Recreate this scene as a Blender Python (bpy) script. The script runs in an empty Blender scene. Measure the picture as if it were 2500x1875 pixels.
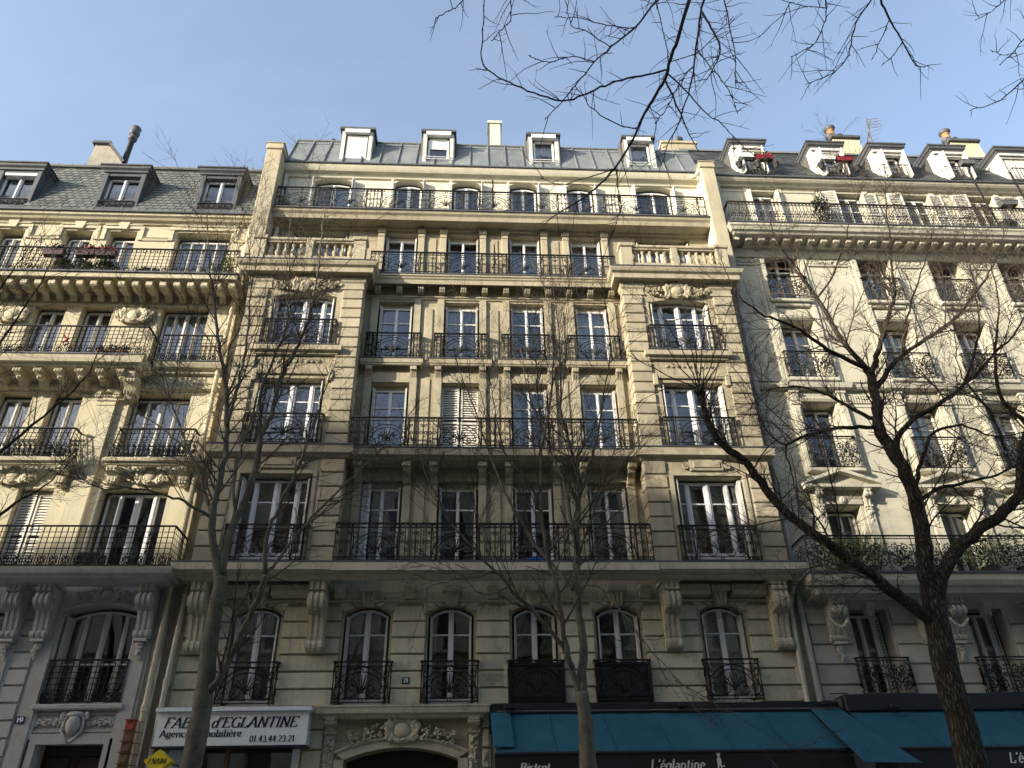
import bpy, math, random
from mathutils import Vector, Matrix
random.seed(11)
RND = random.Random(11)
scene = bpy.context.scene
COL = scene.collection
PI = math.pi

# ------------------------------------------------------------------ camera
CAMROT = Matrix(((0.9985534802763939, -0.012142298280499769, -0.05237854160215587),
                 (-0.050832686095871875, -0.5306415646289908, -0.8460706636637244),
                 (-0.017520988904167336, 0.8475093477245923, -0.5304912067765649)))
CAMPOS = Vector((0, -17.5, 1.6))
FPX = 1870.0
cam_data = bpy.data.cameras.new('camera')
cam_data.sensor_width = 36.0
cam_data.lens = FPX / 2500 * 36
cam_data.clip_start = 0.05
cam_data.clip_end = 3000
camera = bpy.data.objects.new('camera', cam_data)
COL.objects.link(camera)
camera.matrix_world = Matrix.Translation(CAMPOS) @ CAMROT.to_4x4()
scene.camera = camera

# ------------------------------------------------------------------ sky, sun, exposure
SUN_DIR = Vector((1.8, 1.0, -0.65)).normalized()      # direction the light travels
SUN_EL = math.asin(-SUN_DIR.z)
SUN_AZ = math.atan2(-SUN_DIR.x, -SUN_DIR.y)           # from +Y towards +X
world = bpy.data.worlds.new('World')
scene.world = world
world.use_nodes = True
wn = world.node_tree
wn.nodes.clear()
w_out = wn.nodes.new('ShaderNodeOutputWorld')
w_bg = wn.nodes.new('ShaderNodeBackground')
w_sky = wn.nodes.new('ShaderNodeTexSky')
w_sky.sky_type = 'NISHITA'
w_sky.sun_disc = False
w_sky.sun_elevation = SUN_EL
w_sky.sun_rotation = SUN_AZ
w_sky.altitude = 50
w_sky.air_density = 1.0
w_sky.dust_density = 2.2
w_sky.ozone_density = 1.0
# thin high cirrus
w_tc = wn.nodes.new('ShaderNodeTexCoord')
w_map = wn.nodes.new('ShaderNodeMapping')
w_map.inputs['Rotation'].default_value = (0.3, 0.5, 0.9)
w_map.inputs['Location'].default_value = (0.35, 1.7, 0.4)
w_map.inputs['Scale'].default_value = (1.2, 3.0, 2.0)
w_noise = wn.nodes.new('ShaderNodeTexNoise')
w_noise.inputs['Scale'].default_value = 2.2
w_noise.inputs['Detail'].default_value = 5
w_noise.inputs['Roughness'].default_value = 0.5
w_noise.inputs['Distortion'].default_value = 0.6
w_ramp = wn.nodes.new('ShaderNodeValToRGB')
w_ramp.color_ramp.elements[0].position = 0.5
w_ramp.color_ramp.elements[0].color = (0.12, 0.12, 0.12, 1)
w_ramp.color_ramp.elements[1].position = 0.9
w_ramp.color_ramp.elements[1].color = (0.26, 0.26, 0.26, 1)
w_mix = wn.nodes.new('ShaderNodeMixRGB')
w_mix.inputs['Color2'].default_value = (2.6, 2.75, 3.1, 1)
wn.links.new(w_tc.outputs['Generated'], w_map.inputs['Vector'])
wn.links.new(w_map.outputs['Vector'], w_noise.inputs['Vector'])
wn.links.new(w_noise.outputs['Fac'], w_ramp.inputs['Fac'])
wn.links.new(w_ramp.outputs['Color'], w_mix.inputs['Fac'])
wn.links.new(w_sky.outputs['Color'], w_mix.inputs['Color1'])
wn.links.new(w_mix.outputs['Color'], w_bg.inputs['Color'])
w_bg.inputs['Strength'].default_value = 0.1
wn.links.new(w_bg.outputs['Background'], w_out.inputs['Surface'])

sun_data = bpy.data.lights.new('sun', 'SUN')
sun_data.energy = 2.35
sun_data.angle = math.radians(0.55)
sun_data.color = (1.0, 0.91, 0.76)
sun = bpy.data.objects.new('sun', sun_data)
COL.objects.link(sun)
sun.rotation_euler = SUN_DIR.to_track_quat('-Z', 'Y').to_euler()
sun.location = (-40, -30, 40)

vs = scene.view_settings
vs.view_transform = 'Standard'
vs.look = 'None'
vs.exposure = 1.95
vs.gamma = 1.0
vs.use_curve_mapping = False
scene.cycles.max_bounces = 7
scene.cycles.transparent_max_bounces = 16
scene.cycles.sample_clamp_indirect = 6.0

# ------------------------------------------------------------------ helpers
def ray(px, py):
    return CAMROT @ Vector(((px - 1250) / FPX, -(py - 937.5) / FPX, -1.0))

def at(px, py, Y):
    r = ray(px, py)
    return CAMPOS + r * ((Y - CAMPOS.y) / r.y)

class MB:
    """collects geometry for one mesh"""
    def __init__(s):
        s.v = []; s.f = []
    def add(s, vs_, fs):
        n = len(s.v)
        s.v.extend(vs_)
        s.f.extend([tuple(i + n for i in f) for f in fs])
        return s
    def quad(s, a, b, c, d):
        return s.add([a, b, c, d], [(0, 1, 2, 3)])
    def box(s, x0, x1, y0, y1, z0, z1):
        return s.add([(x0, y0, z0), (x1, y0, z0), (x1, y1, z0), (x0, y1, z0), (x0, y0, z1), (x1, y0, z1), (x1, y1, z1), (x0, y1, z1)],
                     [(0, 1, 5, 4), (1, 2, 6, 5), (2, 3, 7, 6), (3, 0, 4, 7), (4, 5, 6, 7), (3, 2, 1, 0)])
    def cbox(s, x0, x1, y0, y1, z0, z1, c):
        """box with chamfered edges"""
        X = (x0, x1); Y = (y0, y1); Z = (z0, z1)
        def sg(i): return c if i == 0 else -c
        V = []; idx = {}
        for i in (0, 1):
            for j in (0, 1):
                for k in (0, 1):
                    idx[(i, j, k, 'x')] = len(V); V.append((X[i], Y[j] + sg(j), Z[k] + sg(k)))
                    idx[(i, j, k, 'y')] = len(V); V.append((X[i] + sg(i), Y[j], Z[k] + sg(k)))
                    idx[(i, j, k, 'z')] = len(V); V.append((X[i] + sg(i), Y[j] + sg(j), Z[k]))
        F = []
        for i in (0, 1):
            F.append(tuple(idx[(i, a, b, 'x')] for a, b in ((0, 0), (1, 0), (1, 1), (0, 1))))
            F.append(tuple(idx[(a, i, b, 'y')] for a, b in ((0, 0), (1, 0), (1, 1), (0, 1))))
            F.append(tuple(idx[(a, b, i, 'z')] for a, b in ((0, 0), (1, 0), (1, 1), (0, 1))))
        for i in (0, 1):
            for j in (0, 1):
                F.append((idx[(i, j, 0, 'x')], idx[(i, j, 1, 'x')], idx[(i, j, 1, 'y')], idx[(i, j, 0, 'y')]))
                F.append((idx[(i, 0, j, 'x')], idx[(i, 1, j, 'x')], idx[(i, 1, j, 'z')], idx[(i, 0, j, 'z')]))
                F.append((idx[(0, i, j, 'y')], idx[(1, i, j, 'y')], idx[(1, i, j, 'z')], idx[(0, i, j, 'z')]))
                for k in (0, 1):
                    F.append((idx[(i, j, k, 'x')], idx[(i, j, k, 'y')], idx[(i, j, k, 'z')]))
        return s.add(V, F)
    def prism(s, poly, y0, y1):
        """polygon in x,z extruded along y"""
        n = len(poly)
        V = [(x, y0, z) for x, z in poly] + [(x, y1, z) for x, z in poly]
        F = [tuple(range(n)), tuple(range(2 * n - 1, n - 1, -1))]
        F += [(i, (i + 1) % n, n + (i + 1) % n, n + i) for i in range(n)]
        return s.add(V, F)
    def prismx(s, poly, x0, x1):
        """polygon in y,z extruded along x"""
        n = len(poly)
        V = [(x0, y, z) for y, z in poly] + [(x1, y, z) for y, z in poly]
        F = [tuple(range(n)), tuple(range(2 * n - 1, n - 1, -1))]
        F += [(i, (i + 1) % n, n + (i + 1) % n, n + i) for i in range(n)]
        return s.add(V, F)
    def sweep(s, path, prof):
        """profile (out, z) swept along a plan path (x, y); outward is to the right of travel"""
        m = len(path); k = len(prof)
        nrm = []
        for i in range(m - 1):
            dx = path[i + 1][0] - path[i][0]; dy = path[i + 1][1] - path[i][1]
            l = math.hypot(dx, dy)
            nrm.append((dy / l, -dx / l))
        V = []
        for i in range(m):
            if i == 0: n = nrm[0]
            elif i == m - 1: n = nrm[-1]
            else:
                a, b = nrm[i - 1], nrm[i]
                d = 1 + a[0] * b[0] + a[1] * b[1]
                n = ((a[0] + b[0]) / d, (a[1] + b[1]) / d)
            for o, z in prof:
                V.append((path[i][0] + n[0] * o, path[i][1] + n[1] * o, z))
        F = []
        for i in range(m - 1):
            for j in range(k - 1):
                a = i * k + j
                F.append((a, a + 1, a + k + 1, a + k))
        F.append(tuple(range(k)))
        F.append(tuple(range((m - 1) * k + k - 1, (m - 1) * k - 1, -1)))
        return s.add(V, F)
    def tube(s, pts, r, n=6, closed=False, ph=0.0):
        m = len(pts)
        P = [Vector(p) for p in pts]
        rr = r if isinstance(r, (list, tuple)) else [r] * m
        V = []; base = None
        for i in range(m):
            if closed: t = P[(i + 1) % m] - P[i - 1]
            else: t = P[min(i + 1, m - 1)] - P[max(i - 1, 0)]
            if t.length < 1e-9: t = Vector((0, 0, 1))
            t.normalize()
            if base is None:
                base = Vector((0, 1, 0)) if abs(t.y) < 0.9 else Vector((1, 0, 0))
            u = base - t * base.dot(t)
            if u.length < 1e-6: u = t.orthogonal()
            u.normalize(); base = u
            w = t.cross(u)
            for j in range(n):
                a = 2 * PI * j / n + ph
                q = P[i] + (u * math.cos(a) + w * math.sin(a)) * rr[i]
                V.append((q.x, q.y, q.z))
        F = []
        for i in range(m if closed else m - 1):
            i2 = (i + 1) % m
            for j in range(n):
                j2 = (j + 1) % n
                F.append((i * n + j, i * n + j2, i2 * n + j2, i2 * n + j))
        if not closed:
            F.append(tuple(range(n - 1, -1, -1))); F.append(tuple(range((m - 1) * n, m * n)))
        return s.add(V, F)
    def lathe(s, prof, cx, cy, n=12, axis='z'):
        V = []
        for r, z in prof:
            for j in range(n):
                a = 2 * PI * j / n
                V.append((cx + r * math.cos(a), cy + r * math.sin(a), z))
        F = []
        for i in range(len(prof) - 1):
            for j in range(n):
                j2 = (j + 1) % n
                F.append((i * n + j, i * n + j2, (i + 1) * n + j2, (i + 1) * n + j))
        F.append(tuple(range(n - 1, -1, -1))); F.append(tuple(range((len(prof) - 1) * n, len(prof) * n)))
        return s.add(V, F)
    def sph(s, c, r, nu=8, nv=5, rot=0.0):
        """ellipsoid; rot turns it in the x,z plane"""
        ca, sa = math.cos(rot), math.sin(rot)
        V = []
        def put(x, y, z):
            V.append((c[0] + x * ca - z * sa, c[1] + y, c[2] + x * sa + z * ca))
        put(0, 0, -r[2])
        for i in range(1, nv):
            t = PI * i / nv
            for j in range(nu):
                a = 2 * PI * j / nu
                put(r[0] * math.sin(t) * math.cos(a), r[1] * math.sin(t) * math.sin(a), -r[2] * math.cos(t))
        put(0, 0, r[2])
        F = []
        for j in range(nu):
            F.append((0, 1 + (j + 1) % nu, 1 + j))
        for i in range(nv - 2):
            for j in range(nu):
                a = 1 + i * nu + j; b = 1 + i * nu + (j + 1) % nu
                F.append((a, b, b + nu, a + nu))
        e = len(V) - 1; o = 1 + (nv - 2) * nu
        for j in range(nu):
            F.append((o + j, o + (j + 1) % nu, e))
        return s.add(V, F)
    def merge(s, other, dx=0, dy=0, dz=0, flipx=None):
        if flipx is None:
            return s.add([(a + dx, b + dy, c + dz) for a, b, c in other.v], other.f)
        return s.add([(flipx - a + dx, b + dy, c + dz) for a, b, c in other.v], other.f)
    def mesh(s, name, mat, smooth=False):
        me = bpy.data.meshes.new(name)
        me.from_pydata(s.v, [], s.f)
        me.materials.append(mat)
        if smooth:
            me.polygons.foreach_set('use_smooth', [True] * len(me.polygons))
        me.update()
        return me
    def build(s, name, mat, parent=None, smooth=False, **k):
        return link(name, s.mesh(name, mat, smooth), parent, **k)

BASE = {}
def link(name, me, parent=None, loc=None, label=None, cat=None, group=None, kind=None):
    o = bpy.data.objects.new(name, me)
    COL.objects.link(o)
    if parent is not None:
        o.parent = parent
        b = BASE.get(parent.name)
        if b is not None:
            o.matrix_parent_inverse = Matrix.Translation(-b)
    if loc is not None:
        o.location = loc
    for k, v in (('label', label), ('category', cat), ('group', group), ('kind', kind)):
        if v: o[k] = v
    return o

def thing(name, label, cat, base, group=None):
    o = bpy.data.objects.new(name, None)
    COL.objects.link(o)
    o.empty_display_size = 0.3
    o.location = base
    BASE[o.name] = Vector(base)
    o['label'] = label; o['category'] = cat
    if group: o['group'] = group
    return o

_cache = {}
def shared(key, fn, mat, smooth=False):
    k = (key, mat.name)
    if k not in _cache:
        mb = MB(); fn(mb)
        _cache[k] = mb.mesh(str(key[0]) if isinstance(key, tuple) else key, mat, smooth)
    return _cache[k]

def arc(cx, cz, r, a0, a1, n=10, y=0.0, rz=None):
    rz = r if rz is None else rz
    return [(cx + r * math.cos(math.radians(a0 + (a1 - a0) * i / n)), y, cz + rz * math.sin(math.radians(a0 + (a1 - a0) * i / n))) for i in range(n + 1)]

def spiral(cx, cz, r, a0, turns, sgn=1, n=16, y=0.0, r1=0.15):
    out = []
    for i in range(n + 1):
        t = i / n
        a = math.radians(a0) + sgn * turns * 2 * PI * t
        q = r * (1 - t * (1 - r1))
        out.append((cx + q * math.cos(a), y, cz + q * math.sin(a)))
    return out

# ------------------------------------------------------------------ materials
def new_mat(name):
    m = bpy.data.materials.new(name)
    m.use_nodes = True
    nt = m.node_tree
    return m, nt, nt.nodes['Principled BSDF']

def N(nt, kind, **k):
    n = nt.nodes.new(kind)
    for a, b in k.items():
        if a in n.inputs: n.inputs[a].default_value = b
        else: setattr(n, a, b)
    return n

def surf(name, c1, c2, rough=0.8, metal=0.0, scale=1.2, fine=30.0, bump=0.15, bscale=40.0, streak=0.0, joints=None, vary=0.0, spec=0.35, streak_col=(0.06, 0.055, 0.045), grime=0.0, bdist=0.01, island=False):
    """procedural surface: two-tone cloud, fine grain, weather streaks, thin ashlar joints, per-piece tone"""
    m, nt, p = new_mat(name)
    L = nt.links.new
    geo = N(nt, 'ShaderNodeNewGeometry')
    n1 = N(nt, 'ShaderNodeTexNoise', Scale=scale, Detail=6, Roughness=0.6)
    L(geo.outputs['Position'], n1.inputs['Vector'])
    r1 = N(nt, 'ShaderNodeMapRange')
    r1.inputs['From Min'].default_value = 0.32; r1.inputs['From Max'].default_value = 0.68
    L(n1.outputs['Fac'], r1.inputs['Value'])
    mix = N(nt, 'ShaderNodeMixRGB')
    mix.inputs['Color1'].default_value = (*c1, 1); mix.inputs['Color2'].default_value = (*c2, 1)
    L(r1.outputs['Result'], mix.inputs['Fac'])
    col = mix.outputs['Color']
    n2 = N(nt, 'ShaderNodeTexNoise', Scale=fine, Detail=4, Roughness=0.7)
    L(geo.outputs['Position'], n2.inputs['Vector'])
    r2 = N(nt, 'ShaderNodeMapRange')
    r2.inputs['From Min'].default_value = 0.25; r2.inputs['From Max'].default_value = 0.75
    r2.inputs['To Min'].default_value = 0.86; r2.inputs['To Max'].default_value = 1.12
    L(n2.outputs['Fac'], r2.inputs['Value'])
    mul = N(nt, 'ShaderNodeVectorMath', operation='SCALE')
    L(col, mul.inputs[0]); L(r2.outputs['Result'], mul.inputs['Scale'])
    col = mul.outputs['Vector']
    if vary:
        oi = N(nt, 'ShaderNodeNewGeometry') if island else N(nt, 'ShaderNodeObjectInfo')
        r3 = N(nt, 'ShaderNodeMapRange')
        r3.inputs['To Min'].default_value = 1 - vary; r3.inputs['To Max'].default_value = 1 + vary
        L(oi.outputs['Random Per Island' if island else 'Random'], r3.inputs['Value'])
        m2 = N(nt, 'ShaderNodeVectorMath', operation='SCALE')
        L(col, m2.inputs[0]); L(r3.outputs['Result'], m2.inputs['Scale'])
        col = m2.outputs['Vector']
    if streak:
        mp = N(nt, 'ShaderNodeMapping')
        mp.inputs['Scale'].default_value = (3.2, 3.2, 0.35)
        L(geo.outputs['Position'], mp.inputs['Vector'])
        n3 = N(nt, 'ShaderNodeTexNoise', Scale=1.3, Detail=7, Roughness=0.68)
        L(mp.outputs['Vector'], n3.inputs['Vector'])
        r4 = N(nt, 'ShaderNodeMapRange')
        r4.inputs['From Min'].default_value = 0.53; r4.inputs['From Max'].default_value = 0.8
        r4.inputs['To Max'].default_value = streak
        L(n3.outputs['Fac'], r4.inputs['Value'])
        m3 = N(nt, 'ShaderNodeMixRGB')
        m3.inputs['Color2'].default_value = (*streak_col, 1)
        L(col, m3.inputs['Color1']); L(r4.outputs['Result'], m3.inputs['Fac'])
        col = m3.outputs['Color']
        mp2 = N(nt, 'ShaderNodeMapping'); mp2.inputs['Scale'].default_value = (9.0, 9.0, 0.7); mp2.inputs['Location'].default_value = (3.1, 1.7, 0.4)
        L(geo.outputs['Position'], mp2.inputs['Vector'])
        n6 = N(nt, 'ShaderNodeTexNoise', Scale=1.0, Detail=5, Roughness=0.6)
        L(mp2.outputs['Vector'], n6.inputs['Vector'])
        r6 = N(nt, 'ShaderNodeMapRange')
        r6.inputs['From Min'].default_value = 0.56; r6.inputs['From Max'].default_value = 0.74; r6.inputs['To Max'].default_value = streak * 0.7
        L(n6.outputs['Fac'], r6.inputs['Value'])
        m6 = N(nt, 'ShaderNodeMixRGB'); m6.inputs['Color2'].default_value = (*streak_col, 1)
        L(col, m6.inputs['Color1']); L(r6.outputs['Result'], m6.inputs['Fac'])
        col = m6.outputs['Color']
    if grime:
        n4 = N(nt, 'ShaderNodeTexNoise', Scale=3.3, Detail=9, Roughness=0.75)
        L(geo.outputs['Position'], n4.inputs['Vector'])
        r5 = N(nt, 'ShaderNodeMapRange')
        r5.inputs['From Min'].default_value = 0.52; r5.inputs['From Max'].default_value = 0.75
        r5.inputs['To Max'].default_value = grime
        L(n4.outputs['Fac'], r5.inputs['Value'])
        m5 = N(nt, 'ShaderNodeMixRGB')
        m5.inputs['Color2'].default_value = (*streak_col, 1)
        L(col, m5.inputs['Color1']); L(r5.outputs['Result'], m5.inputs['Fac'])
        col = m5.outputs['Color']
    height = None
    if joints:
        bw, bh, ms, dark = joints
        sx = N(nt, 'ShaderNodeSeparateXYZ'); L(geo.outputs['Position'], sx.inputs[0])
        cx = N(nt, 'ShaderNodeCombineXYZ'); L(sx.outputs['X'], cx.inputs['X']); L(sx.outputs['Z'], cx.inputs['Y'])
        bt = N(nt, 'ShaderNodeTexBrick')
        bt.inputs['Scale'].default_value = 1.0
        bt.inputs['Brick Width'].default_value = bw; bt.inputs['Row Height'].default_value = bh
        bt.inputs['Mortar Size'].default_value = ms; bt.inputs['Mortar Smooth'].default_value = 0.3
        bt.inputs['Color1'].default_value = (0.93, 0.93, 0.93, 1); bt.inputs['Color2'].default_value = (1.06, 1.05, 1.03, 1)
        bt.inputs['Mortar'].default_value = (dark, dark, dark, 1)
        L(cx.outputs['Vector'], bt.inputs['Vector'])
        m4 = N(nt, 'ShaderNodeMixRGB', blend_type='MULTIPLY')
        m4.inputs['Fac'].default_value = 1
        L(col, m4.inputs['Color1']); L(bt.outputs['Color'], m4.inputs['Color2'])
        col = m4.outputs['Color']
    L(col, p.inputs['Base Color'])
    p.inputs['Roughness'].default_value = rough
    p.inputs['Metallic'].default_value = metal
    p.inputs['Specular IOR Level'].default_value = spec
    if bump:
        nb = N(nt, 'ShaderNodeTexNoise', Scale=bscale, Detail=5, Roughness=0.65)
        L(geo.outputs['Position'], nb.inputs['Vector'])
        b = N(nt, 'ShaderNodeBump')
        b.inputs['Strength'].default_value = bump; b.inputs['Distance'].default_value = bdist
        L(nb.outputs['Fac'], b.inputs['Height'])
        L(b.outputs['Normal'], p.inputs['Normal'])
    return m

M = {}
M['stone'] = surf('tan_limestone', (0.285, 0.247, 0.168), (0.4, 0.353, 0.25), scale=0.7, fine=55, streak=0.45, grime=0.35, joints=(0.95, 0.345, 0.008, 0.66), bump=0.25, rough=0.9)
M['stone_block'] = surf('shade_lifted_tan_block', (0.39, 0.365, 0.275), (0.51, 0.48, 0.37), scale=0.9, streak=0.38, grime=0.42, vary=0.13, bump=0.35, rough=0.9)  # paler tan stone: brightness for the shaded lower floors put into its colour
M['stone_trim'] = surf('tan_limestone_moulding', (0.32, 0.28, 0.193), (0.43, 0.384, 0.275), scale=0.9, fine=55, streak=0.5, grime=0.3, bump=0.25, rough=0.9)
M['low_trim'] = surf('shade_lifted_tan_moulding', (0.39, 0.36, 0.265), (0.5, 0.465, 0.355), scale=0.8, streak=0.5, grime=0.3, bump=0.25, rough=0.9)  # greyer, lighter trim copy; missing fill light in the shade is coloured in
M['quoin'] = surf('tan_limestone_quoin', (0.295, 0.256, 0.176), (0.41, 0.36, 0.257), scale=0.9, fine=55, streak=0.4, grime=0.4, vary=0.16, bump=0.35, rough=0.9)
M['cream'] = surf('cream_painted_stone', (0.55, 0.52, 0.41), (0.62, 0.59, 0.48), scale=0.6, streak=0.12, joints=(1.35, 0.42, 0.005, 0.82), bump=0.1, rough=0.8)
M['cream_trim'] = surf('cream_painted_moulding', (0.52, 0.49, 0.375), (0.59, 0.56, 0.445), scale=0.8, streak=0.3, bump=0.1, rough=0.8)
M['yellow'] = surf('warm_cream_render', (0.45, 0.4, 0.275), (0.54, 0.485, 0.345), scale=0.5, streak=0.22, grime=0.12, bump=0.15, rough=0.88)
M['yellow_trim'] = surf('warm_cream_moulding', (0.455, 0.41, 0.285), (0.55, 0.5, 0.36), scale=0.8, streak=0.32, grime=0.15, bump=0.15, rough=0.88)
M['grey_stone'] = surf('pale_grey_stone', (0.36, 0.355, 0.34), (0.46, 0.455, 0.435), scale=0.7, streak=0.3, grime=0.2, vary=0.06, bump=0.2, rough=0.88)
M['ivory'] = surf('ivory_limestone', (0.42, 0.395, 0.31), (0.505, 0.48, 0.385), scale=0.5, streak=0.25, grime=0.14, joints=(1.1, 0.42, 0.005, 0.85), bump=0.15, rough=0.88)
M['ivory_trim'] = surf('ivory_moulding', (0.44, 0.415, 0.33), (0.52, 0.495, 0.4), scale=0.8, streak=0.35, grime=0.16, bump=0.15, rough=0.88)
M['beige_block'] = surf('beige_stone_block', (0.35, 0.335, 0.285), (0.45, 0.435, 0.38), scale=0.9, streak=0.3, grime=0.25, vary=0.09, bump=0.3, rough=0.9)
M['iron'] = surf('black_wrought_iron', (0.006, 0.006, 0.007), (0.011, 0.011, 0.011), rough=0.6, bump=0.0, spec=0.25)
M['iron_lit'] = surf('sunlit_black_iron', (0.008, 0.008, 0.008), (0.015, 0.014, 0.013), rough=0.65, bump=0.0, spec=0.2)  # lighter copy of the iron: sunlight on upper railings put into its colour
M['lead'] = surf('dark_lead_flashing', (0.05, 0.055, 0.062), (0.085, 0.09, 0.1), rough=0.55, streak=0.3, streak_col=(0.2, 0.2, 0.19), bump=0.1)
M['zinc'] = surf('grey_zinc_sheet', (0.115, 0.13, 0.135), (0.17, 0.185, 0.19), rough=0.6, metal=0.05, scale=1.5, grime=0.35, streak=0.6, streak_col=(0.27, 0.285, 0.285), vary=0.12, bump=0.15, bscale=5)
M['slate'] = surf('grey_green_slate', (0.085, 0.095, 0.088), (0.125, 0.135, 0.125), rough=0.6, scale=3, vary=0.36, island=True, streak=0.25, streak_col=(0.16, 0.13, 0.1), bump=0.3)
M['slate_dark'] = surf('dark_slate_roof', (0.04, 0.044, 0.044), (0.065, 0.07, 0.068), rough=0.6, scale=2, bump=0.3, vary=0.3, island=True)
M['white'] = surf('white_window_paint', (0.62, 0.63, 0.64), (0.68, 0.69, 0.69), rough=0.45, bump=0.0, streak=0.08)
M['white_old'] = surf('peeling_white_paint', (0.42, 0.42, 0.4), (0.58, 0.58, 0.55), rough=0.7, scale=3, grime=0.3, streak=0.5, streak_col=(0.25, 0.25, 0.24), bump=0.2)
M['cream_frame'] = surf('off_white_window_paint', (0.55, 0.55, 0.52), (0.62, 0.61, 0.57), rough=0.5, bump=0.0, streak=0.1)
M['louvre'] = surf('off_white_shutter_paint', (0.54, 0.525, 0.46), (0.62, 0.605, 0.54), rough=0.6, bump=0.0, streak=0.2)
M['pipe'] = surf('painted_cast_iron_pipe', (0.42, 0.4, 0.34), (0.5, 0.48, 0.41), rough=0.6, streak=0.35, bump=0.05)
M['pipe_grey'] = surf('grey_painted_pipe', (0.27, 0.27, 0.255), (0.34, 0.34, 0.325), rough=0.6, streak=0.3, bump=0.05)
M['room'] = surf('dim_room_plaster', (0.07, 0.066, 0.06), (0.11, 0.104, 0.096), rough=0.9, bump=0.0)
M['cement'] = surf('grey_cement_render', (0.26, 0.245, 0.21), (0.36, 0.34, 0.295), rough=0.95, scale=2, grime=0.4, streak=0.5)
M['terracotta'] = surf('terracotta', (0.34, 0.155, 0.06), (0.46, 0.23, 0.1), rough=0.8, scale=3, grime=0.4)
M['brown_wood'] = surf('weathered_brown_wood', (0.16, 0.085, 0.04), (0.26, 0.15, 0.075), rough=0.8, scale=4, streak=0.6)
M['red_wood'] = surf('red_painted_wood', (0.30, 0.05, 0.042), (0.37, 0.07, 0.06), rough=0.6, scale=3, bump=0.05)
M['dark_door'] = surf('dark_varnished_door', (0.022, 0.010, 0.008), (0.04, 0.016, 0.012), rough=0.35, scale=2, bump=0.05)
M['red_door'] = surf('deep_red_door', (0.016, 0.003, 0.003), (0.026, 0.005, 0.005), rough=0.35, bump=0.0)
M['teal'] = surf('teal_awning_canvas', (0.011, 0.075, 0.115), (0.018, 0.1, 0.148), rough=0.9, scale=1.2, fine=60, streak=0.3, streak_col=(0.05, 0.13, 0.165), grime=0.12, bump=0.25, bscale=6, bdist=0.02)
M['navy'] = surf('navy_painted_metal', (0.010, 0.011, 0.016), (0.016, 0.018, 0.025), rough=0.45, bump=0.0)
M['sign'] = surf('white_sign_panel', (0.60, 0.64, 0.66), (0.66, 0.70, 0.72), rough=0.4, scale=0.6, streak=0.06, bump=0.0)
M['ink'] = surf('black_sign_lettering', (0.012, 0.012, 0.018), (0.02, 0.02, 0.028), rough=0.4, bump=0.0)
M['lettering'] = surf('off_white_lettering', (0.62, 0.62, 0.58), (0.7, 0.7, 0.66), rough=0.5, bump=0.0)
M['bright_lettering'] = surf('white_lettering', (0.8, 0.8, 0.77), (0.85, 0.85, 0.82), rough=0.5, bump=0.0)
M['yellow_sign'] = surf('yellow_plastic', (0.65, 0.50, 0.02), (0.74, 0.58, 0.03), rough=0.35, bump=0.0)
M['blue_enamel'] = surf('dark_blue_enamel', (0.012, 0.014, 0.075), (0.018, 0.02, 0.1), rough=0.3, bump=0.0)
M['blue_bag'] = surf('blue_tarpaulin', (0.01, 0.12, 0.5), (0.02, 0.2, 0.65), rough=0.5, scale=8, bump=0.5, bscale=12)
M['engraved'] = surf('worn_engraving', (0.16, 0.13, 0.085), (0.23, 0.19, 0.13), rough=0.95, scale=9)
M['patch'] = surf('pale_mortar_repair', (0.48, 0.44, 0.36), (0.58, 0.54, 0.45), rough=0.9, scale=5)
M['asphalt'] = surf('street_asphalt', (0.06, 0.06, 0.062), (0.08, 0.08, 0.08), rough=0.9, scale=1.5)
M['paving'] = surf('pavement_slabs', (0.28, 0.27, 0.25), (0.36, 0.345, 0.32), rough=0.9, scale=1.5)
M['kerb'] = surf('granite_kerb', (0.28, 0.27, 0.26), (0.36, 0.35, 0.34), rough=0.8)
M['bark'] = surf('brown_grey_bark', (0.045, 0.038, 0.03), (0.085, 0.072, 0.056), rough=0.95, scale=5, fine=40, streak=0.6, streak_col=(0.03, 0.025, 0.02), bump=0.9, bscale=28, bdist=0.03)
M['bark_smooth'] = surf('smooth_olive_bark', (0.085, 0.078, 0.058), (0.13, 0.12, 0.092), rough=0.9, scale=3, fine=40, grime=0.55, streak_col=(0.05, 0.042, 0.03), bump=0.5, bscale=22, bdist=0.015)
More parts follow.
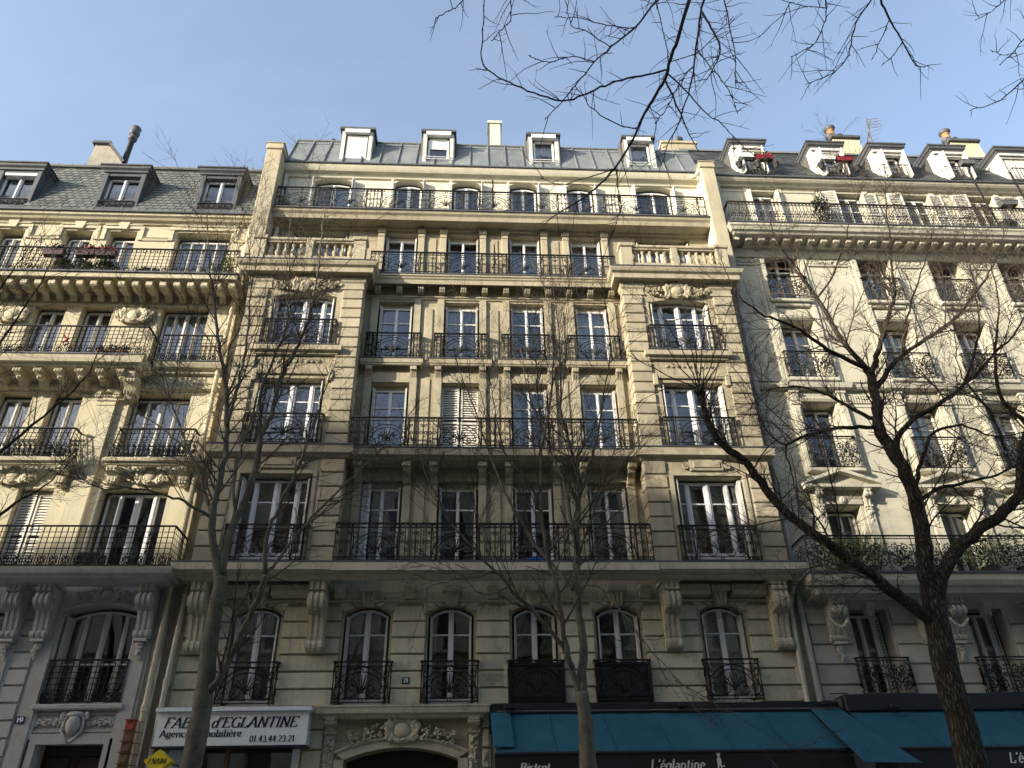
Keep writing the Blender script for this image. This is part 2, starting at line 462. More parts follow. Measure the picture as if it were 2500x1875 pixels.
def bark_material(name, c1, c2, crack, sx, sz, strength):
    """furrowed bark: cells stretched along the stem darken and sink between ridges"""
    m, nt, p = new_mat(name); L = nt.links.new
    geo = N(nt, 'ShaderNodeNewGeometry')
    nz = N(nt, 'ShaderNodeTexNoise', Scale=3.0, Detail=4)
    L(geo.outputs['Position'], nz.inputs['Vector'])
    ad = N(nt, 'ShaderNodeVectorMath', operation='MULTIPLY_ADD')
    ad.inputs[1].default_value = (.12, .12, .12)
    L(nz.outputs['Color'], ad.inputs[0]); L(geo.outputs['Position'], ad.inputs[2])
    mp = N(nt, 'ShaderNodeMapping'); mp.inputs['Scale'].default_value = (sx, sx, sz)
    L(ad.outputs['Vector'], mp.inputs['Vector'])
    vo = N(nt, 'ShaderNodeTexVoronoi', feature='DISTANCE_TO_EDGE'); vo.inputs['Scale'].default_value = 1.0
    L(mp.outputs['Vector'], vo.inputs['Vector'])
    r = N(nt, 'ShaderNodeMapRange'); r.inputs['From Max'].default_value = .28
    L(vo.outputs['Distance'], r.inputs['Value'])
    n2 = N(nt, 'ShaderNodeTexNoise', Scale=14.0, Detail=7, Roughness=.7)
    L(geo.outputs['Position'], n2.inputs['Vector'])
    mx = N(nt, 'ShaderNodeMixRGB'); mx.inputs['Color1'].default_value = (*c1, 1); mx.inputs['Color2'].default_value = (*c2, 1)
    L(n2.outputs['Fac'], mx.inputs['Fac'])
    m2 = N(nt, 'ShaderNodeMixRGB'); m2.inputs['Color1'].default_value = (*crack, 1)
    L(r.outputs['Result'], m2.inputs['Fac']); L(mx.outputs['Color'], m2.inputs['Color2'])
    L(m2.outputs['Color'], p.inputs['Base Color'])
    su = N(nt, 'ShaderNodeMath', operation='MULTIPLY_ADD'); su.inputs[1].default_value = .5
    L(n2.outputs['Fac'], su.inputs[0]); L(r.outputs['Result'], su.inputs[2])
    b = N(nt, 'ShaderNodeBump'); b.inputs['Strength'].default_value = strength; b.inputs['Distance'].default_value = .03
    L(su.outputs['Value'], b.inputs['Height']); L(b.outputs['Normal'], p.inputs['Normal'])
    p.inputs['Roughness'].default_value = .95; p.inputs['Specular IOR Level'].default_value = .15
    return m
M['bark'] = bark_material('furrowed_brown_bark', (.06, .051, .04), (.125, .107, .083), (.02, .016, .012), 24, 4.2, 1.0)
M['bark_smooth'] = surf('blotched_olive_bark', (0.085, 0.08, 0.06), (0.16, 0.15, 0.115), rough=0.95, scale=6, fine=45, grime=0.65, streak=0.4, streak_col=(0.04, 0.035, 0.026), bump=0.6, bscale=18, bdist=0.012, spec=0.15)
M['twig'] = surf('brown_twigs', (0.045, 0.034, 0.024), (0.085, 0.065, 0.048), rough=0.85, scale=2, bump=0.0)
M['twig_dark'] = surf('dark_twigs', (0.028, 0.021, 0.016), (0.05, 0.038, 0.029), rough=0.85, scale=2, bump=0.0)
M['leaf'] = surf('green_leaves', (0.035, 0.075, 0.02), (0.09, 0.15, 0.035), rough=0.6, scale=9, bump=0.0)
M['leaf_dark'] = surf('dark_leaves', (0.018, 0.035, 0.014), (0.045, 0.075, 0.025), rough=0.6, scale=9, bump=0.0)
M['palm'] = surf('pale_green_fronds', (0.2, 0.25, 0.07), (0.32, 0.37, 0.13), rough=0.6, scale=9, bump=0.0)
M['maroon'] = surf('maroon_plastic', (0.03, 0.01, 0.009), (0.05, 0.016, 0.013), rough=0.5, bump=0.0)
M['red_plastic'] = surf('dark_red_plastic', (0.15, 0.006, 0.013), (0.2, 0.01, 0.018), rough=0.4, bump=0.0)
M['white_plastic'] = surf('white_plastic', (0.7, 0.7, 0.68), (0.76, 0.76, 0.74), rough=0.4, bump=0.0)
M['grey_plastic'] = surf('grey_plastic', (0.08, 0.08, 0.085), (0.12, 0.12, 0.12), rough=0.5, bump=0.0)
M['pink'] = surf('pink_cloth', (0.5, 0.08, 0.12), (0.6, 0.12, 0.16), rough=0.8, bump=0.0)
M['flower'] = surf('red_flowers', (0.2, 0.03, 0.03), (0.3, 0.06, 0.05), rough=0.7, bump=0.0)
M['blind'] = surf('roller_shutter_slats', (0.5, 0.51, 0.52), (0.56, 0.57, 0.58), rough=0.5, bump=0.0)
M['moss'] = surf('green_moss', (0.06, 0.085, 0.02), (0.1, 0.12, 0.04), rough=1.0, scale=9)

def glass_material(name, tint, boost):
    m, nt, p = new_mat(name)
    nt.nodes.remove(p)
    out = [n for n in nt.nodes if n.type == 'OUTPUT_MATERIAL'][0]
    tr = N(nt, 'ShaderNodeBsdfTransparent'); tr.inputs['Color'].default_value = (*tint, 1)
    gl = N(nt, 'ShaderNodeBsdfGlossy'); gl.inputs['Roughness'].default_value = 0.015
    gl.inputs['Color'].default_value = (0.95, 0.97, 1, 1)
    geo = N(nt, 'ShaderNodeNewGeometry')
    nz = N(nt, 'ShaderNodeTexNoise', Scale=1.6, Detail=1)
    bp = N(nt, 'ShaderNodeBump'); bp.inputs['Strength'].default_value = 0.12; bp.inputs['Distance'].default_value = 0.02
    nt.links.new(geo.outputs['Position'], nz.inputs['Vector'])
    nt.links.new(nz.outputs['Fac'], bp.inputs['Height'])
    nt.links.new(bp.outputs['Normal'], gl.inputs['Normal'])
    fr = N(nt, 'ShaderNodeFresnel'); fr.inputs['IOR'].default_value = 1.5
    mm = N(nt, 'ShaderNodeMath', operation='MULTIPLY_ADD', use_clamp=True)
    mm.inputs[1].default_value = 1.7; mm.inputs[2].default_value = boost
    nt.links.new(fr.outputs['Fac'], mm.inputs[0])
    mx = N(nt, 'ShaderNodeMixShader')
    nt.links.new(mm.outputs['Value'], mx.inputs['Fac'])
    nt.links.new(tr.outputs['BSDF'], mx.inputs[1]); nt.links.new(gl.outputs['BSDF'], mx.inputs[2])
    nt.links.new(mx.outputs['Shader'], out.inputs['Surface'])
    return m
M['glass'] = glass_material('window_glass', (0.82, 0.84, 0.84), 0.05)

def curtain_material():
    m, nt, p = new_mat('sheer_curtain')
    p.inputs['Base Color'].default_value = (0.62, 0.63, 0.62, 1)
    p.inputs['Roughness'].default_value = 0.9
    p.inputs['Transmission Weight'].default_value = 0.0
    return m
M['curtain'] = surf('white_net_curtain', (0.55, 0.56, 0.55), (0.64, 0.65, 0.63), rough=0.9, bump=0.0)
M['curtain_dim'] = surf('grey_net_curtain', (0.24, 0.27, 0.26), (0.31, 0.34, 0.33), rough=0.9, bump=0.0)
M['curtain_blue'] = surf('blue_grey_curtain', (0.16, 0.2, 0.28), (0.22, 0.27, 0.36), rough=0.9, bump=0.0)

# ------------------------------------------------------------------ ground and street
g = MB(); g.quad((-400, -400, 0), (400, -400, 0), (400, 400, 0), (-400, 400, 0))
g.build('street', M['asphalt'], kind='structure')
for y0, y1, nm in ((-5.2, -0.02, 'pavement'), (-21.0, -16.0, 'pavement')):
    g = MB(); g.box(-60, 60, y0, y1, 0.004, 0.13)
    g.build(nm, M['paving'], kind='structure')
for y0, y1 in ((-5.4, -5.2), (-16.0, -15.8)):
    g = MB(); g.cbox(-60, 60, y0, y1, 0.004, 0.136, 0.015)
    g.build('kerb', M['kerb'], kind='structure')

# ------------------------------------------------------------------ architectural builders
def arch_pts(xa, xb, spring, rise, n=10):
    """points of a segmental arch from left to right"""
    w = (xb - xa) / 2; c = (xa + xb) / 2
    if rise <= 0: return [(xa, spring), (xb, spring)]
    r = (w * w + rise * rise) / (2 * rise); zc = spring + rise - r
    a = math.asin(min(1, w / r))
    return [(c + r * math.sin(-a + 2 * a * i / n), zc + r * math.cos(-a + 2 * a * i / n)) for i in range(n + 1)]

def arch_z(x, xa, xb, spring, rise):
    if rise <= 0: return spring
    w = (xb - xa) / 2; c = (xa + xb) / 2
    r = (w * w + rise * rise) / (2 * rise)
    return spring + rise - r + math.sqrt(max(0, r * r - (x - c) ** 2))

def wall(mb, x0, x1, z0, z1, Y, ops, dep=0.24):
    """flat wall with window and door openings (xa, xb, za, zb, rise) and their reveals"""
    xs = sorted({x0, x1, *[v for o in ops for v in o[:2] if x0 < v < x1]})
    zs = sorted({z0, z1, *[v for o in ops for v in o[2:4] if z0 < v < z1]})
    for i in range(len(xs) - 1):
        for j in range(len(zs) - 1):
            cx = (xs[i] + xs[i + 1]) / 2; cz = (zs[j] + zs[j + 1]) / 2
            if any(o[0] < cx < o[1] and o[2] < cz < o[3] for o in ops): continue
            mb.quad((xs[i], Y, zs[j]), (xs[i + 1], Y, zs[j]), (xs[i + 1], Y, zs[j + 1]), (xs[i], Y, zs[j + 1]))
    for o in ops:
        xa, xb, za, zb = o[:4]; rise = o[4] if len(o) > 4 else 0; d = o[5] if len(o) > 5 else dep
        sp = zb - rise; ap = arch_pts(xa, xb, sp, rise)
        mb.quad((xa, Y, za), (xa, Y + d, za), (xa, Y + d, sp), (xa, Y, sp))
        mb.quad((xb, Y, za), (xb, Y, sp), (xb, Y + d, sp), (xb, Y + d, za))
        mb.quad((xa, Y, za), (xb, Y, za), (xb, Y + d, za), (xa, Y + d, za))
        for (ax, az), (bx, bz) in zip(ap[:-1], ap[1:]):
            mb.quad((ax, Y, az), (bx, Y, bz), (bx, Y + d, bz), (ax, Y + d, az))
            if rise > 0:
                mb.quad((ax, Y, az), (bx, Y, bz), (bx, Y, zb), (ax, Y, zb))

def curtain_mesh(x0, x1, z0, z1, Y, amp=0.025, k=14):
    mb = MB(); n = max(6, int((x1 - x0) * k * 2)); V = []
    for i in range(n + 1):
        t = i / n; x = x0 + (x1 - x0) * t
        y = Y + amp * math.sin(t * n * 1.7 + x * 9) + amp * 0.4 * math.sin(t * n * 0.9 + 2)
        V += [(x, y, z0), (x, y + 0.01, z1)]
    mb.add(V, [(2 * i, 2 * i + 2, 2 * i + 3, 2 * i + 1) for i in range(n)])
    return mb

def window(par, x0, x1, z0, z1, Y, cols=(0.5,), rows=(0.72,), rise=0.0, fw=0.05, mw=0.042, tw=0.015, panel=0.0, mat=None, curtain=None, dim=False, wide=None, folded=0.0, fold_y=None, label=None):
    """casement window: frame (the part), panes, curtain and the dim room behind; cols and rows are fractions of mullions and glazing bars"""
    mat = mat or M['white']
    mb = MB(); y0, y1 = Y - 0.03, Y + 0.05
    sp = z1 - rise
    mb.box(x0, x0 + fw, y0, y1, z0, sp); mb.box(x1 - fw, x1, y0, y1, z0, sp)
    mb.box(x0 + fw, x1 - fw, y0, y1, z0, z0 + fw + panel)
    ap = arch_pts(x0, x1, sp, rise, 10)
    for (ax, az), (bx, bz) in zip(ap[:-1], ap[1:]):
        mb.add([(ax, y0, az - fw), (bx, y0, bz - fw), (bx, y0, bz), (ax, y0, az), (ax, y1, az - fw), (bx, y1, bz - fw), (bx, y1, bz), (ax, y1, az)],
               [(0, 1, 2, 3), (0, 4, 5, 1), (3, 2, 6, 7)])
    W = x1 - x0; H = z1 - z0
    cx = [x0 + W * c for c in cols]
    for i, c in enumerate(cx):
        w_ = (wide[i] if wide else mw)
        mb.box(c - w_, c + w_, y0 - 0.015, y1, z0 + fw, arch_z(c, x0, x1, sp, rise) - fw * 0.5)
        mb.box(c - w_ * 0.35, c + w_ * 0.35, y0 - 0.04, y0 - 0.015, z0 + fw, arch_z(c, x0, x1, sp, rise) - fw)
    ex = [x0 + fw] + [v for i, c in enumerate(cx) for v in (c - (wide[i] if wide else mw), c + (wide[i] if wide else mw))] + [x1 - fw]
    zr = [z0 + H * r for r in rows]
    for i in range(0, len(ex), 2):
        for z in zr:
            mb.box(ex[i], ex[i + 1], y0 + 0.01, y1 - 0.02, z - tw, z + tw)
    win = mb.build('window', mat, par, label=label)
    for i in range(0, len(ex), 2):
        ez = [z0 + fw + panel] + [v for z in zr for v in (z - tw, z + tw)] + [None]
        for j in range(0, len(ez), 2):
            xa, xb = ex[i], ex[i + 1]; za, zb = ez[j], ez[j + 1]
            if zb is None:
                top = [(x, arch_z(x, x0, x1, sp, rise) - fw * 0.8) for x in ([xb + (xa - xb) * k / 6 for k in range(7)] if rise else [xb, xa])]
            else:
                top = [(xb, zb), (xa, zb)]
            t1, t2 = RND.uniform(-.003, .003), RND.uniform(-.003, .003)
            poly = [(xa, za), (xb, za)] + top
            p = MB(); p.add([(x, Y + 0.012 + t1 * (x - xa) / max(.1, xb - xa) + t2 * (z - za), z) for x, z in poly], [tuple(range(len(poly)))])
            p.build('pane', M['glass'], win)
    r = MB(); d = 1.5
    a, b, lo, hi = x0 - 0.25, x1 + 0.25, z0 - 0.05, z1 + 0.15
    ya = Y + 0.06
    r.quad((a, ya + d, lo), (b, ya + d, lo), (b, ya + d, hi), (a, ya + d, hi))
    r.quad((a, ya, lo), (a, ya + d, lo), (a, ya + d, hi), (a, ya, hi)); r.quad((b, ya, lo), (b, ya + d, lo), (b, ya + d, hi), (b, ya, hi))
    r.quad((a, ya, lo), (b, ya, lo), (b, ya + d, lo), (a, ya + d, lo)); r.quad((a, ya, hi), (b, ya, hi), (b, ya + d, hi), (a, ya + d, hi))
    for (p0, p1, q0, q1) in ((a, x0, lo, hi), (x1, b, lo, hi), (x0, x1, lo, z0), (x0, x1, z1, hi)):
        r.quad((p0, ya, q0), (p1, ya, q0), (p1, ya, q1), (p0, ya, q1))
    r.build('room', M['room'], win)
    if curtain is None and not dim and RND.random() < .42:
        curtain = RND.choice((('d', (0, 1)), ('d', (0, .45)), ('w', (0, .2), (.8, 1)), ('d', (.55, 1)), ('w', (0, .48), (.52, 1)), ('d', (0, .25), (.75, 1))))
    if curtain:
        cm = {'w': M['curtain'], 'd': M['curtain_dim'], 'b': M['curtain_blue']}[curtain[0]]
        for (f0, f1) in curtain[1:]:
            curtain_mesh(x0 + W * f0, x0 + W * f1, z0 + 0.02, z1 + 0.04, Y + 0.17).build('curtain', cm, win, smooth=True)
    if folded:
        fy0 = (fold_y if fold_y is not None else Y - 0.2)
        for sx in (0, 1):
            f = MB()
            for k in range(3):
                xa = x0 + 0.004 + k * 0.018 if sx == 0 else x1 - 0.004 - k * 0.018 - 0.011
                f.box(xa, xa + 0.011, fy0 - 0.02 + 0.03 * k, Y - 0.035, z0 + 0.02, sp - 0.02)
            f.build('folded_shutter', M['cream_frame'], par)
    return win

# wrought iron patterns, drawn in x,z with y = 0
def rail_scroll(w, h, r=0.0115):
    """panel with a big arch, palmette and volutes"""
    mb = MB(); T = lambda p, q=r: mb.tube(p, q, 4)
    c = w / 2
    for z in (h - 0.085, 0.03, 0.105):
        T([(0.015, 0, z), (w - 0.015, 0, z)])
    for x in (0.015, w - 0.015): T([(x, 0, 0.0), (x, 0, h)], r * 1.15)
    for x in (0.06, w - 0.06, c):
        for z in (h - 0.042, 0.067): T(arc(x, z, 0.036, 0, 360, 8))
    R_ = min(0.46 * w, h - 0.24); b = 0.17
    T(arc(c, b, R_, 0, 180, 16), r * 1.1); T(arc(c, b, R_ * 0.83, 8, 172, 14))
    for k in (35, 90, 145): mb.sph((c + R_ * .915 * math.cos(math.radians(k)), 0, b + R_ * .915 * math.sin(math.radians(k))), (.022, .012, .022), 6, 4)
    for s in (-1, 1):
        T(spiral(c + s * R_ * 0.42, b + 0.07, R_ * 0.3, 90 if s > 0 else 90, 1.25, s, 14))
        T(spiral(c + s * min(R_ * 0.98, w / 2 - R_ * .27 - .015), b + R_ * 0.15, R_ * 0.26, 270 if s > 0 else 270, 1.2, s, 12))
        T(spiral(c + s * (w * 0.40), h - 0.24, 0.10, 200 if s > 0 else -20, 1.2, s, 12))
        T([(c + s * w * 0.47, 0, h - 0.1), (c + s * w * 0.44, 0, h * 0.5), (c + s * w * 0.47, 0, 0.12)])
        for a, l in ((78, .62), (52, .6), (30, .5)):
            aa = math.radians(90 + s * (90 - a))
            p0 = (c, b + 0.06); p2 = (c + math.cos(aa) * R_ * l, b + 0.06 + math.sin(aa) * R_ * l)
            p1 = ((p0[0] + p2[0]) / 2 - s * 0.02, (p0[1] + p2[1]) / 2 + 0.05)
            T([(p0[0], 0, p0[1]), (p1[0], 0, p1[1]), (p2[0], 0, p2[1])], [r, r * 1.35, r * .7])
    T([(c, 0, b + .03), (c, 0, b + R_ * .4), (c, 0, b + R_ * .72)], [r, r * 1.4, r * .7])
    mb.box(c - .07, c + .07, -.01, .01, b + .04, b + .06)
    return mb

def rail_bars(w, h, r=0.0115):
    """panel of upright bars with rings"""
    mb = MB(); T = lambda p, q=r: mb.tube(p, q, 4)
    for z in (h - 0.085, 0.03, 0.105): T([(0, 0, z), (w, 0, z)])
    n = max(2, int(round(w / 0.105)))
    for i in range(n + 1):
        x = w * i / n
        T([(x, 0, 0.0), (x, 0, h)], r if 0 < i < n else r * 1.2)
        if i < n:
            xm = x + w / n / 2
            T(arc(xm, h - .042, .034, 0, 360, 8)); T(arc(xm, .067, .034, 0, 360, 8)); T(arc(xm, h * .52, .034, 0, 360, 8))
            if i % 2 == 0: T(spiral(xm, h * .76, .05, 270, 1.1, 1 if i % 4 else -1, 8)); 
            else: T(spiral(xm, h * .28, .05, 90, 1.1, 1, 8))
    return mb

def rail_grid(w, h, r=0.0115):
    """upright and level bars, rings above, dense scroll band below"""
    mb = MB(); T = lambda p, q=r, n=4: mb.tube(p, q, n)
    n = max(2, int(round(w / 0.125)))
    for z in (h * .86, h * .72, h * .58, h * .44, 0.3 * h, 0.02): T([(0, 0, z), (w, 0, z)], r * (1.2 if z < .1 else .8))
    for i in range(n + 1):
        x = w * i / n
        T([(x, 0, 0), (x, 0, h)], r * 1.0)
        mb.sph((x, 0, h * .93), (.016, .016, .03), 5, 4)
        if i < n:
            xm = x + w / n / 2
            T(spiral(xm, h * .2, .052, 90, 1.1, 1 if i % 2 else -1, 8), r * 1.3)
            T(spiral(xm, h * .085, .05, 270, 1.1, -1 if i % 2 else 1, 8), r * 1.3)
            mb.sph((xm, 0, h * .145), (.022, .012, .022), 5, 4)
    return mb

def rail_rings(w, h, r=0.0115):
    """as rail_grid with a row of rings under the handrail and a light lower band"""
    mb = rail_grid(w, h, r)
    n = max(2, int(round(w / 0.19)))
    for i in range(n): mb.tube(arc((i + .5) * w / n, h - .062, .055, 0, 360, 10), r * 1.1, 4)
    return mb

def rail_foliage(w, h, r=0.013):
    """cast panel of dense leafy scrolls"""
    mb = MB(); T = lambda p, q=r: mb.tube(p, q, 4)
    for z in (h - 0.05, 0.03): T([(0, 0, z), (w, 0, z)], r)
    n = max(1, int(round(w / 0.6)))
    for i in range(n):
        x = (i + .5) * w / n; d = w / n
        T([(i * d, 0, 0), (i * d, 0, h)], r)
        for s in (-1, 1):
            T(spiral(x + s * d * .24, h * .3, d * .22, 90, 1.6, s, 16)); T(spiral(x + s * d * .2, h * .7, d * .17, 270, 1.5, -s, 14))
            T(spiral(x + s * d * .4, h * .53, d * .1, 0, 1.3, s, 10))
            for k in range(7):
                mb.sph((x + s * d * (.08 + .06 * k), 0, h * (.12 + .11 * k) + RND.uniform(-.03, .03)), (.035, .014, .016), 6, 4, RND.uniform(0, 3))
                mb.sph((x + s * d * (.42 - .05 * k), 0, h * (.15 + .11 * k)), (.03, .014, .014), 6, 4, RND.uniform(0, 3))
        T(arc(x, h * .55, d * .14, 0, 360, 12, 0, h * .2)); mb.sph((x, 0, h * .55), (.05, .018, .07), 6, 4)
    T([(w, 0, 0), (w, 0, h)], r)
    return mb

def rail_slim(w, h, r=0.0105):
    """close upright bars with a leafy frieze at mid height"""
    mb = MB(); T = lambda p, q=r: mb.tube(p, q, 4)
    for z in (0.03, h - .1): T([(0, 0, z), (w, 0, z)], r)
    n = max(2, int(round(w / 0.11)))
    for i in range(n + 1):
        x = w * i / n
        T([(x, 0, 0), (x, 0, h)], r)
        if i < n:
            xm = x + w / n / 2
            T(arc(xm, h - .05, .04, 0, 360, 8)); T(spiral(xm, h * .45, .05, 90, 1.2, 1 if i % 2 else -1, 8), r * 1.2)
            mb.sph((xm, 0, h * .33), (.03, .012, .05), 5, 4); mb.sph((xm, 0, h * .58), (.02, .012, .04), 5, 4)
            T(spiral(xm, h * .16, .045, 270, 1.1, 1, 8), r)
    return mb

def railing(par, xa, xb, Y, z, h, segs, mat=None, ret=0.0, ret_l=True, ret_r=True, cap=0.022):
    """a balcony front: segs is a list of (fraction width, pattern); returns run back to the wall at the ends"""
    mat = mat or M['iron']
    mb = MB(); x = xa
    tot = sum(s_[0] for s_ in segs)
    for f, fn in segs:
        w = (xb - xa) * f / tot
        mb.merge(fn(w, h), x, Y, z); x += w
    if ret > 0:
        side = segs[0][1](ret, h)
        for X, on in ((xa, ret_l), (xb, ret_r)):
            if on: mb.add([(X, Y + a, z + c) for a, b, c in side.v], side.f)
    rl = mb.build('railing', mat, par)
    hb = MB(); hb.box(xa - 0.01, xb + 0.01, Y - cap, Y + cap, z + h, z + h + 0.03)
    if ret > 0:
        for X, on in ((xa, ret_l), (xb, ret_r)):
            if on: hb.box(X - cap, X + cap, Y + cap, Y + ret, z + h, z + h + 0.03)
    hb.build('handrail', mat, rl)
    return rl

def console_poly(d, z0, z1):
    """side outline (y,z) of a scrolled bracket reaching d out at its top"""
    H = z1 - z0
    pts = [(0.02, z1), (-d, z1), (-d, z1 - .12 * H)]
    for i in range(9):                                    # big upper volute
        a = math.radians(60 - 150 * i / 8)
        pts.append((-d * .72 - d * .30 * math.cos(a) * 1.0, z1 - .27 * H + .16 * H * math.sin(a)))
    pts += [(-d * .52, z1 - .46 * H), (-d * .42, z1 - .62 * H), (-d * .36, z1 - .78 * H)]
    for i in range(7):                                    # small foot volute
        a = math.radians(70 - 170 * i / 6)
        pts.append((-d * .26 - d * .2 * math.cos(a), z0 + .09 * H + .09 * H * math.sin(a)))
    pts.append((0.02, z0))
    return pts

def console(par, xc, w, d, z0, z1, mat, Y=0.0, ribs=3, drop=False, garland=False, name='console'):
    mb = MB(); poly = [(y + Y, z) for y, z in console_poly(d, z0, z1)]
    mb.prismx(poly, xc - w / 2, xc + w / 2)
    cz = (z0 + z1) / 2
    out = [(Y + (y - Y) * 1.04 - .012, z) for y, z in poly]
    for k in range(ribs):
        x = xc + w * (k - (ribs - 1) / 2) / ribs
        mb.prismx(out, x - w * .09, x + w * .09)
    H = z1 - z0
    for s in (-1, 1):                                     # volute eyes on the flanks
        for (yy, zz, rr) in ((Y - d * .74, z1 - .28 * H, d * .26), (Y - d * .27, z0 + .1 * H, d * .17)):
            p = [(xc + s * (w / 2 + .012), yy + q[0], zz + q[2]) for q in spiral(0, 0, rr, 90, 1.6, 1, 14)]
            mb.tube(p, .016, 4)
    mb.box(xc - w * .62, xc + w * .62, Y - d * 1.05, Y + .02, z1, z1 + .07)
    if garland:
        for k in range(11):
            t = k / 10; x = xc + (t - .5) * w * 1.1
            mb.sph((x, Y - d * .75, z1 - .5 * H - .16 * math.sin(PI * t)), (.045, .05, .045), 6, 4)
    if drop:
        mb.box(xc - w * .4, xc + w * .4, Y - d * .42, Y, z0 - .05, z0 + .01)
        for k in range(5): mb.sph((xc + RND.uniform(-.04, .04), Y - d * .2, z0 - .1 - .07 * k), (.09 - .014 * k, .07 - .01 * k, .06), 7, 5)
    return mb.build(name, mat, par)

def leaf_curl(mb, x, Y, z, ang, L, w, dep, k=4):
    """a small acanthus leaf of overlapping lobes"""
    for i in range(k):
        t = (i + .5) / k
        for s in (-1, 1):
            a = ang + s * (.9 - .5 * t)
            px, pz = x + math.cos(ang) * L * t, z + math.sin(ang) * L * t
            mb.sph((px + math.cos(a) * w * .5, Y, pz + math.sin(a) * w * .5), (w * .6, dep, w * .25), 6, 4, a)
    mb.sph((x + math.cos(ang) * L * .5, Y, z + math.sin(ang) * L * .5), (L * .5, dep * 1.3, w * .18), 6, 4, ang)

def cartouche(par, cx, Y, cz, w, h, mat, name='cartouche', style='scroll', spread=None):
    """carved oval shield with volutes, leaves and fruit"""
    mb = MB(); rs = random.Random(int(abs(cx * 100)) + 3)
    ow, oh = h * .42, h * .36
    mb.sph((cx, Y - .01, cz), (ow, h * .2, oh), 14, 8)
    for q, rr in ((1.14, .04), (1.36, .05)):
        mb.tube([(a, Y - .03, c) for a, b, c in arc(cx, cz, ow * q, 0, 360, 20, 0, oh * q)][:-1], rr * h / .55, 6, True)
    k_ = h / .5
    for s in (-1, 1):
        sp = lambda a, b, r, a0, t, sg, rad: mb.tube([(p[0], Y - .04, p[2]) for p in spiral(cx + s * a, cz + b, r, a0, t, sg, 16)], [rad * (1 - .45 * i / 16) for i in range(17)], 6)
        sp(h * .66, h * .2, h * .2, 90, 1.4, s, .055 * k_); sp(h * .6, -h * .28, h * .17, 270, 1.3, -s, .05 * k_)
        sp(h * .2, h * .46, h * .1, 180 if s > 0 else 0, 1.2, -s, .04 * k_)
        mb.tube([(cx + s * h * .5, Y - .03, cz + h * .4), (cx + s * h * .72, Y - .05, cz + h * .1), (cx + s * h * .6, Y - .04, cz - h * .2), (cx + s * h * .75, Y - .03, cz - h * .42)], [.04 * k_, .06 * k_, .05 * k_, .03 * k_], 6)
        e = w * .5 - h * .72
        n = int(30 + 40 * e)
        for k in range(n):                                # foliage and fruit spilling outwards
            u = rs.random() ** .8
            v = rs.uniform(-.5, .5) * (1 - .55 * u) * h * .8 - (spread or 0) * u * u * e - h * .04
            q = h * rs.uniform(.06, .12) * (1.05 - .35 * u)
            ang = (rs.uniform(-.9, .9) - (spread or 0) * u) * s
            mb.sph((cx + s * (h * .7 + u * e), Y - .02 - rs.random() * .045 * (1 - .5 * u), cz + v), (q * rs.uniform(.9, 1.5), .045, q * rs.uniform(.35, .6)) if rs.random() < .6 else (q * .6, .05, q * .6), 7, 5, ang)
        for k in range(2):
            sp(h * .72 + e * (.95 - .45 * k), h * (.16 - .1 * k) - (spread or 0) * e * (.6 - .4 * k), h * .12, 200 if s > 0 else -20, 1.1, s, .03 * k_)
    for k in range(5):
        a = PI * (.2 + .15 * k)
        leaf_curl(mb, cx + math.cos(a) * h * .1, Y - .05, cz + oh * 1.15, a, h * .19, h * .08, .035, 2)
    for k in range(7):
        a = PI + PI * (k + .5) / 7
        mb.sph((cx + math.cos(a) * h * .14, Y - .08, cz - oh * .95 + math.sin(a) * h * .1), (h * .06, .04, h * .06), 6, 4)
    return mb.build(name, mat, par, smooth=True)

def stone(par, x0, x1, y0, z0, z1, mat, proud=0.035, c=0.012, label=None):
    """one dressed block, front face at y0 - proud"""
    w, h = round(x1 - x0, 3), round(z1 - z0, 3)
    def fn(mb):
        mb.add([(0, 0, 0), (w, 0, 0), (w, 0, h), (0, 0, h), (c * .3, -proud + c, c * .3), (w - c * .3, -proud + c, c * .3), (w - c * .3, -proud + c, h - c * .3), (c * .3, -proud + c, h - c * .3),
                (c, -proud, c), (w - c, -proud, c), (w - c, -proud, h - c), (c, -proud, h - c)],
               [(0, 1, 5, 4), (1, 2, 6, 5), (2, 3, 7, 6), (3, 0, 4, 7), (4, 5, 9, 8), (5, 6, 10, 9), (6, 7, 11, 10), (7, 4, 8, 11), (8, 9, 10, 11)])
    return link('stone', shared(('stone', w, h, proud), fn, mat), par, (x0, y0, z0))

def quoin(par, x0, x1, y0, y1, z0, z1, mat):
    w, d, h = round(x1 - x0, 3), round(y1 - y0, 3), round(z1 - z0, 3)
    return link('stone', shared(('stone', w, d, h, 'q'), lambda mb: mb.cbox(0, w, 0, d, 0, h, 0.014), mat), par, (x0, y0, z0))

def course(par, spans, zs, y0, mat, gap=0.034, proud=0.05, jit=0.0):
    for z0, z1 in zip(zs[:-1], zs[1:]):
        for a, b in spans:
            stone(par, a + gap * .3, b - gap * .3, y0 - RND.uniform(0, .004), z0 + gap / 2, z1 - gap / 2, mat, proud)

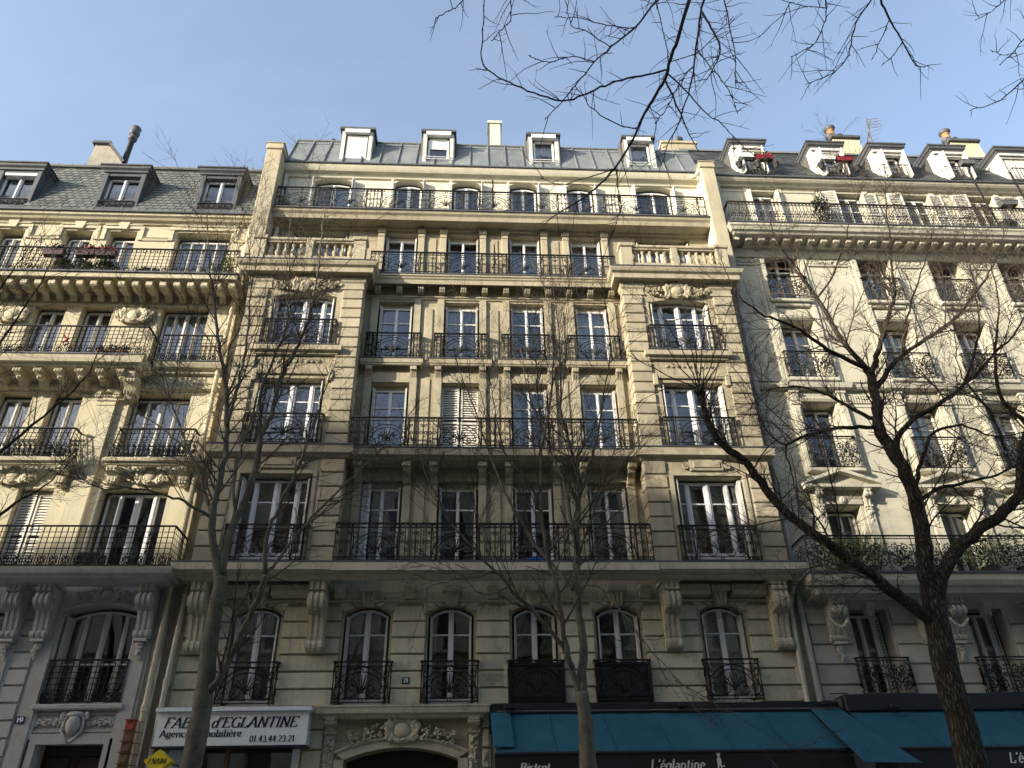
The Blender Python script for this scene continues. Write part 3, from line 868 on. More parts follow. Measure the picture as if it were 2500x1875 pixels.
def shutter(par, x0, x1, Y, z0, z1, mat=None, tilt=0.0):
    """open louvred shutter: frame with separate slats; tilt swings it off the wall"""
    mat = mat or M['louvre']
    w, h = round(x1 - x0, 3), round(z1 - z0, 3)
    o = link('shutter', shared(('shutter', w, h), lambda mb: (mb.box(0, .05, -.035, 0, 0, h), mb.box(w - .05, w, -.035, 0, 0, h), mb.box(.05, w - .05, -.034, -.001, 0, .07),
        mb.box(.05, w - .05, -.034, -.001, h - .07, h), mb.box(.05, w - .05, -.034, -.001, h * .48, h * .48 + .06)), mat), par, (x0, Y, z0))
    n = int(h / .075)
    me = shared(('slat', w), lambda mb: mb.add([(.05, -.004, .055), (w - .05, -.004, .055), (w - .05, -.03, 0), (.05, -.03, 0), (.05, .004, .055), (w - .05, .004, .055), (w - .05, -.022, 0), (.05, -.022, 0)],
        [(0, 1, 2, 3), (4, 5, 6, 7), (2, 3, 7, 6), (0, 1, 5, 4)]), mat)
    for i in range(n):
        z = .08 + (h - .2) * i / (n - 1)
        if abs(z - h * .48) < .06: continue
        link('slat', me, o, (0, 0, z))
    o.rotation_euler[2] = tilt
    return o

def drainpipe(par, pts, r, mat, collars=()):
    mb = MB(); mb.tube(pts, r, 10)
    o = mb.build('drainpipe', mat, par, smooth=True)
    P = [Vector(p) for p in pts]
    for z in collars:
        for a, b in zip(P[:-1], P[1:]):
            if min(a.z, b.z) <= z <= max(a.z, b.z) and abs(a.z - b.z) > .1:
                q = a.lerp(b, (z - a.z) / (b.z - a.z))
                c = MB(); c.lathe([(r * 1.02, q.z - .07), (r * 1.32, q.z - .06), (r * 1.32, q.z - .02), (r * 1.18, q.z), (r * 1.32, q.z + .03), (r * 1.32, q.z + .07), (r * 1.02, q.z + .08)], q.x, q.y, 10)
                c.box(q.x - r * .4, q.x + r * .4, q.y, q.y + .16, q.z - .02, q.z + .03)
                c.build('collar', mat, o)
                break
    return o

# ------------------------------------------------------------------ lettering: a small pen-stroke serif alphabet
def el(cx, cy, rx, ry, a0, a1, n=12):
    return [(cx + rx * math.cos(math.radians(a0 + (a1 - a0) * i / n)), cy + ry * math.sin(math.radians(a0 + (a1 - a0) * i / n))) for i in range(n + 1)]
GL = {
 'F': (.62, [[(.14, 0), (.14, 1)], [(.14, .97), (.58, .97), (.58, .8)], [(.14, .52), (.42, .52)]]),
 'A': (.74, [[(.05, 0), (.37, 1)], [(.37, 1), (.69, 0)], [(.17, .33), (.57, .33)]]),
 'B': (.68, [[(.14, 0), (.14, 1)], [(.14, .97)] + el(.34, .75, .2, .22, 90, -90, 8) + [(.14, .53)], [(.3, .53)] + el(.36, .28, .24, .25, 90, -90, 8) + [(.14, .03)]]),
 'R': (.72, [[(.14, 0), (.14, 1)], [(.14, .97)] + el(.36, .74, .22, .23, 90, -90, 8) + [(.14, .51)], [(.36, .5), (.68, 0)]]),
 'E': (.66, [[(.14, 0), (.14, 1)], [(.14, .97), (.58, .97), (.58, .8)], [(.14, .52), (.42, .52)], [(.14, .03), (.6, .03), (.6, .22)]]),
 'G': (.76, [el(.42, .5, .34, .48, 40, 320, 18), [(.66, .02), (.66, .42)], [(.5, .42), (.74, .42)]]),
 'L': (.62, [[(.14, 0), (.14, 1)], [(.14, .03), (.56, .03), (.56, .24)]]),
 'N': (.78, [[(.14, 0), (.14, 1)], [(.14, 1), (.64, 0)], [(.64, 0), (.64, 1)]]),
 'T': (.66, [[(.33, 0), (.33, 1)], [(.05, .8), (.05, .97), (.61, .97), (.61, .8)]]),
 'I': (.32, [[(.16, 0), (.16, 1)]]),
 'M': (.9, [[(.12, 0), (.12, 1)], [(.12, 1), (.45, .1)], [(.45, .1), (.78, 1)], [(.78, 0), (.78, 1)]]),
 'S': (.6, [el(.3, .74, .2, .23, 40, 270, 10)[:-1] + el(.3, .27, .22, .25, 90, -140, 12)]),
 'U': (.74, [[(.14, 1), (.14, .32)] + el(.37, .3, .23, .28, 180, 360, 10) + [(.6, 1)]]),
 'V': (.72, [[(.05, 1), (.36, 0)], [(.36, 0), (.67, 1)]]),
 'C': (.72, [el(.42, .5, .34, .48, 40, 320, 18)]),
 'H': (.78, [[(.14, 0), (.14, 1)], [(.64, 0), (.64, 1)], [(.14, .5), (.64, .5)]]),
 'd': (.56, [el(.25, .32, .19, .31, 0, 360, 14), [(.45, 0), (.45, 1)]]),
 'g': (.54, [el(.25, .4, .17, .24, 0, 360, 12), el(.25, -.08, .2, .16, 0, 360, 12), [(.14, .18), (.14, .08)], [(.38, .56), (.5, .64)]]),
 'e': (.5, [[(.08, .36), (.42, .36)] + el(.25, .33, .18, .31, 10, 320, 14)]),
 'n': (.58, [[(.12, 0), (.12, .64)], [(.12, .45)] + el(.29, .42, .16, .21, 160, 0, 8) + [(.45, 0)]]),
 'c': (.48, [el(.26, .32, .19, .31, 45, 315, 14)]),
 'i': (.28, [[(.14, 0), (.14, .64)], [(.12, .84), (.17, .88)]]),
 'm': (.86, [[(.12, 0), (.12, .64)], [(.12, .45)] + el(.27, .42, .15, .21, 160, 0, 8) + [(.42, 0)], [(.42, .45)] + el(.57, .42, .15, .21, 160, 0, 8) + [(.72, 0)]]),
 'o': (.54, [el(.27, .32, .2, .31, 0, 360, 16)]),
 'b': (.56, [[(.12, 0), (.12, 1)], el(.3, .32, .18, .31, 0, 360, 14)]),
 'l': (.28, [[(.14, 0), (.14, 1)]]),
 'r': (.44, [[(.12, 0), (.12, .64)], [(.12, .42)] + el(.28, .44, .14, .18, 160, 50, 6)]),
 's': (.44, [el(.22, .48, .14, .15, 40, 270, 8)[:-1] + el(.22, .18, .16, .16, 90, -140, 10)]),
 't': (.36, [[(.16, .88), (.16, .14)] + el(.26, .13, .1, .11, 180, 300, 6), [(.04, .62), (.32, .62)]]),
 'a': (.5, [el(.23, .2, .15, .18, 0, 360, 12), [(.4, 0), (.4, .44)] + el(.25, .46, .15, .16, 0, 150, 8)]),
 'q': (.56, [el(.25, .32, .19, .31, 0, 360, 14), [(.45, -.25), (.45, .64)]]),
 '0': (.54, [el(.27, .5, .19, .48, 0, 360, 16)]),
 '1': (.44, [[(.24, 0), (.24, 1)], [(.1, .84), (.24, .98)]]),
 '2': (.54, [el(.27, .74, .18, .23, 160, -30, 10) + [(.1, .04)], [(.1, .04), (.46, .04)]]),
 '3': (.54, [el(.25, .75, .17, .22, 150, -80, 10), el(.25, .27, .2, .26, 80, -150, 12)]),
 '4': (.56, [[(.38, 0), (.38, 1)], [(.38, 1), (.06, .3)], [(.06, .3), (.52, .3)]]),
 '8': (.54, [el(.27, .75, .16, .22, 0, 360, 14), el(.27, .27, .2, .26, 0, 360, 14)]),
 '9': (.54, [el(.27, .68, .19, .3, 0, 360, 14), [(.46, .68), (.42, .3), (.18, .02)]]),
 '.': (.26, [[(.13, .0), (.13, .1)]]),
 "'": (.26, [[(.15, 1), (.15, .9), (.09, .76)]]),
 ' ': (.3, []),
}
GL['ɡ'] = (.54, [el(.25, .32, .19, .31, 0, 360, 14), [(.45, .64), (.45, -.1)] + el(.28, -.1, .17, .16, 0, -150, 8)])
GL['è'] = (.5, GL['e'][1] + [[(.16, .94), (.3, .78)]])
GL['é'] = (.5, GL['e'][1] + [[(.2, .78), (.34, .94)]])

def lettering(par, txt, x, z, h, width, Y, mat, shear=0.0, thick=.19, thin=.075, serif=True, name='lettering', script=False):
    V = []; F = []; cur = 0.0; k = [0]
    def ribbon(p, wfix=None):
        n = len(p); b = len(V); k[0] += 1
        for i in range(n):
            ax, ay = p[max(0, i - 1)]; bx, by = p[min(n - 1, i + 1)]
            d = math.hypot(bx - ax, by - ay) or 1e-6
            wd = wfix if wfix else thin + (thick - thin) * abs(by - ay) / d
            nx, ny = -(by - ay) / d * wd / 2, (bx - ax) / d * wd / 2
            V.append((p[i][0] + nx, p[i][1] + ny, k[0])); V.append((p[i][0] - nx, p[i][1] - ny, k[0]))
        for i in range(n - 1): F.append((b + 2 * i, b + 2 * i + 2, b + 2 * i + 3, b + 2 * i + 1))
    for ch in txt:
        adv, strokes = GL[ch]
        for st in strokes:
            p = [(cur + a, b) for a, b in st]
            ribbon(p)
            if serif and len(st) == 2 and abs(st[0][0] - st[1][0]) < .4 and abs(st[0][1] - st[1][1]) > .3:
                for a, b in st:
                    if min(abs(b - v) for v in (0, 1, .64)) < .02:
                        yb = b + (.02 if b < .1 else -.02)
                        ribbon([(cur + a - .13, yb), (cur + a + .13, yb)], .045)
        cur += adv
    sx = width / cur
    mb = MB()
    mb.add([(x + a * sx + shear * b * h, Y - (q % 5) * .0012, z + b * h) for a, b, q in V], F)
    return mb.build(name, mat, par)

# ================================================================== the middle building (number 21)
CB = thing('apartment_building', 'tan stone apartment building number 21 with two projecting bays and grey zinc roof', 'building', (0.6, 1.0, 0.0))
COLS = (-2.17, -0.31, 1.55, 3.41)
BAYS = (-4.62, 5.82)
FIRST = (-4.69, -2.27, -0.40, 1.48, 3.38, 5.80)
TOP6 = ((-4.45, .6), (-2.08, .46), (-.24, .46), (1.58, .46), (3.40, .46), (5.79, .62))

ops = []
for c in COLS:
    ops += [(c - .5, c + .5, 7.42, 9.66), (c - .5, c + .5, 10.33, 12.54), (c - .5, c + .5, 13.22, 15.31), (c - .5, c + .5, 16.0, 17.9)]
for c in BAYS: ops += [(c - .86, c + .86, 16.08, 17.92)]
for c in FIRST: ops += [(c - .51, c + .51, 4.5, 6.6, .19)]
ops += [(-2.52, -.19, 0.1, 3.67, .22, .5), (-6.05, -3.42, .5, 3.72, 0, .2), (.75, 7.2, .4, 3.9, 0, .3)]
mb = MB(); wall(mb, -6.40, 7.62, 0.1, 18.1, 0.0, ops, .24)
mb.build('wall', M['stone'], CB)
mb = MB(); wall(mb, -6.02, 7.30, 18.1, 20.4, 0.0, [(c - h, c + h, 18.42, 20.24, .13) for c, h in TOP6], .22)
mb.build('wall', M['cream'], CB)
mb = MB(); mb.box(-6.4, 7.62, 1.9, 9, 0, 20.4); mb.box(-6.4, -6.25, .02, 1.9, 0, 18.1); mb.box(7.5, 7.62, .02, 1.9, 0, 18.1)
mb.build('core_wall', M['stone_trim'], CB)

# windows on the recessed middle
cur = {(0, 0): ('d', (0, .3)), (0, 1): ('b', (0, 1)), (1, 3): ('d', (.05, .95)), (3, 3): ('w', (.0, 1)), (2, 4): None, (1, 1): ('b', (0, .4)), (0, 3): ('d', (0, .18)), (3, 2): ('d', (.7, 1))}
for i, c in enumerate(COLS):
    for fl, (za, zb, row) in {1: (7.42, 9.66, .74), 2: (10.33, 12.54, .74), 3: (13.22, 15.31, .73), 4: (16.0, 17.9, .0)}.items():
        if fl == 2 and i == 1:
            shutter(CB, c - .49, c - .02, .17, za + .02, zb - .02, M['louvre'], -.06); shutter(CB, c + .02, c + .49, .17, za + .02, zb - .02, M['louvre'], .05)
            m = MB(); m.box(c - .5, c + .5, .2, .22, za, zb); m.build('room', M['room'], CB)
            continue
        if fl == 1 and i == 0:
            shutter(CB, c - .48, c - .24, .12, za + .02, zb - .05, M['white'], -.5)
        zt = zb - .12
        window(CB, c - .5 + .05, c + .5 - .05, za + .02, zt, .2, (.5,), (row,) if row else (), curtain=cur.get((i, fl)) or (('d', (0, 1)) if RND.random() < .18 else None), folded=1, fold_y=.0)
        m = MB(); m.box(c - .5, c + .5, .16, .24, zt, zb); m.build('lintel_box', M['stone_trim'], CB)
for i, c in enumerate(BAYS):
    window(CB, c - .8, c + .8, 16.1, 17.8, .2, (.2, .5, .8), (), wide=(.04, .05, .04), folded=1, fold_y=.0)
for i, (c, h) in enumerate(TOP6):
    window(CB, c - h + .06, c + h - .06, 18.42, 20.1, .18, (.5,), (.42,), rise=.11, mw=.05)
    for sx in (-1, 1):                                   # shutters folded back against the wall
        f = MB()
        for k in range(3): f.box(c + sx * (h + .015 + k * .03) - .009, c + sx * (h + .015 + k * .03) + .009, -.2 + .02 * k, .0, 18.45, 20.1)
        f.build('folded_shutter', M['cream_frame'], CB)
for i, c in enumerate(FIRST):
    window(CB, c - .46, c + .46, 4.54, 6.55, .2, (.5,), (.72,), rise=.17, mw=.06, panel=.04, curtain=('d', (0, .48), (.52, 1)) if i < 2 else (('d', (0, .14)) if i == 2 else None), folded=1, fold_y=.02)

# raised window bands and panels of the middle wall
for i, c in enumerate(COLS):
    for s in (-1, 1):
        m = MB(); x = c + s * .60
        m.box(x - .095, x + .095, -.07, .03, 7.36, 10.05); m.box(x - .095, x + .095, -.07, .03, 10.3, 15.36)
        m.build('window_band', M['stone_trim'], CB)
        m = MB(); m.cbox(x - .095, x + .095, -.1, .03, 16.0, 18.0, .01); m.cbox(x - .12, x + .12, -.14, .02, 17.86, 18.06, .015); m.cbox(x - .105, x + .105, -.12, .02, 17.72, 17.78, .01)
        m.build('pilaster', M['stone_trim'], CB)
    for za, zb in ((9.66, 9.9), (12.54, 12.86)):
        m = MB(); m.box(c - .5, c + .5, -.05, .03, za + .02, zb); m.build('window_head', M['stone_trim'], CB)
mids = [(COLS[i] + COLS[i + 1]) / 2 for i in range(3)] + [-2.98, 4.2]
for x in mids[:3]:
    for za, zb in ((7.5, 9.85), (10.45, 12.7), (13.3, 15.05), (16.1, 17.75)):
        m = MB(); m.cbox(x - .12, x + .12, -.03, .02, za, zb, .012); m.build('wall_panel', M['stone_trim'], CB)

# frieze brackets under the fifth-floor cornice
for k in range(12):
    x = -2.72 + k * .6125
    m = MB()
    for q in (-1, 0, 1):
        m.prismx([(-.02, 15.84), (-.27, 15.84), (-.27, 15.6), (-.22, 15.52), (-.1, 15.5), (0, 15.49)], x + q * .055 - .02, x + q * .055 + .02)
    m.box(x - .085, x + .085, -.2, 0, 15.53, 15.84)
    m.build('bracket', M['stone_trim'], CB)
m = MB(); m.sweep([(-3.1, 0), (4.3, 0)], [(0, 15.37), (.04, 15.38), (.05, 15.42), (.08, 15.43), (.08, 15.47), (0, 15.48)]); m.build('moulding', M['stone_trim'], CB)
m = MB(); m.sweep([(-3.1, 0), (4.3, 0)], [(0, 15.84), (.3, 15.86), (.31, 15.71), (.35, 15.7), (.36, 15.84), (.39, 15.87), (.4, 15.92), (.43, 15.94), (.43, 16.0), (.3, 16.02), (0, 16.02)]); m.build('cornice', M['stone_trim'], CB)
m = MB(); m.box(-3.05, 4.25, -.45, -.2, 16.002, 16.035); m.build('lead_flashing', M['lead'], CB)

# ---- bays
def bay(c):
    a, b = c - 1.53, c + 1.53; Yb = -.57
    w4, w3, w2 = (c - .86, c + .86, 13.27, 15.12, .13), (c - .84, c + .84, 10.36, 12.32), (c - .84, c + .84, 7.42, 9.58)
    m = MB(); wall(m, a, b, 7.3, 15.6, Yb, [w4, w3, w2], .3)
    for X in (a, b): m.quad((X, Yb, 7.3), (X, 0, 7.3), (X, 0, 15.6), (X, Yb, 15.6))
    m.build('bay_wall', M['stone'], CB)
    # corner blocks, course by course
    for (z0, z1, n) in ((7.4, 10.0, 7), (10.36, 15.22, 15)):
        h = (z1 - z0) / n
        for k in range(n):
            for X0, X1, out in ((a, c - 1.02, -1), (c + 1.02, b, 1)):
                x0, x1 = (X0 - .045, X1) if out < 0 else (X0, X1 + .045)
                quoin(CB, x0, x1, Yb - .055 - RND.uniform(0, .005), -.2 if k % 2 else -.06, z0 + k * h + .017, z0 + (k + 1) * h - .017, M['quoin'])
    # capitals of the corner piers
    for X in (a + .26, b - .26):
        m = MB(); m.sweep([(X - .29, -.3), (X - .29, Yb - .02), (X + .29, Yb - .02), (X + .29, -.3)], [(0, 15.22), (.03, 15.24), (.03, 15.3), (.01, 15.32), (.01, 15.45), (.05, 15.5), (.07, 15.6), (0, 15.61)]); m.build('pier_capital', M['stone_trim'], CB)
    # windows: four lights with a wide middle pair
    four = dict(cols=(.19, .5, .81), wide=(.06, .075, .06), folded=1, fold_y=Yb + .0)
    window(CB, c - .8, c + .8, 13.3, 15.08, Yb + .26, rows=(.72,), rise=.12, curtain=('b', (0, 1)) if c < 0 else None, **four)
    window(CB, c - .79, c + .79, 10.4, 12.26, Yb + .26, rows=(.72,), curtain=('b', (0, .5)) if c < 0 else ('d', (.8, 1), (0, .2)), **four)
    window(CB, c - .79, c + .79, 7.46, 9.52, Yb + .26, rows=(.73,), panel=.2, **four)
    # fourth-floor slab and panel below
    m = MB(); m.sweep([(c - 1.02, Yb), (c - 1.02, Yb - .03), (c + 1.02, Yb - .03), (c + 1.02, Yb)], [(0, 13.0), (.06, 13.02), (.08, 13.08), (.16, 13.1), (.17, 13.24), (0, 13.26)]); m.build('balcony_slab', M['stone_trim'], CB)
    m = MB(); m.box(c - 1.1, c + 1.1, Yb - .22, Yb - .1, 13.255, 13.275); m.build('lead_flashing', M['lead'], CB)
    m = MB(); m.sweep([(c - 1.0, Yb), (c + 1.0, Yb)], [(0, 12.42), (.06, 12.43), (.08, 12.5), (.05, 12.53), (0, 12.54)]); m.build('moulding', M['stone_trim'], CB)
    m = MB()
    for k in range(9):                                    # foliate strip under the sill
        x = c - .6 + k * .15
        m.sph((x, Yb - .01, 12.83), (.06, .03, .035), 6, 4, .5 * (-1) ** k); m.tube([(p[0], Yb - .02, p[2]) for p in spiral(x, 12.83, .06, 90, 1.1, 1 if k % 2 else -1, 10)], .012, 4)
    m.build('carved_strip', M['stone_trim'], CB)
    for s in (-1, 1):                                     # small scrolls beside the third-floor head
        m = MB(); m.cbox(c + s * .97 - .07, c + s * .97 + .07, Yb - .09, Yb, 12.2, 12.55, .02); m.build('corbel', M['stone_trim'], CB)
    # second-floor head: tablet with volutes
    m = MB(); m.cbox(c - .42, c + .42, Yb - .08, Yb, 9.72, 10.02, .015); m.cbox(c - .34, c + .34, Yb - .11, Yb - .06, 9.79, 9.96, .015)
    for s in (-1, 1): m.tube([(p[0], Yb - .05, p[2]) for p in spiral(c + s * .53, 9.86, .1, 90, 1.5, s, 14)], .025, 5)
    m.build('carved_tablet', M['stone_trim'], CB)
    m = MB()
    for q, e in ((.88, .0), (.97, .03)):
        m.box(c - q - .07, c - q + .02, Yb - .05 + e, Yb, 7.42, 9.62 + q * .1); m.box(c + q - .02, c + q + .07, Yb - .05 + e, Yb, 7.42, 9.62 + q * .1)
    m.box(c - .95, c + .95, Yb - .045, Yb, 9.6, 9.68); m.build('window_surround', M['stone_trim'], CB)
    # cornice between second and third floor
    m = MB(); m.sweep([(a - .03, 0), (a - .03, Yb), (b + .03, Yb), (b + .03, 0)], [(0, 10.0), (.05, 10.02), (.1, 10.08), (.19, 10.1), (.2, 10.3), (0, 10.33)]); m.build('cornice', M['stone_trim'], CB)
    m = MB(); m.box(a - .24, b + .24, Yb - .22, Yb - .02, 10.305, 10.335); m.build('lead_flashing', M['lead'], CB)
    # main cornice and balustrade
    m = MB(); m.sweep([(a - .03, 0), (a - .03, Yb - .02), (b + .03, Yb - .02), (b + .03, 0)], [(0, 15.6), (.03, 15.61), (.05, 15.68), (.18, 15.7), (.2, 15.66), (.26, 15.67), (.27, 15.82), (.34, 15.87), (.38, 15.96), (.38, 16.0), (0, 16.05)]); m.build('cornice', M['stone_trim'], CB)
    m = MB(); m.box(a - .4, b + .4, Yb - .42, Yb - .05, 16.0, 16.03); m.build('lead_flashing', M['lead'], CB)
    yb = -.82
    m = MB(); m.cbox(a + .1, b - .1, yb - .12, yb + .12, 16.03, 16.16, .012); m.cbox(a + .1, b - .1, yb - .1, yb + .1, 16.66, 16.72, .012); m.cbox(a + .1, b - .1, yb - .14, yb + .14, 16.722, 16.83, .02); m.build('balustrade_rail', M['stone_trim'], CB)
    for X, hw in ((a + .13, .17), (b - .13, .17), (c, .1)):
        m = MB(); m.cbox(X - hw, X + hw, yb - .145, yb + .145, 16.032, 16.73, .012)
        if hw > .15: m.cbox(X - hw - .04, X + hw + .04, yb - .19, yb + .19, 16.735, 16.87, .02)
        m.build('balustrade_pier', M['stone_trim'], CB)
    prof = [(.06, 16.16), (.06, 16.2), (.04, 16.22), (.045, 16.25), (.075, 16.32), (.078, 16.36), (.06, 16.42), (.035, 16.5), (.032, 16.54), (.05, 16.57), (.035, 16.59), (.06, 16.61), (.06, 16.66)]
    me = shared('baluster', lambda q: q.lathe([(r, z - 16.16) for r, z in prof], 0, 0, 10), M['stone_trim'], True)
    for s in (-1, 1):
        for k in range(5): link('baluster', me, CB, (c + s * (.26 + .215 * k), yb, 16.16))
    cartouche(CB, c, Yb - .05, 15.36, 1.75, .5, M['stone_trim'])
    railing(CB, c - .95, c + .95, Yb - .13, 13.28, .82, [(.28, rail_bars), (1.3, rail_scroll), (.28, rail_bars)], ret=.13)
    railing(CB, c - .93, c + .93, Yb - .13, 10.36, .82, [(.28, rail_bars), (1.3, rail_scroll), (.28, rail_bars)], ret=.13)
    railing(CB, c - .93, c + .93, Yb - .13, 7.4, .85, [(.3, rail_bars), (1.2, rail_scroll), (.3, rail_bars)], ret=.13)
for c in BAYS: bay(c)

# fourth-floor little balconies
for c in COLS:
    m = MB(); m.sweep([(c - .76, 0), (c - .76, -.16), (c + .76, -.16), (c + .76, 0)], [(0, 13.0), (.05, 13.02), (.06, 13.06), (.08, 13.07), (.09, 13.2), (0, 13.21)]); m.build('balcony_slab', M['stone_trim'], CB)
    m = MB(); m.box(c - .87, c + .87, -.27, -.1, 13.205, 13.225); m.build('lead_flashing', M['lead'], CB)
    for s in (-1, 1):
        m = MB(); x = c + s * .6
        m.cbox(x - .09, x + .09, -.2, -.06, 12.88, 13.0, .012)
        for q in (-1, 0, 1): m.prismx([(-.06, 12.88), (-.15, 12.88), (-.1, 12.76), (-.06, 12.66)], x + q * .055 - .02, x + q * .055 + .02)
        m.build('bracket', M['stone_trim'], CB)
    railing(CB, c - .74, c + .74, -.19, 13.22, .84, [(.16, rail_bars), (1.1, rail_scroll), (.16, rail_bars)], ret=.19)

# third-floor long balcony
m = MB(); m.sweep([(-3.1, 0), (4.3, 0)], [(0, 10.02), (.5, 10.04), (.52, 10.08), (.66, 10.1), (.68, 10.27), (0, 10.3)]); m.build('balcony_slab', M['stone_trim'], CB)
m = MB(); m.box(-3.08, 4.28, -.7, -.4, 10.275, 10.305); m.build('lead_flashing', M['lead'], CB)
for c in COLS:
    for s in (-1, 1): 
        x = c + s * .6
        m = MB(); m.cbox(x - .11, x + .11, -.5, 0, 9.88, 10.02, .015)
        m.prismx([(0, 9.88), (-.4, 9.88), (-.36, 9.8), (-.2, 9.7), (-.12, 9.58), (0, 9.55)], x - .085, x + .085); m.build('bracket', M['stone_trim'], CB)
sg = []
for i in range(4): sg += [(.36, rail_bars), (1.12, rail_scroll), (.36, rail_bars)]
railing(CB, -3.0, 4.22, -.58, 10.3, .86, sg)
# fifth-floor mid railing
railing(CB, -2.98, 4.2, -.37, 16.04, .81, sg, ret=0)
# second-floor slab, all across
m = MB(); m.sweep([(-6.22, 0), (-6.22, -.55), (7.42, -.55), (7.42, 0)], [(0, 7.0), (.1, 7.02), (.12, 7.1), (.24, 7.12), (.26, 7.16), (.3, 7.17), (.31, 7.32), (0, 7.36)]); m.build('balcony_slab', M['low_trim'], CB)
m = MB(); m.box(-6.5, 7.7, -.85, -.72, 7.325, 7.37); m.build('lead_flashing', M['lead'], CB)
m = MB(); m.box(-3.06, 4.26, -.9, -.87, 7.13, 7.3); m.build('slab_face', M['low_trim'], CB)
railing(CB, -3.05, 4.2, -.78, 7.37, .88, sg)
# consoles carrying it
for x in (-5.93, -3.35, 4.58, 7.08): console(CB, x, .36, .55, 5.55, 6.98, M['low_trim'])
for x in FIRST:
    m = MB(); m.prism([(x - .2, 7.0), (x + .2, 7.0), (x + .12, 6.56), (x - .12, 6.56)], -.16, .01)
    for q in (-1, 0, 1): m.prism([(x + q * .11 - .035, 6.86), (x + q * .11 + .035, 6.86), (x + q * .07 + .025, 6.58), (x + q * .07 - .025, 6.58)], -.19, -.14)
    m.cbox(x - .22, x + .22, -.3, 0, 6.86, 7.0, .015); m.build('keystone', M['low_trim'], CB)
for x in (-1.34, .54, 2.43, -2.92, 4.05):
    m = MB(); m.prismx([(0, 7.0), (-.3, 7.0), (-.3, 6.92), (-.16, 6.82), (-.1, 6.74), (0, 6.72)], x - .12, x + .12); m.cbox(x - .14, x + .14, -.34, 0, 6.93, 7.0, .01); m.build('bracket', M['low_trim'], CB)
for xa, xb in ((-5.7, -4.95), (-4.43, -3.58), (4.82, 5.54), (6.06, 6.86)):      # running scroll under the bay balconies
    m = MB(); m.box(xa, xb, -.3, 0, 6.76, 6.995)
    n = int((xb - xa) / .11)
    for k in range(n): m.tube([(p[0], -.305, p[2]) for p in spiral(xa + .06 + k * .11, 6.88, .045, 0, 1.2, 1, 8)], .012, 4)
    m.build('carved_strip', M['low_trim'], CB)
m = MB(); m.sweep([(-6.3, 0), (7.55, 0)], [(0, 6.66), (.05, 6.67), (.06, 6.71), (0, 6.72)]); m.build('moulding', M['low_trim'], CB)

# first-floor dressed stone: piers course by course, voussoirs over the heads
edges = [-6.25] + [v for c in FIRST for v in (c - .56, c + .56)] + [7.42]
spans = [(edges[i], edges[i + 1]) for i in range(0, len(edges), 2)]
course(CB, spans, (4.47, 4.82, 5.175, 5.53, 5.885, 6.24, 6.6), 0.0, M['stone_block'])
for c in FIRST:
    for s in (-1, 1):
        for (a0, a1, b0, b1) in ((.235, .40, .155, .275), (.435, .66, .31, .53)):
            zb = arch_z(c + b0, c - .51, c + .51, 6.41, .19)
            zb2 = arch_z(c + min(b1, .5), c - .51, c + .51, 6.41, .19) if b1 < .5 else 6.44
            m = MB(); m.prism([(c + s * a0, 6.655), (c + s * a1, 6.655), (c + s * b1, zb2 + .02), (c + s * b0, zb + .02)], -.05, .0); m.build('stone', M['stone_block'], CB)
# ground floor blocks either side of the door
course(CB, [(-3.38, -2.98), (.3, .5)], (.6, .98, 1.36, 1.74, 2.12, 2.5, 2.88, 3.26, 3.64, 4.02, 4.4), 0.0, M['stone_block'])
course(CB, [(-6.36, -6.08)], (.6, .98, 1.36, 1.74, 2.12, 2.5, 2.88, 3.26, 3.64, 4.02, 4.4), 0.0, M['stone_block'])
# repairs in the stonework beside the architect's inscription
for x0, x1, z0, z1 in ((.2, .25, 4.82, 5.14), (.78, .84, 4.83, 5.3), (.16, .22, 4.5, 4.8), (.8, .86, 4.5, 4.79), (7.25, 7.36, 4.85, 5.2), (7.2, 7.38, 4.55, 4.72)):
    m = MB(); n = 7; V = []
    for k in range(n):
        z = z0 + (z1 - z0) * k / (n - 1); V.append((x0 + RND.uniform(-.015, .015), -.054, z))
    for k in range(n - 1, -1, -1):
        z = z0 + (z1 - z0) * k / (n - 1); V.append((x1 + RND.uniform(-.015, .015), -.054, z))
    m.add(V, [tuple(range(len(V)))]); m.build('mortar_patch', M['patch'], CB)
lettering(CB, 'H. SAUVAGE', .3, 5.03, .07, .45, -.0535, M['engraved'], name='inscription', thick=.12)
lettering(CB, 'ARCHITECTE', .36, 4.945, .055, .34, -.0535, M['engraved'], name='inscription', thick=.12)
lettering(CB, '1898', .46, 4.87, .05, .13, -.0535, M['engraved'], name='inscription', thick=.12)
# first-floor grilles; two are backed with dark sheet
for i, c in enumerate(FIRST):
    r_ = railing(CB, c - .62, c + .62, -.14, 4.5, .84, [(1, rail_scroll)], ret=.14)
    if i in (3, 4):
        m = MB(); m.box(c - .62, c + .62, -.115, -.108, 4.48, 5.32); m.build('screen', M['navy'], r_)
    m = MB(); m.cbox(c - .52, c + .52, -.07, .2, 4.44, 4.5, .01); m.build('window_sill', M['low_trim'], CB)

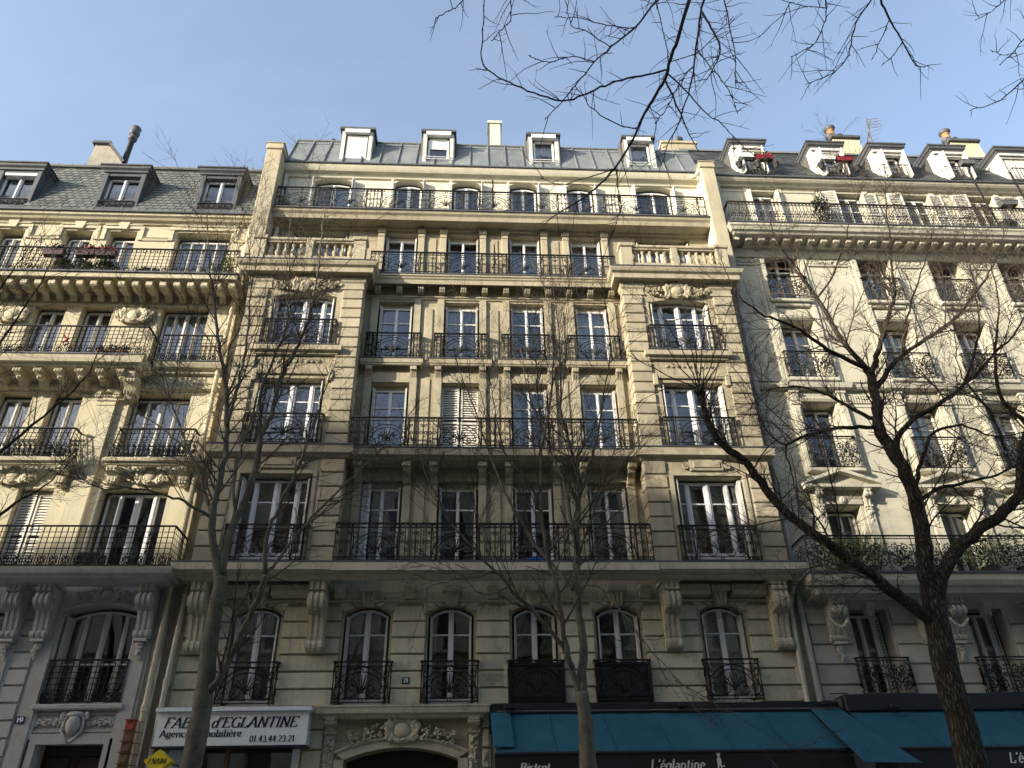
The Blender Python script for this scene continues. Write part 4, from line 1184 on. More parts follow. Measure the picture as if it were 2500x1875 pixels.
# doorway
m = MB(); m.sweep([(-2.98, 0), (-2.98, -.12), (.28, -.12), (.28, 0)], [(0, 4.2), (.05, 4.22), (.07, 4.27), (.16, 4.3), (.18, 4.4), (.2, 4.42), (.2, 4.45), (0, 4.47)]); m.build('door_cornice', M['low_trim'], CB)
ap = arch_pts(-2.52, -.19, 3.45, .22, 16); ao = arch_pts(-2.72, .01, 3.58, .27, 16)
m = MB()
for i in range(16):
    m.add([(ap[i][0], -.06, ap[i][1]), (ap[i + 1][0], -.06, ap[i + 1][1]), (ao[i + 1][0], -.06, ao[i + 1][1]), (ao[i][0], -.06, ao[i][1]), (ap[i][0], .1, ap[i][1]), (ap[i + 1][0], .1, ap[i + 1][1]), (ao[i + 1][0], .0, ao[i + 1][1]), (ao[i][0], .0, ao[i][1])],
          [(0, 1, 2, 3), (0, 4, 5, 1), (3, 2, 6, 7)])
m.tube([(x, -.07, z) for x, z in ao], .03, 6); m.box(-2.72, -2.52, -.06, .1, .12, 3.45); m.box(-.19, .01, -.06, .1, .12, 3.45); m.build('door_arch', M['low_trim'], CB)
cartouche(CB, -1.36, -.06, 3.99, 2.2, .46, M['low_trim'], spread=.28)
for x in (-2.84, .13):
    console(CB, x, .2, .2, 3.92, 4.2, M['low_trim'], ribs=2)
    m = MB(); rs = random.Random(5)
    m.box(x - .1, x + .1, -.05, 0, .12, 3.92)
    for k in range(26): m.sph((x + rs.uniform(-.07, .07), -.06, 3.05 + k * .033), (rs.uniform(.02, .05), .045, rs.uniform(.02, .045)), 6, 4, rs.uniform(0, 3))
    m.build('carved_drop', M['low_trim'], CB, smooth=True)
m = MB(); m.box(-2.52, -.19, .48, .55, .1, 3.7); m.build('door', M['red_door'], CB)
for x in (-1.95, -.77):
    m = MB(); m.cbox(x - .45, x + .45, .45, .5, 1.2, 3.3, .03); m.build('door_panel', M['red_door'], CB)
# entry-phone box and cable by the doorway
m = MB(); m.cbox(.32, .4, -.09, -.02, 3.4, 3.56, .01); m.cbox(.335, .385, -.1, -.085, 3.42, 3.5, .005); m.build('alarm_box', M['low_trim'], CB)
m = MB(); m.tube([(.44, -.05, 3.2), (.45, -.05, 4.2), (.47, -.05, 4.3), (.55, -.05, 4.33)], .012, 5); m.build('cable', M['grey_plastic'], CB)

# sixth floor: slab, railing, party fins
m = MB(); m.sweep([(-6.0, 0), (7.25, 0)], [(0, 18.02), (.08, 18.03), (.1, 18.1), (.4, 18.12), (.42, 18.06), (.46, 18.07), (.5, 18.2), (.56, 18.26), (.58, 18.33), (.6, 18.34), (0, 18.4)]); m.build('balcony_slab', M['stone_trim'], CB)
m = MB(); m.box(-6.0, 7.25, -.62, -.4, 18.345, 18.39); m.build('lead_flashing', M['lead'], CB)
sg6 = [(.2, rail_bars), (1.0, rail_scroll), (.2, rail_bars)]
railing(CB, -5.98, 7.2, -.53, 18.4, .84, sg6 * 9, ret=0)
m = MB(); m.cbox(-6.5, -6.02, -.7, .6, 16.4, 20.72, .012); m.cbox(-6.48, -6.04, -.66, .6, 15.9, 16.4, .01); m.build('party_wall', M['stone_trim'], CB)
m = MB(); m.cbox(-6.53, -5.99, -.73, .62, 20.74, 20.98, .02); m.box(-6.55, -5.97, -.75, .64, 20.98, 21.01); m.build('coping', M['stone_trim'], CB)
m = MB(); m.cbox(7.3, 7.72, -.62, .6, 16.2, 20.5, .012); m.build('party_wall', M['stone_trim'], CB)
m = MB(); m.box(7.265, 7.297, -.6, .6, 16.2, 20.5); m.build('party_wall_render', M['cream_trim'], CB)
m = MB(); m.cbox(7.24, 7.75, -.65, .62, 20.52, 20.75, .02); m.box(7.22, 7.77, -.67, .64, 20.75, 20.78); m.build('coping', M['stone_trim'], CB)
drainpipe(CB, [(-5.93, -.1, 20.22), (-5.93, -.14, 20.1), (-5.93, -.12, 18.4)], .065, M['pipe'])
drainpipe(CB, [(-5.9, -.14, 17.95), (-5.9, -.14, 17.7), (-5.95, -.14, 17.3), (-5.95, -.14, 16.1)], .065, M['pipe'])
drainpipe(CB, [(7.0, -.35, 20.35), (7.12, -.4, 20.3), (7.24, -.5, 20.45)], .07, M['cream_trim'])
# roof cornice and zinc mansard
m = MB(); m.sweep([(-6.02, 0), (7.27, 0)], [(0, 20.2), (.06, 20.22), (.08, 20.28), (.1, 20.32), (.22, 20.36), (.26, 20.42), (.3, 20.5), (.32, 20.56), (0, 20.6)]); m.build('cornice', M['cream_trim'], CB)
m = MB(); m.box(-6.02, 7.27, -.36, -.1, 20.57, 20.62); m.build('gutter', M['lead'], CB)
RB = (-.27, 20.62); RT = (.5, 22.5)
def zpt(t, off=0.0):
    dy, dz = RT[0] - RB[0], RT[1] - RB[1]; l = math.hypot(dy, dz)
    return (RB[0] + dy * t - dz / l * off, RB[1] + dz * t + dy / l * off)
xs = [-6.0 + .585 * k for k in range(24)]; xs[-1] = 7.42
for xa, xb in zip(xs[:-1], xs[1:]):
    m = MB(); q = RND.uniform(0, .006)
    a, b = zpt(0, q), zpt(.88, q); m.quad((xa, a[0], a[1]), (xb, a[0], a[1]), (xb, b[0], b[1]), (xa, b[0], b[1]))
    a, b = zpt(.88, q + .012), zpt(1.0, q + .012); m.quad((xa, a[0], a[1]), (xb, a[0], a[1]), (xb, b[0], b[1]), (xa, b[0], b[1]))
    m.build('zinc_panel', M['zinc'], CB)
    m = MB(); a, b = zpt(0.0, .0), zpt(1.0, .0); a2, b2 = zpt(0, .05), zpt(.97, .05)
    m.prismx([(a[0], a[1]), (a2[0], a2[1]), (b2[0], b2[1]), (b[0], b[1])], xa - .02, xa + .02); m.build('zinc_seam', M['zinc'], CB)
m = MB(); m.tube([(-6.02, RT[0] - .02, RT[1] + .02), (7.42, RT[0] - .02, RT[1] + .02)], .045, 8); m.build('ridge_roll', M['zinc'], CB)
m = MB()
for k in range(22): m.tube([(-5.6 + k * .6, RT[0] - .03, RT[1] + .05), (-5.6 + k * .6, RT[0] - .05, RT[1] + .1)], .012, 4)
m.build('roof_hook', M['lead'], CB)
m = MB(); m.add([(-6.02, RT[0], RT[1]), (7.42, RT[0], RT[1]), (7.42, 6, 23.0), (-6.02, 6, 23.0)], [(0, 1, 2, 3)]); m.add([(-6.02, RB[0], RB[1]), (-6.02, RT[0], RT[1]), (-6.02, 6, 23.0), (-6.02, 6, 20.4)], [(0, 1, 2, 3)])
m.add([(7.42, RB[0], RB[1]), (7.42, RT[0], RT[1]), (7.42, 6, 23.0), (7.42, 6, 20.4)], [(0, 1, 2, 3)]); m.build('roof', M['zinc'], CB)

def dormer21(xc, kind):
    a, b = xc - .44, xc + .44; y0 = -.12
    m = MB()
    m.box(a - .06, a + .06, y0, .6, 20.85, 22.36); m.box(b - .06, b + .06, y0, .6, 20.85, 22.36)
    m.box(a + .06, b - .06, y0, y0 + .15, 22.22, 22.36); m.box(a - .06, b + .06, y0 + .02, y0 + .3, 20.68, 20.9)
    d = m.build('dormer', M['white_old'], CB)
    m = MB(); m.prismx([(y0 - .1, 22.36), (y0 - .1, 22.46), (y0 - .04, 22.5), (.9, 22.62), (.9, 22.36)], a - .14, b + .14); m.build('hood', M['lead'], d)
    m = MB(); m.box(a - .09, a - .065, y0 + .01, .7, 20.7, 22.36); m.box(b + .065, b + .09, y0 + .01, .7, 20.7, 22.36); m.box(a - .09, b + .09, y0 - .01, y0 + .015, 20.66, 20.86); m.build('zinc_cheek', M['zinc'], d)
    m = MB(); m.box(a + .03, b - .03, y0 - .1, y0, 22.2, 22.36); m.build('blind_box', M['white'], d)
    if kind == 'shut':
        for k in range(24):
            m = MB(); m.box(a + .1, b - .1, y0 + .04, y0 + .06, 20.95 + k * .052, 20.95 + k * .052 + .047); m.build('blind_slat', M['blind'], d)
    else:
        window(CB, a + .1, b - .1, 20.93, 22.2, y0 + .12, (), (), fw=.06, curtain=('w', (.0, 1)) if kind == 'blind' else ('d', (.1, 1)))
        if kind == 'half':
            m = MB(); m.box(a + .16, b - .16, y0 + .1, y0 + .115, 21.7, 22.15); m.build('roller_blind', M['white'], d)
        m = MB()
        for z in (21.1, 21.2): m.tube([(a, y0 - .03, z), (b, y0 - .03, z)], .016, 6)
        m.build('guard_bar', M['white'], d)
    return d
for xc, kd in ((-3.88, 'shut'), (-1.2, 'half'), (2.3, 'blind'), (5.53, 'blind')): dormer21(xc, kd)
m = MB(); m.cbox(2.18, 2.42, -.1, -.085, 21.18, 21.42, .004); o = m.build('kite_sticker', M['navy'], CB)
# chimneys and vents of number 21
m = MB(); m.cbox(.52, .96, 1.8, 2.3, 22.4, 25.35, .01); m.box(.47, 1.01, 1.75, 2.35, 25.3, 25.42); ch = m.build('chimney', M['cream_trim'], CB)
m = MB(); m.box(.955, .985, 1.78, 2.32, 22.4, 25.3); m.box(.495, .525, 1.78, 2.32, 22.4, 25.3); m.build('lead_edge', M['lead'], ch)
m = MB(); m.lathe([(.09, 25.42), (.075, 25.55), (.08, 25.72), (.07, 25.73)], .74, 2.05, 10); m.build('chimney_pot', M['brown_wood'], ch)
m = MB(); m.cbox(7.0, 8.3, 1.7, 2.3, 22.3, 24.35, .01); m.cbox(6.95, 8.35, 1.65, 2.35, 24.36, 24.5, .02); ch = m.build('chimney', M['stone_trim'], CB)
def pot(par, x, y, z, r=.11, h=.4, capr=.2, mat=None, capm=None):
    m = MB(); m.lathe([(r * 1.1, z), (r * .9, z + h * .5), (r * .85, z + h), (r, z + h + .02)], x, y, 10); p = m.build('chimney_pot', mat or M['terracotta'], par, smooth=True)
    m = MB(); m.lathe([(r * .8, z + h), (capr * .7, z + h + .04), (capr, z + h + .14), (capr * .96, z + h + .2), (capr * .5, z + h + .24), (.02, z + h + .26)], x, y, 12); m.build('cowl', capm or M['lead'], p, smooth=True)
pot(ch, 7.75, 2.0, 24.5, .1, .22, .2, capm=M['lead']); pot(ch, 7.1, 2.0, 24.5, .07, .1, .12, capm=M['lead'])
m = MB(); m.cbox(-6.7, -6.05, 1.2, 1.8, 20.5, 22.6, .01); ch = m.build('chimney', M['stone_trim'], CB)
pot(ch, -6.3, 1.5, 22.6, .1, .1, .15, capm=M['lead'])
m = MB(); m.lathe([(.07, 22.5), (.07, 22.85), (.1, 22.86), (.1, 22.95), (.02, 23.0)], -4.9, .8, 10); m.build('roof_vent', M['lead'], CB)

# spiked iron divider screens on the balconies
def spikes(par, x, Y, z, h, n=12, seed=1):
    m = MB(); rs = random.Random(seed)
    m.tube([(x, Y, z), (x, Y, z + h)], .02, 5)
    for k in range(n):
        zz = z + h * (.25 + .7 * k / n); a = rs.uniform(-.7, .7)
        m.tube([(x, Y, zz), (x + .05 * a, Y + .2, zz + .02 + .12 * a), (x + .12 * a, Y + .42, zz + rs.uniform(-.05, .14))], [.012, .012, .003], 4)
        m.tube([(x, Y - .01, zz), (x + .06 * a, Y - .14, zz + .1)], [.012, .003], 4)
    return m.build('spiked_screen', M['iron'], par)
spikes(CB, .58, -.55, 18.4, 1.35, seed=2); spikes(CB, .62, -.4, 16.04, 1.15, seed=3); spikes(CB, .6, -.6, 10.3, 1.0, seed=4)
# shop front of the estate agency and the bistro behind the awning
m = MB(); m.box(-6.05, -5.9, -.02, .12, .5, 3.72); m.box(-3.57, -3.42, -.02, .12, .5, 3.72); m.box(-6.05, -3.42, -.02, .12, .4, .56); m.box(-5.9, -5.75, .0, .1, .56, 3.7); m.build('shopfront_frame', M['sign'], CB)
m = MB(); m.box(-4.93, -4.85, 0, .1, .56, 3.7); m.build('shopfront_post', M['brown_wood'], CB)
for a, b in ((-5.75, -4.93), (-4.85, -3.57)):
    m = MB(); m.quad((a, .06, .56), (b, .06, .56), (b, .063, 3.7), (a, .063, 3.7)); m.build('shop_pane', M['glass'], CB)
for a, b in ((.75, 2.9), (2.96, 5.1), (5.16, 7.2)):
    m = MB(); m.quad((a, .16, .4), (b, .16, .4), (b, .163, 3.9), (a, .163, 3.9)); m.build('shop_pane', M['glass'], CB)
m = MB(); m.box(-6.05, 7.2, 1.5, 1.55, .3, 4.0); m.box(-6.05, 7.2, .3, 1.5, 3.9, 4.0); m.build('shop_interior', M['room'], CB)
drainpipe(CB, [(-6.32, -.12, 7.0), (-6.34, -.12, 6.7), (-6.36, -.12, 4.4), (-6.36, -.12, .14)], .055, M['pipe'], (6.75, 4.95))
drainpipe(CB, [(7.5, -.45, 7.0), (7.46, -.25, 6.8), (7.4, -.14, 6.5), (7.34, -.14, 4.4), (7.34, -.14, .14)], .055, M['pipe'])

# ================================================================== the left building (number 19)
LB = thing('apartment_building', 'cream apartment building number 19 with grey slate mansard and carved balconies', 'building', (-10.8, 1.0, 0.0))
L5 = ((-13.99, -13.24), (-12.09, -11.29), (-10.82, -10.01), (-8.85, -7.25))
L4 = ((-13.9, -13.05), (-12.11, -11.25), (-10.83, -9.98), (-8.67, -7.37))
L3 = ((-13.9, -13.05), (-12.15, -11.29), (-10.83, -10.03), (-8.82, -7.3))
L2 = ((-13.9, -13.05), (-12.15, -11.29), (-10.83, -10.0), (-8.89, -7.3))
ops = [(a, b, 15.72, 17.78) for a, b in L5] + [(a, b, 12.95, 15.0) for a, b in L4] + [(a, b, 10.12, 12.14) for a, b in L3] + [(a, b, 7.3, 9.45) for a, b in L2]
m = MB(); wall(m, -16, -6.62, 7.05, 18.1, 0.0, ops, .3)
m.quad((-6.62, 0, 7.05), (-6.62, .4, 7.05), (-6.62, .4, 18.1), (-6.62, 0, 18.1)); m.build('wall', M['yellow'], LB)
ops1 = [(-8.89, -7.24, 4.57, 6.63, .16), (-11.7, -9.99, 4.57, 6.58, .14), (-8.67, -7.39, .1, 3.82)]
m = MB(); wall(m, -16, -6.62, 0, 7.05, 0.0, ops1, .35); m.quad((-6.62, 0, 0), (-6.62, .4, 0), (-6.62, .4, 7.05), (-6.62, 0, 7.05)); m.build('wall', M['grey_stone'], LB)
m = MB(); m.box(-16, -6.63, 1.9, 9, 0, 18.1); m.build('core_wall', M['yellow_trim'], LB)
m = MB(); m.box(-6.62, -6.38, .12, .4, 0, 18.3); m.build('party_strip', M['stone_trim'], LB)
for a, b in L5:
    big = b - a > 1.2
    window(LB, a + .06, b - .06, 15.74, 17.6, .26, (.25, .5, .75) if big else (.5,), (), wide=(.03, .05, .03) if big else None, mat=M['cream_frame'], curtain=('w', (0, 1)) if big else ('d', (0, 1)))
for a, b in L4:
    big = b - a > 1.2
    window(LB, a + .05, b - .05, 12.97, 14.9, .26, (.25, .5, .75) if big else (.5,), (), wide=(.03, .05, .03) if big else None, mat=M['cream_frame'], curtain=('w', (.0, .45), (.55, 1)) if big else ('b', (0, 1)))
for a, b in L3:
    big = b - a > 1.2
    window(LB, a + .05, b - .05, 10.14, 12.05, .26, (.25, .5, .75) if big else (.5,), (), wide=(.03, .06, .03) if big else None, mat=M['cream_frame'], curtain=('w', (0, 1)))
for i, (a, b) in enumerate(L2):
    if b - a > 1.2:
        window(LB, a + .1, b - .02, 7.32, 9.38, .26, (.22, .5, .78), (.06,), wide=(.05, .07, .06), curtain=('d', (0, .25)))
    else:
        c = (a + b) / 2
        shutter(LB, a + .02, c - .01, .2, 7.34, 9.4, None, -.05); shutter(LB, c + .01, b - .02, .2, 7.34, 9.4, None, .04)
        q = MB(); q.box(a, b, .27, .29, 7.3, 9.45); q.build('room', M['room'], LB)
shutter(LB, -8.88, -8.62, -.02, 7.34, 9.42, M['cream_frame'], -1.1)
window(LB, -8.83, -7.3, 4.6, 6.56, .3, (.22, .5, .78), (.42,), rise=.15, wide=(.045, .06, .045), mat=M['cream_frame'], curtain=('d', (0, .2)), folded=1, fold_y=.04)
window(LB, -11.64, -10.05, 4.6, 6.5, .3, (.22, .5, .78), (.42,), rise=.13, wide=(.045, .06, .045), mat=M['cream_frame'])
# fifth floor: mouldings, keystones
for a, b in L5:
    m = MB(); e = .1
    m.box(a - .2, a - .08, -.05, .01, 17.42, 17.84); m.box(b + .08, b + .2, -.05, .01, 17.42, 17.84); m.box(a - .2, b + .2, -.06, .01, 17.84, 17.95); m.box(a - .14, b + .14, -.09, .0, 17.95, 17.98); m.build('window_hood', M['yellow_trim'], LB)
    if b - a < 1.2:
        c = (a + b) / 2; m = MB(); m.prism([(c - .16, 18.08), (c + .16, 18.08), (c + .1, 17.8), (c - .1, 17.8)], -.1, .0); m.build('keystone', M['yellow_trim'], LB)
for xa, xb in ((-13.02, -12.31), (-11.07, -11.04), (-9.8, -9.06), (-7.04, -6.64)):
    m = MB(); m.sweep([(xa, 0), (xb, 0)], [(0, 17.4), (.03, 17.41), (.05, 17.47), (.02, 17.49), (.05, 17.52), (0, 17.54)]); m.build('moulding', M['yellow_trim'], LB)
m = MB(); m.sweep([(-16, 0), (-6.66, 0)], [(0, 18.0), (.06, 18.02), (.08, 18.07), (.16, 18.1), (.2, 18.16), (.26, 18.2), (.28, 18.28), (0, 18.3)]); m.build('cornice', M['yellow_trim'], LB)
m = MB(); m.box(-16, -6.64, -.33, -.05, 18.285, 18.34); m.build('gutter', M['lead'], LB)
# fifth-floor balcony on modillions
m = MB(); m.sweep([(-16, 0), (-6.5, 0)], [(0, 15.3), (.1, 15.31), (.12, 15.38), (.74, 15.4), (.76, 15.36), (.8, 15.37), (.82, 15.5), (0, 15.54)]); m.build('balcony_slab', M['yellow_trim'], LB)
m = MB(); m.box(-16, -6.48, -.86, -.6, 15.51, 15.56); m.build('lead_flashing', M['lead'], LB)
for k in range(26):
    x = -15.9 + k * .37
    m = MB(); m.prismx([(0, 15.39), (-.7, 15.39), (-.7, 15.2), (-.66, 15.16), (-.45, 15.14), (-.2, 15.2), (-.1, 15.08), (0, 15.06)], x - .085, x + .085); m.box(x - .1, x + .1, -.72, -.0, 15.36, 15.395); m.build('modillion', M['yellow_trim'], LB)
m = MB(); m.sweep([(-16, 0), (-6.64, 0)], [(0, 14.94), (.04, 14.95), (.06, 15.0), (.04, 15.03), (0, 15.04)])
m.build('moulding', M['yellow_trim'], LB)
railing(LB, -15.9, -6.6, -.74, 15.56, .87, [(1, rail_rings)] * 6, M['iron_lit'])
# fourth-floor: deep balcony left, shallow right
m = MB(); m.sweep([(-16, -.2), (-9.02, -.2), (-9.02, 0)], [(0, 12.5), (.1, 12.52), (.5, 12.54), (.52, 12.58), (.6, 12.6), (.64, 12.7), (.66, 12.78), (0, 12.82)]); m.build('balcony_slab', M['yellow_trim'], LB)
m = MB(); m.box(-16, -8.36, -.88, -.7, 12.785, 12.82); m.build('lead_flashing', M['lead'], LB)
railing(LB, -15.9, -8.46, -.8, 12.83, .85, [(1, rail_grid)] * 5, M['iron'], ret=.8, ret_l=False)
m = MB(); m.sweep([(-8.36, 0), (-6.6, 0)], [(0, 12.7), (.1, 12.72), (.12, 12.8), (.22, 12.83), (.28, 12.92), (.3, 12.97), (0, 12.99)]); m.build('balcony_slab', M['yellow_trim'], LB)
m = MB(); m.box(-8.36, -6.62, -.32, -.15, 12.972, 13.0); m.build('lead_flashing', M['lead'], LB)
railing(LB, -8.3, -6.75, -.25, 13.0, .82, [(1, rail_grid)], M['iron_lit'])
for k in range(14):
    x = -15.6 + k * .51
    m = MB(); m.prismx([(0, 12.52), (-.62, 12.52), (-.62, 12.46), (-.5, 12.36), (-.3, 12.32), (-.15, 12.2), (0, 12.18)], x - .1, x + .1)
    for q in (-1, 0, 1): m.sph((x + q * .07, -.62, 12.44), (.045, .05, .06), 7, 5)
    m.sph((x, -.4, 12.33), (.1, .12, .06), 7, 5); m.build('carved_corbel', M['yellow_trim'], LB)
m = MB()
m.prismx([(0, 12.52), (-.6, 12.52), (-.55, 12.35), (-.3, 12.1), (-.15, 11.9), (0, 11.85)], -9.02 + .1, -8.62)
for q in range(4): m.sph((-8.86 + q * .08, -.45, 12.28), (.05, .06, .06), 7, 5); m.sph((-8.86 + q * .08, -.3, 12.02), (.045, .08, .09), 7, 5)
m.build('carved_corbel', M['yellow_trim'], LB)
m = MB(); m.sweep([(-16, 0), (-6.64, 0)], [(0, 12.2), (.05, 12.21), (.1, 12.25), (.12, 12.32), (0, 12.34)]); m.build('moulding', M['yellow_trim'], LB)
m = MB()
for k in range(40): m.tube([(p[0], -.012, p[2]) for p in spiral(-12.9 + k * .16, 12.44, .06, 0, 1.2, 1 if k % 2 else -1, 9)], .014, 4)
m.build('carved_frieze', M['yellow_trim'], LB)
cartouche(LB, -9.33, -.06, 14.62, .95, .5, M['yellow_trim']); cartouche(LB, -12.6, -.06, 14.6, .8, .5, M['yellow_trim'])
# pilaster with ionic capital
m = MB(); m.box(-9.58, -9.12, -.1, 0, 7.25, 11.85); m.build('pilaster', M['yellow_trim'], LB)
m = MB(); m.cbox(-9.66, -9.04, -.18, 0, 12.08, 12.18, .02)
for s in (-1, 1): m.tube([(p[0], -.15, p[2]) for p in spiral(-9.35 + s * .24, 12.0, .09, 90, 1.6, s, 14)], .03, 6)
for q in range(5): m.sph((-9.35 + (q - 2) * .07, -.12, 11.97), (.035, .05, .05), 6, 4)
m.box(-9.6, -9.1, -.13, 0, 11.85, 11.93); m.build('capital', M['yellow_trim'], LB)
m = MB(); m.box(-9.58, -9.12, -.12, 0, 11.72, 11.76); m.build('moulding', M['yellow_trim'], LB)
# third-floor bowed balconies
def bombe(xa, xb):
    m = MB(); m.sweep([(xa, 0), (xa + .12, -.3), (xb - .12, -.3), (xb, 0)], [(0, 9.9), (.08, 9.92), (.1, 9.97), (.16, 9.98), (.18, 10.05), (.12, 10.09), (0, 10.1)]); m.build('balcony_slab', M['yellow_trim'], LB)
    # bellied ironwork
    src = rail_grid(xb - xa - .3, .82); r2 = MB()
    def by(z): return -.3 - .2 * math.sin(max(0, 1 - z / .6) * PI * .75)
    r2.add([(xa + .15 + x, by(z) + y, 10.1 + z) for x, y, z in src.v], src.f)
    sd = rail_grid(.3, .82)
    for X, s in ((xa + .15, 1), (xb - .15, -1)):
        r2.add([(X - s * .06 * math.sin(max(0, 1 - z / .6) * PI * .75), by(z) * (1 - x / .3), 10.1 + z) for x, y, z in sd.v], sd.f)
    for k in range(int((xb - xa) / .12)): 
        x = xa + .2 + k * .12
        r2.sph((x, -.49, 10.22), (.05, .02, .07), 6, 4); r2.tube([(p[0], -.46, p[2]) for p in spiral(x, 10.38, .055, 90, 1.2, 1, 8)], .013, 4)
    rl = r2.build('railing', M['iron'], LB)
    h = MB(); h.box(xa + .13, xb - .13, -.33, -.27, 10.92, 10.95); h.box(xa + .12, xa + .17, -.27, 0, 10.92, 10.95); h.box(xb - .17, xb - .12, -.27, 0, 10.92, 10.95); h.build('handrail', M['iron'], rl)
    for x in (xa + .22, xb - .22):
        m = MB(); m.prismx([(0, 9.9), (-.36, 9.9), (-.34, 9.78), (-.2, 9.7), (-.16, 9.5), (0, 9.48)], x - .12, x + .12)
        for q in (-1, 0, 1): m.box(x + q * .07 - .022, x + q * .07 + .022, -.2, -.14, 9.52, 9.74); m.sph((x + q * .08, -.33, 9.84), (.045, .05, .05), 7, 5)
        m.sph((x, -.1, 9.47), (.11, .08, .05), 7, 5); m.build('carved_corbel', M['yellow_trim'], LB)
    cartouche(LB, (xa + xb) / 2, -.06, 9.74, 1.15, .42, M['yellow_trim'])
bombe(-8.86, -6.74); bombe(-12.4, -9.64)
# second-floor balcony and consoles
m = MB(); m.sweep([(-16, -.3), (-7.1, -.3), (-7.1, 0)], [(0, 6.95), (.3, 6.97), (.5, 7.0), (.52, 7.05), (.6, 7.07), (.64, 7.14), (.66, 7.2), (0, 7.24)]); m.build('balcony_slab', M['grey_stone'], LB)
m = MB(); m.box(-16, -6.5, -.94, -.88, 7.2, 7.225)
for k in range(60): 
    x = -11.4 + k * .08; m.sph((x, -.95, 7.21 + RND.uniform(-.005, .012)), (.06, .02, RND.uniform(.008, .02)), 6, 4)
m.build('moss', M['moss'], LB, kind='stuff')
railing(LB, -15.9, -6.6, -.86, 7.24, .9, [(1, rail_grid)] * 6, M['iron'], ret=.86, ret_l=False)
for x in (-9.87, -9.23, -7.07, -11.9): console(LB, x, .34, .5, 5.85, 6.93, M['grey_stone'], Y=-.02, drop=True)
m = MB()
for xa, xb in ((-9.12, -8.98), (-7.15, -6.99), (-9.98, -9.84)):
    m.box(xa - .12, xb + .12, -.05, 0, .1, 5.8); m.box(xa - .05, xb + .05, -.08, -.04, .1, 5.85)
m.build('pilaster', M['grey_stone'], LB)
cartouche(LB, -8.06, -.06, 6.83, 1.3, .36, M['grey_stone'])
ap = arch_pts(-8.95, -7.18, 6.5, .18, 12); m = MB(); m.tube([(x, -.03, z) for x, z in ap], .05, 6); m.build('window_hood', M['grey_stone'], LB)
railing(LB, -8.87, -7.26, -.1, 4.58, .84, [(1, rail_grid)], M['iron'], ret=.1); railing(LB, -11.6, -10.02, -.1, 4.58, .84, [(1, rail_grid)], M['iron'], ret=.1)
m = MB(); m.cbox(-8.98, -7.15, -.14, .1, 4.44, 4.56, .03); m.build('window_sill', M['grey_stone'], LB)
m = MB(); m.box(-8.92, -7.22, -.03, 0, 4.36, 4.4); m.box(-8.92, -7.22, -.03, 0, 4.03, 4.07); m.box(-8.92, -8.88, -.03, 0, 4.07, 4.36); m.box(-7.26, -7.22, -.03, 0, 4.07, 4.36); m.build('carved_panel', M['grey_stone'], LB)
m = MB(); rs = random.Random(2)
for k in range(5):
    for s in (-1, 1):
        x = -8.07 + s * (.28 + .11 * k); m.tube([(p[0], -.03, p[2]) for p in spiral(x, 4.215, .075, 90 if k % 2 else 270, 1.4, s, 12)], .02, 5); m.sph((x, -.02, 4.2), (.04, .04, .04), 6, 4)
m.build('carved_frieze', M['grey_stone'], LB, smooth=True)
m = MB(); m.sph((-8.07, -.06, 4.16), (.15, .12, .2), 12, 8); m.sph((-8.07, -.06, 4.36), (.2, .08, .07), 10, 6)
for s in (-1, 1):
    m.tube([(p[0], -.07, p[2]) for p in spiral(-8.07 + s * .2, 4.32, .08, 90, 1.4, -s, 12)], .03, 6); m.tube([(-8.07 + s * .19, -.06, 4.25), (-8.07 + s * .2, -.07, 4.05), (-8.07 + s * .1, -.07, 3.9), (-8.07, -.08, 3.83)], .032, 6)
    m.tube([(p[0], -.06, p[2]) for p in spiral(-8.07 + s * .15, 3.86, .05, 90, 1.2, s, 10)], .022, 5)
m.build('carved_shield', M['grey_stone'], LB, smooth=True)
m = MB()
for k, e in ((.0, .05), (.1, .08)):
    m.box(-8.9 + k, -8.8 + k, -e, 0, .1, 3.96 - k); m.box(-7.26 - k, -7.16 - k, -e, 0, .1, 3.96 - k); m.box(-8.9 + k, -7.16 - k, -e - .002, 0, 3.9 - k, 4.0 - k)
m.build('door_surround', M['grey_stone'], LB)
m = MB(); m.box(-8.67, -7.39, .3, .36, .1, 3.82); dr = m.build('door', M['dark_door'], LB)
for x in (-8.35, -7.71):
    m = MB(); m.cbox(x - .24, x + .24, .26, .31, 3.25, 3.62, .03); m.cbox(x - .24, x + .24, .26, .31, 1.4, 3.1, .03); m.build('door_panel', M['dark_door'], dr)
m = MB(); m.box(-8.67, -7.39, .26, .31, 3.12, 3.22); m.build('door_rail', M['dark_door'], dr)
course(LB, [(-16, -13.6), (-13.6, -11.85), (-9.78, -9.3)], (2.9, 3.24, 3.58, 3.92, 4.26, 4.6, 4.94, 5.28, 5.62, 5.96, 6.3, 6.64, 6.95), 0.0, M['grey_stone'], proud=.045)
drainpipe(LB, [(-6.7, -.12, 18.0), (-6.7, -.12, 15.9), (-6.72, -.12, 12.9), (-6.7, -.12, 10.2), (-6.68, -.14, 7.3), (-6.68, -.14, 4.4), (-6.68, -.14, .14)], .06, M['yellow_trim'], (15.0, 11.6, 9.0, 4.45))
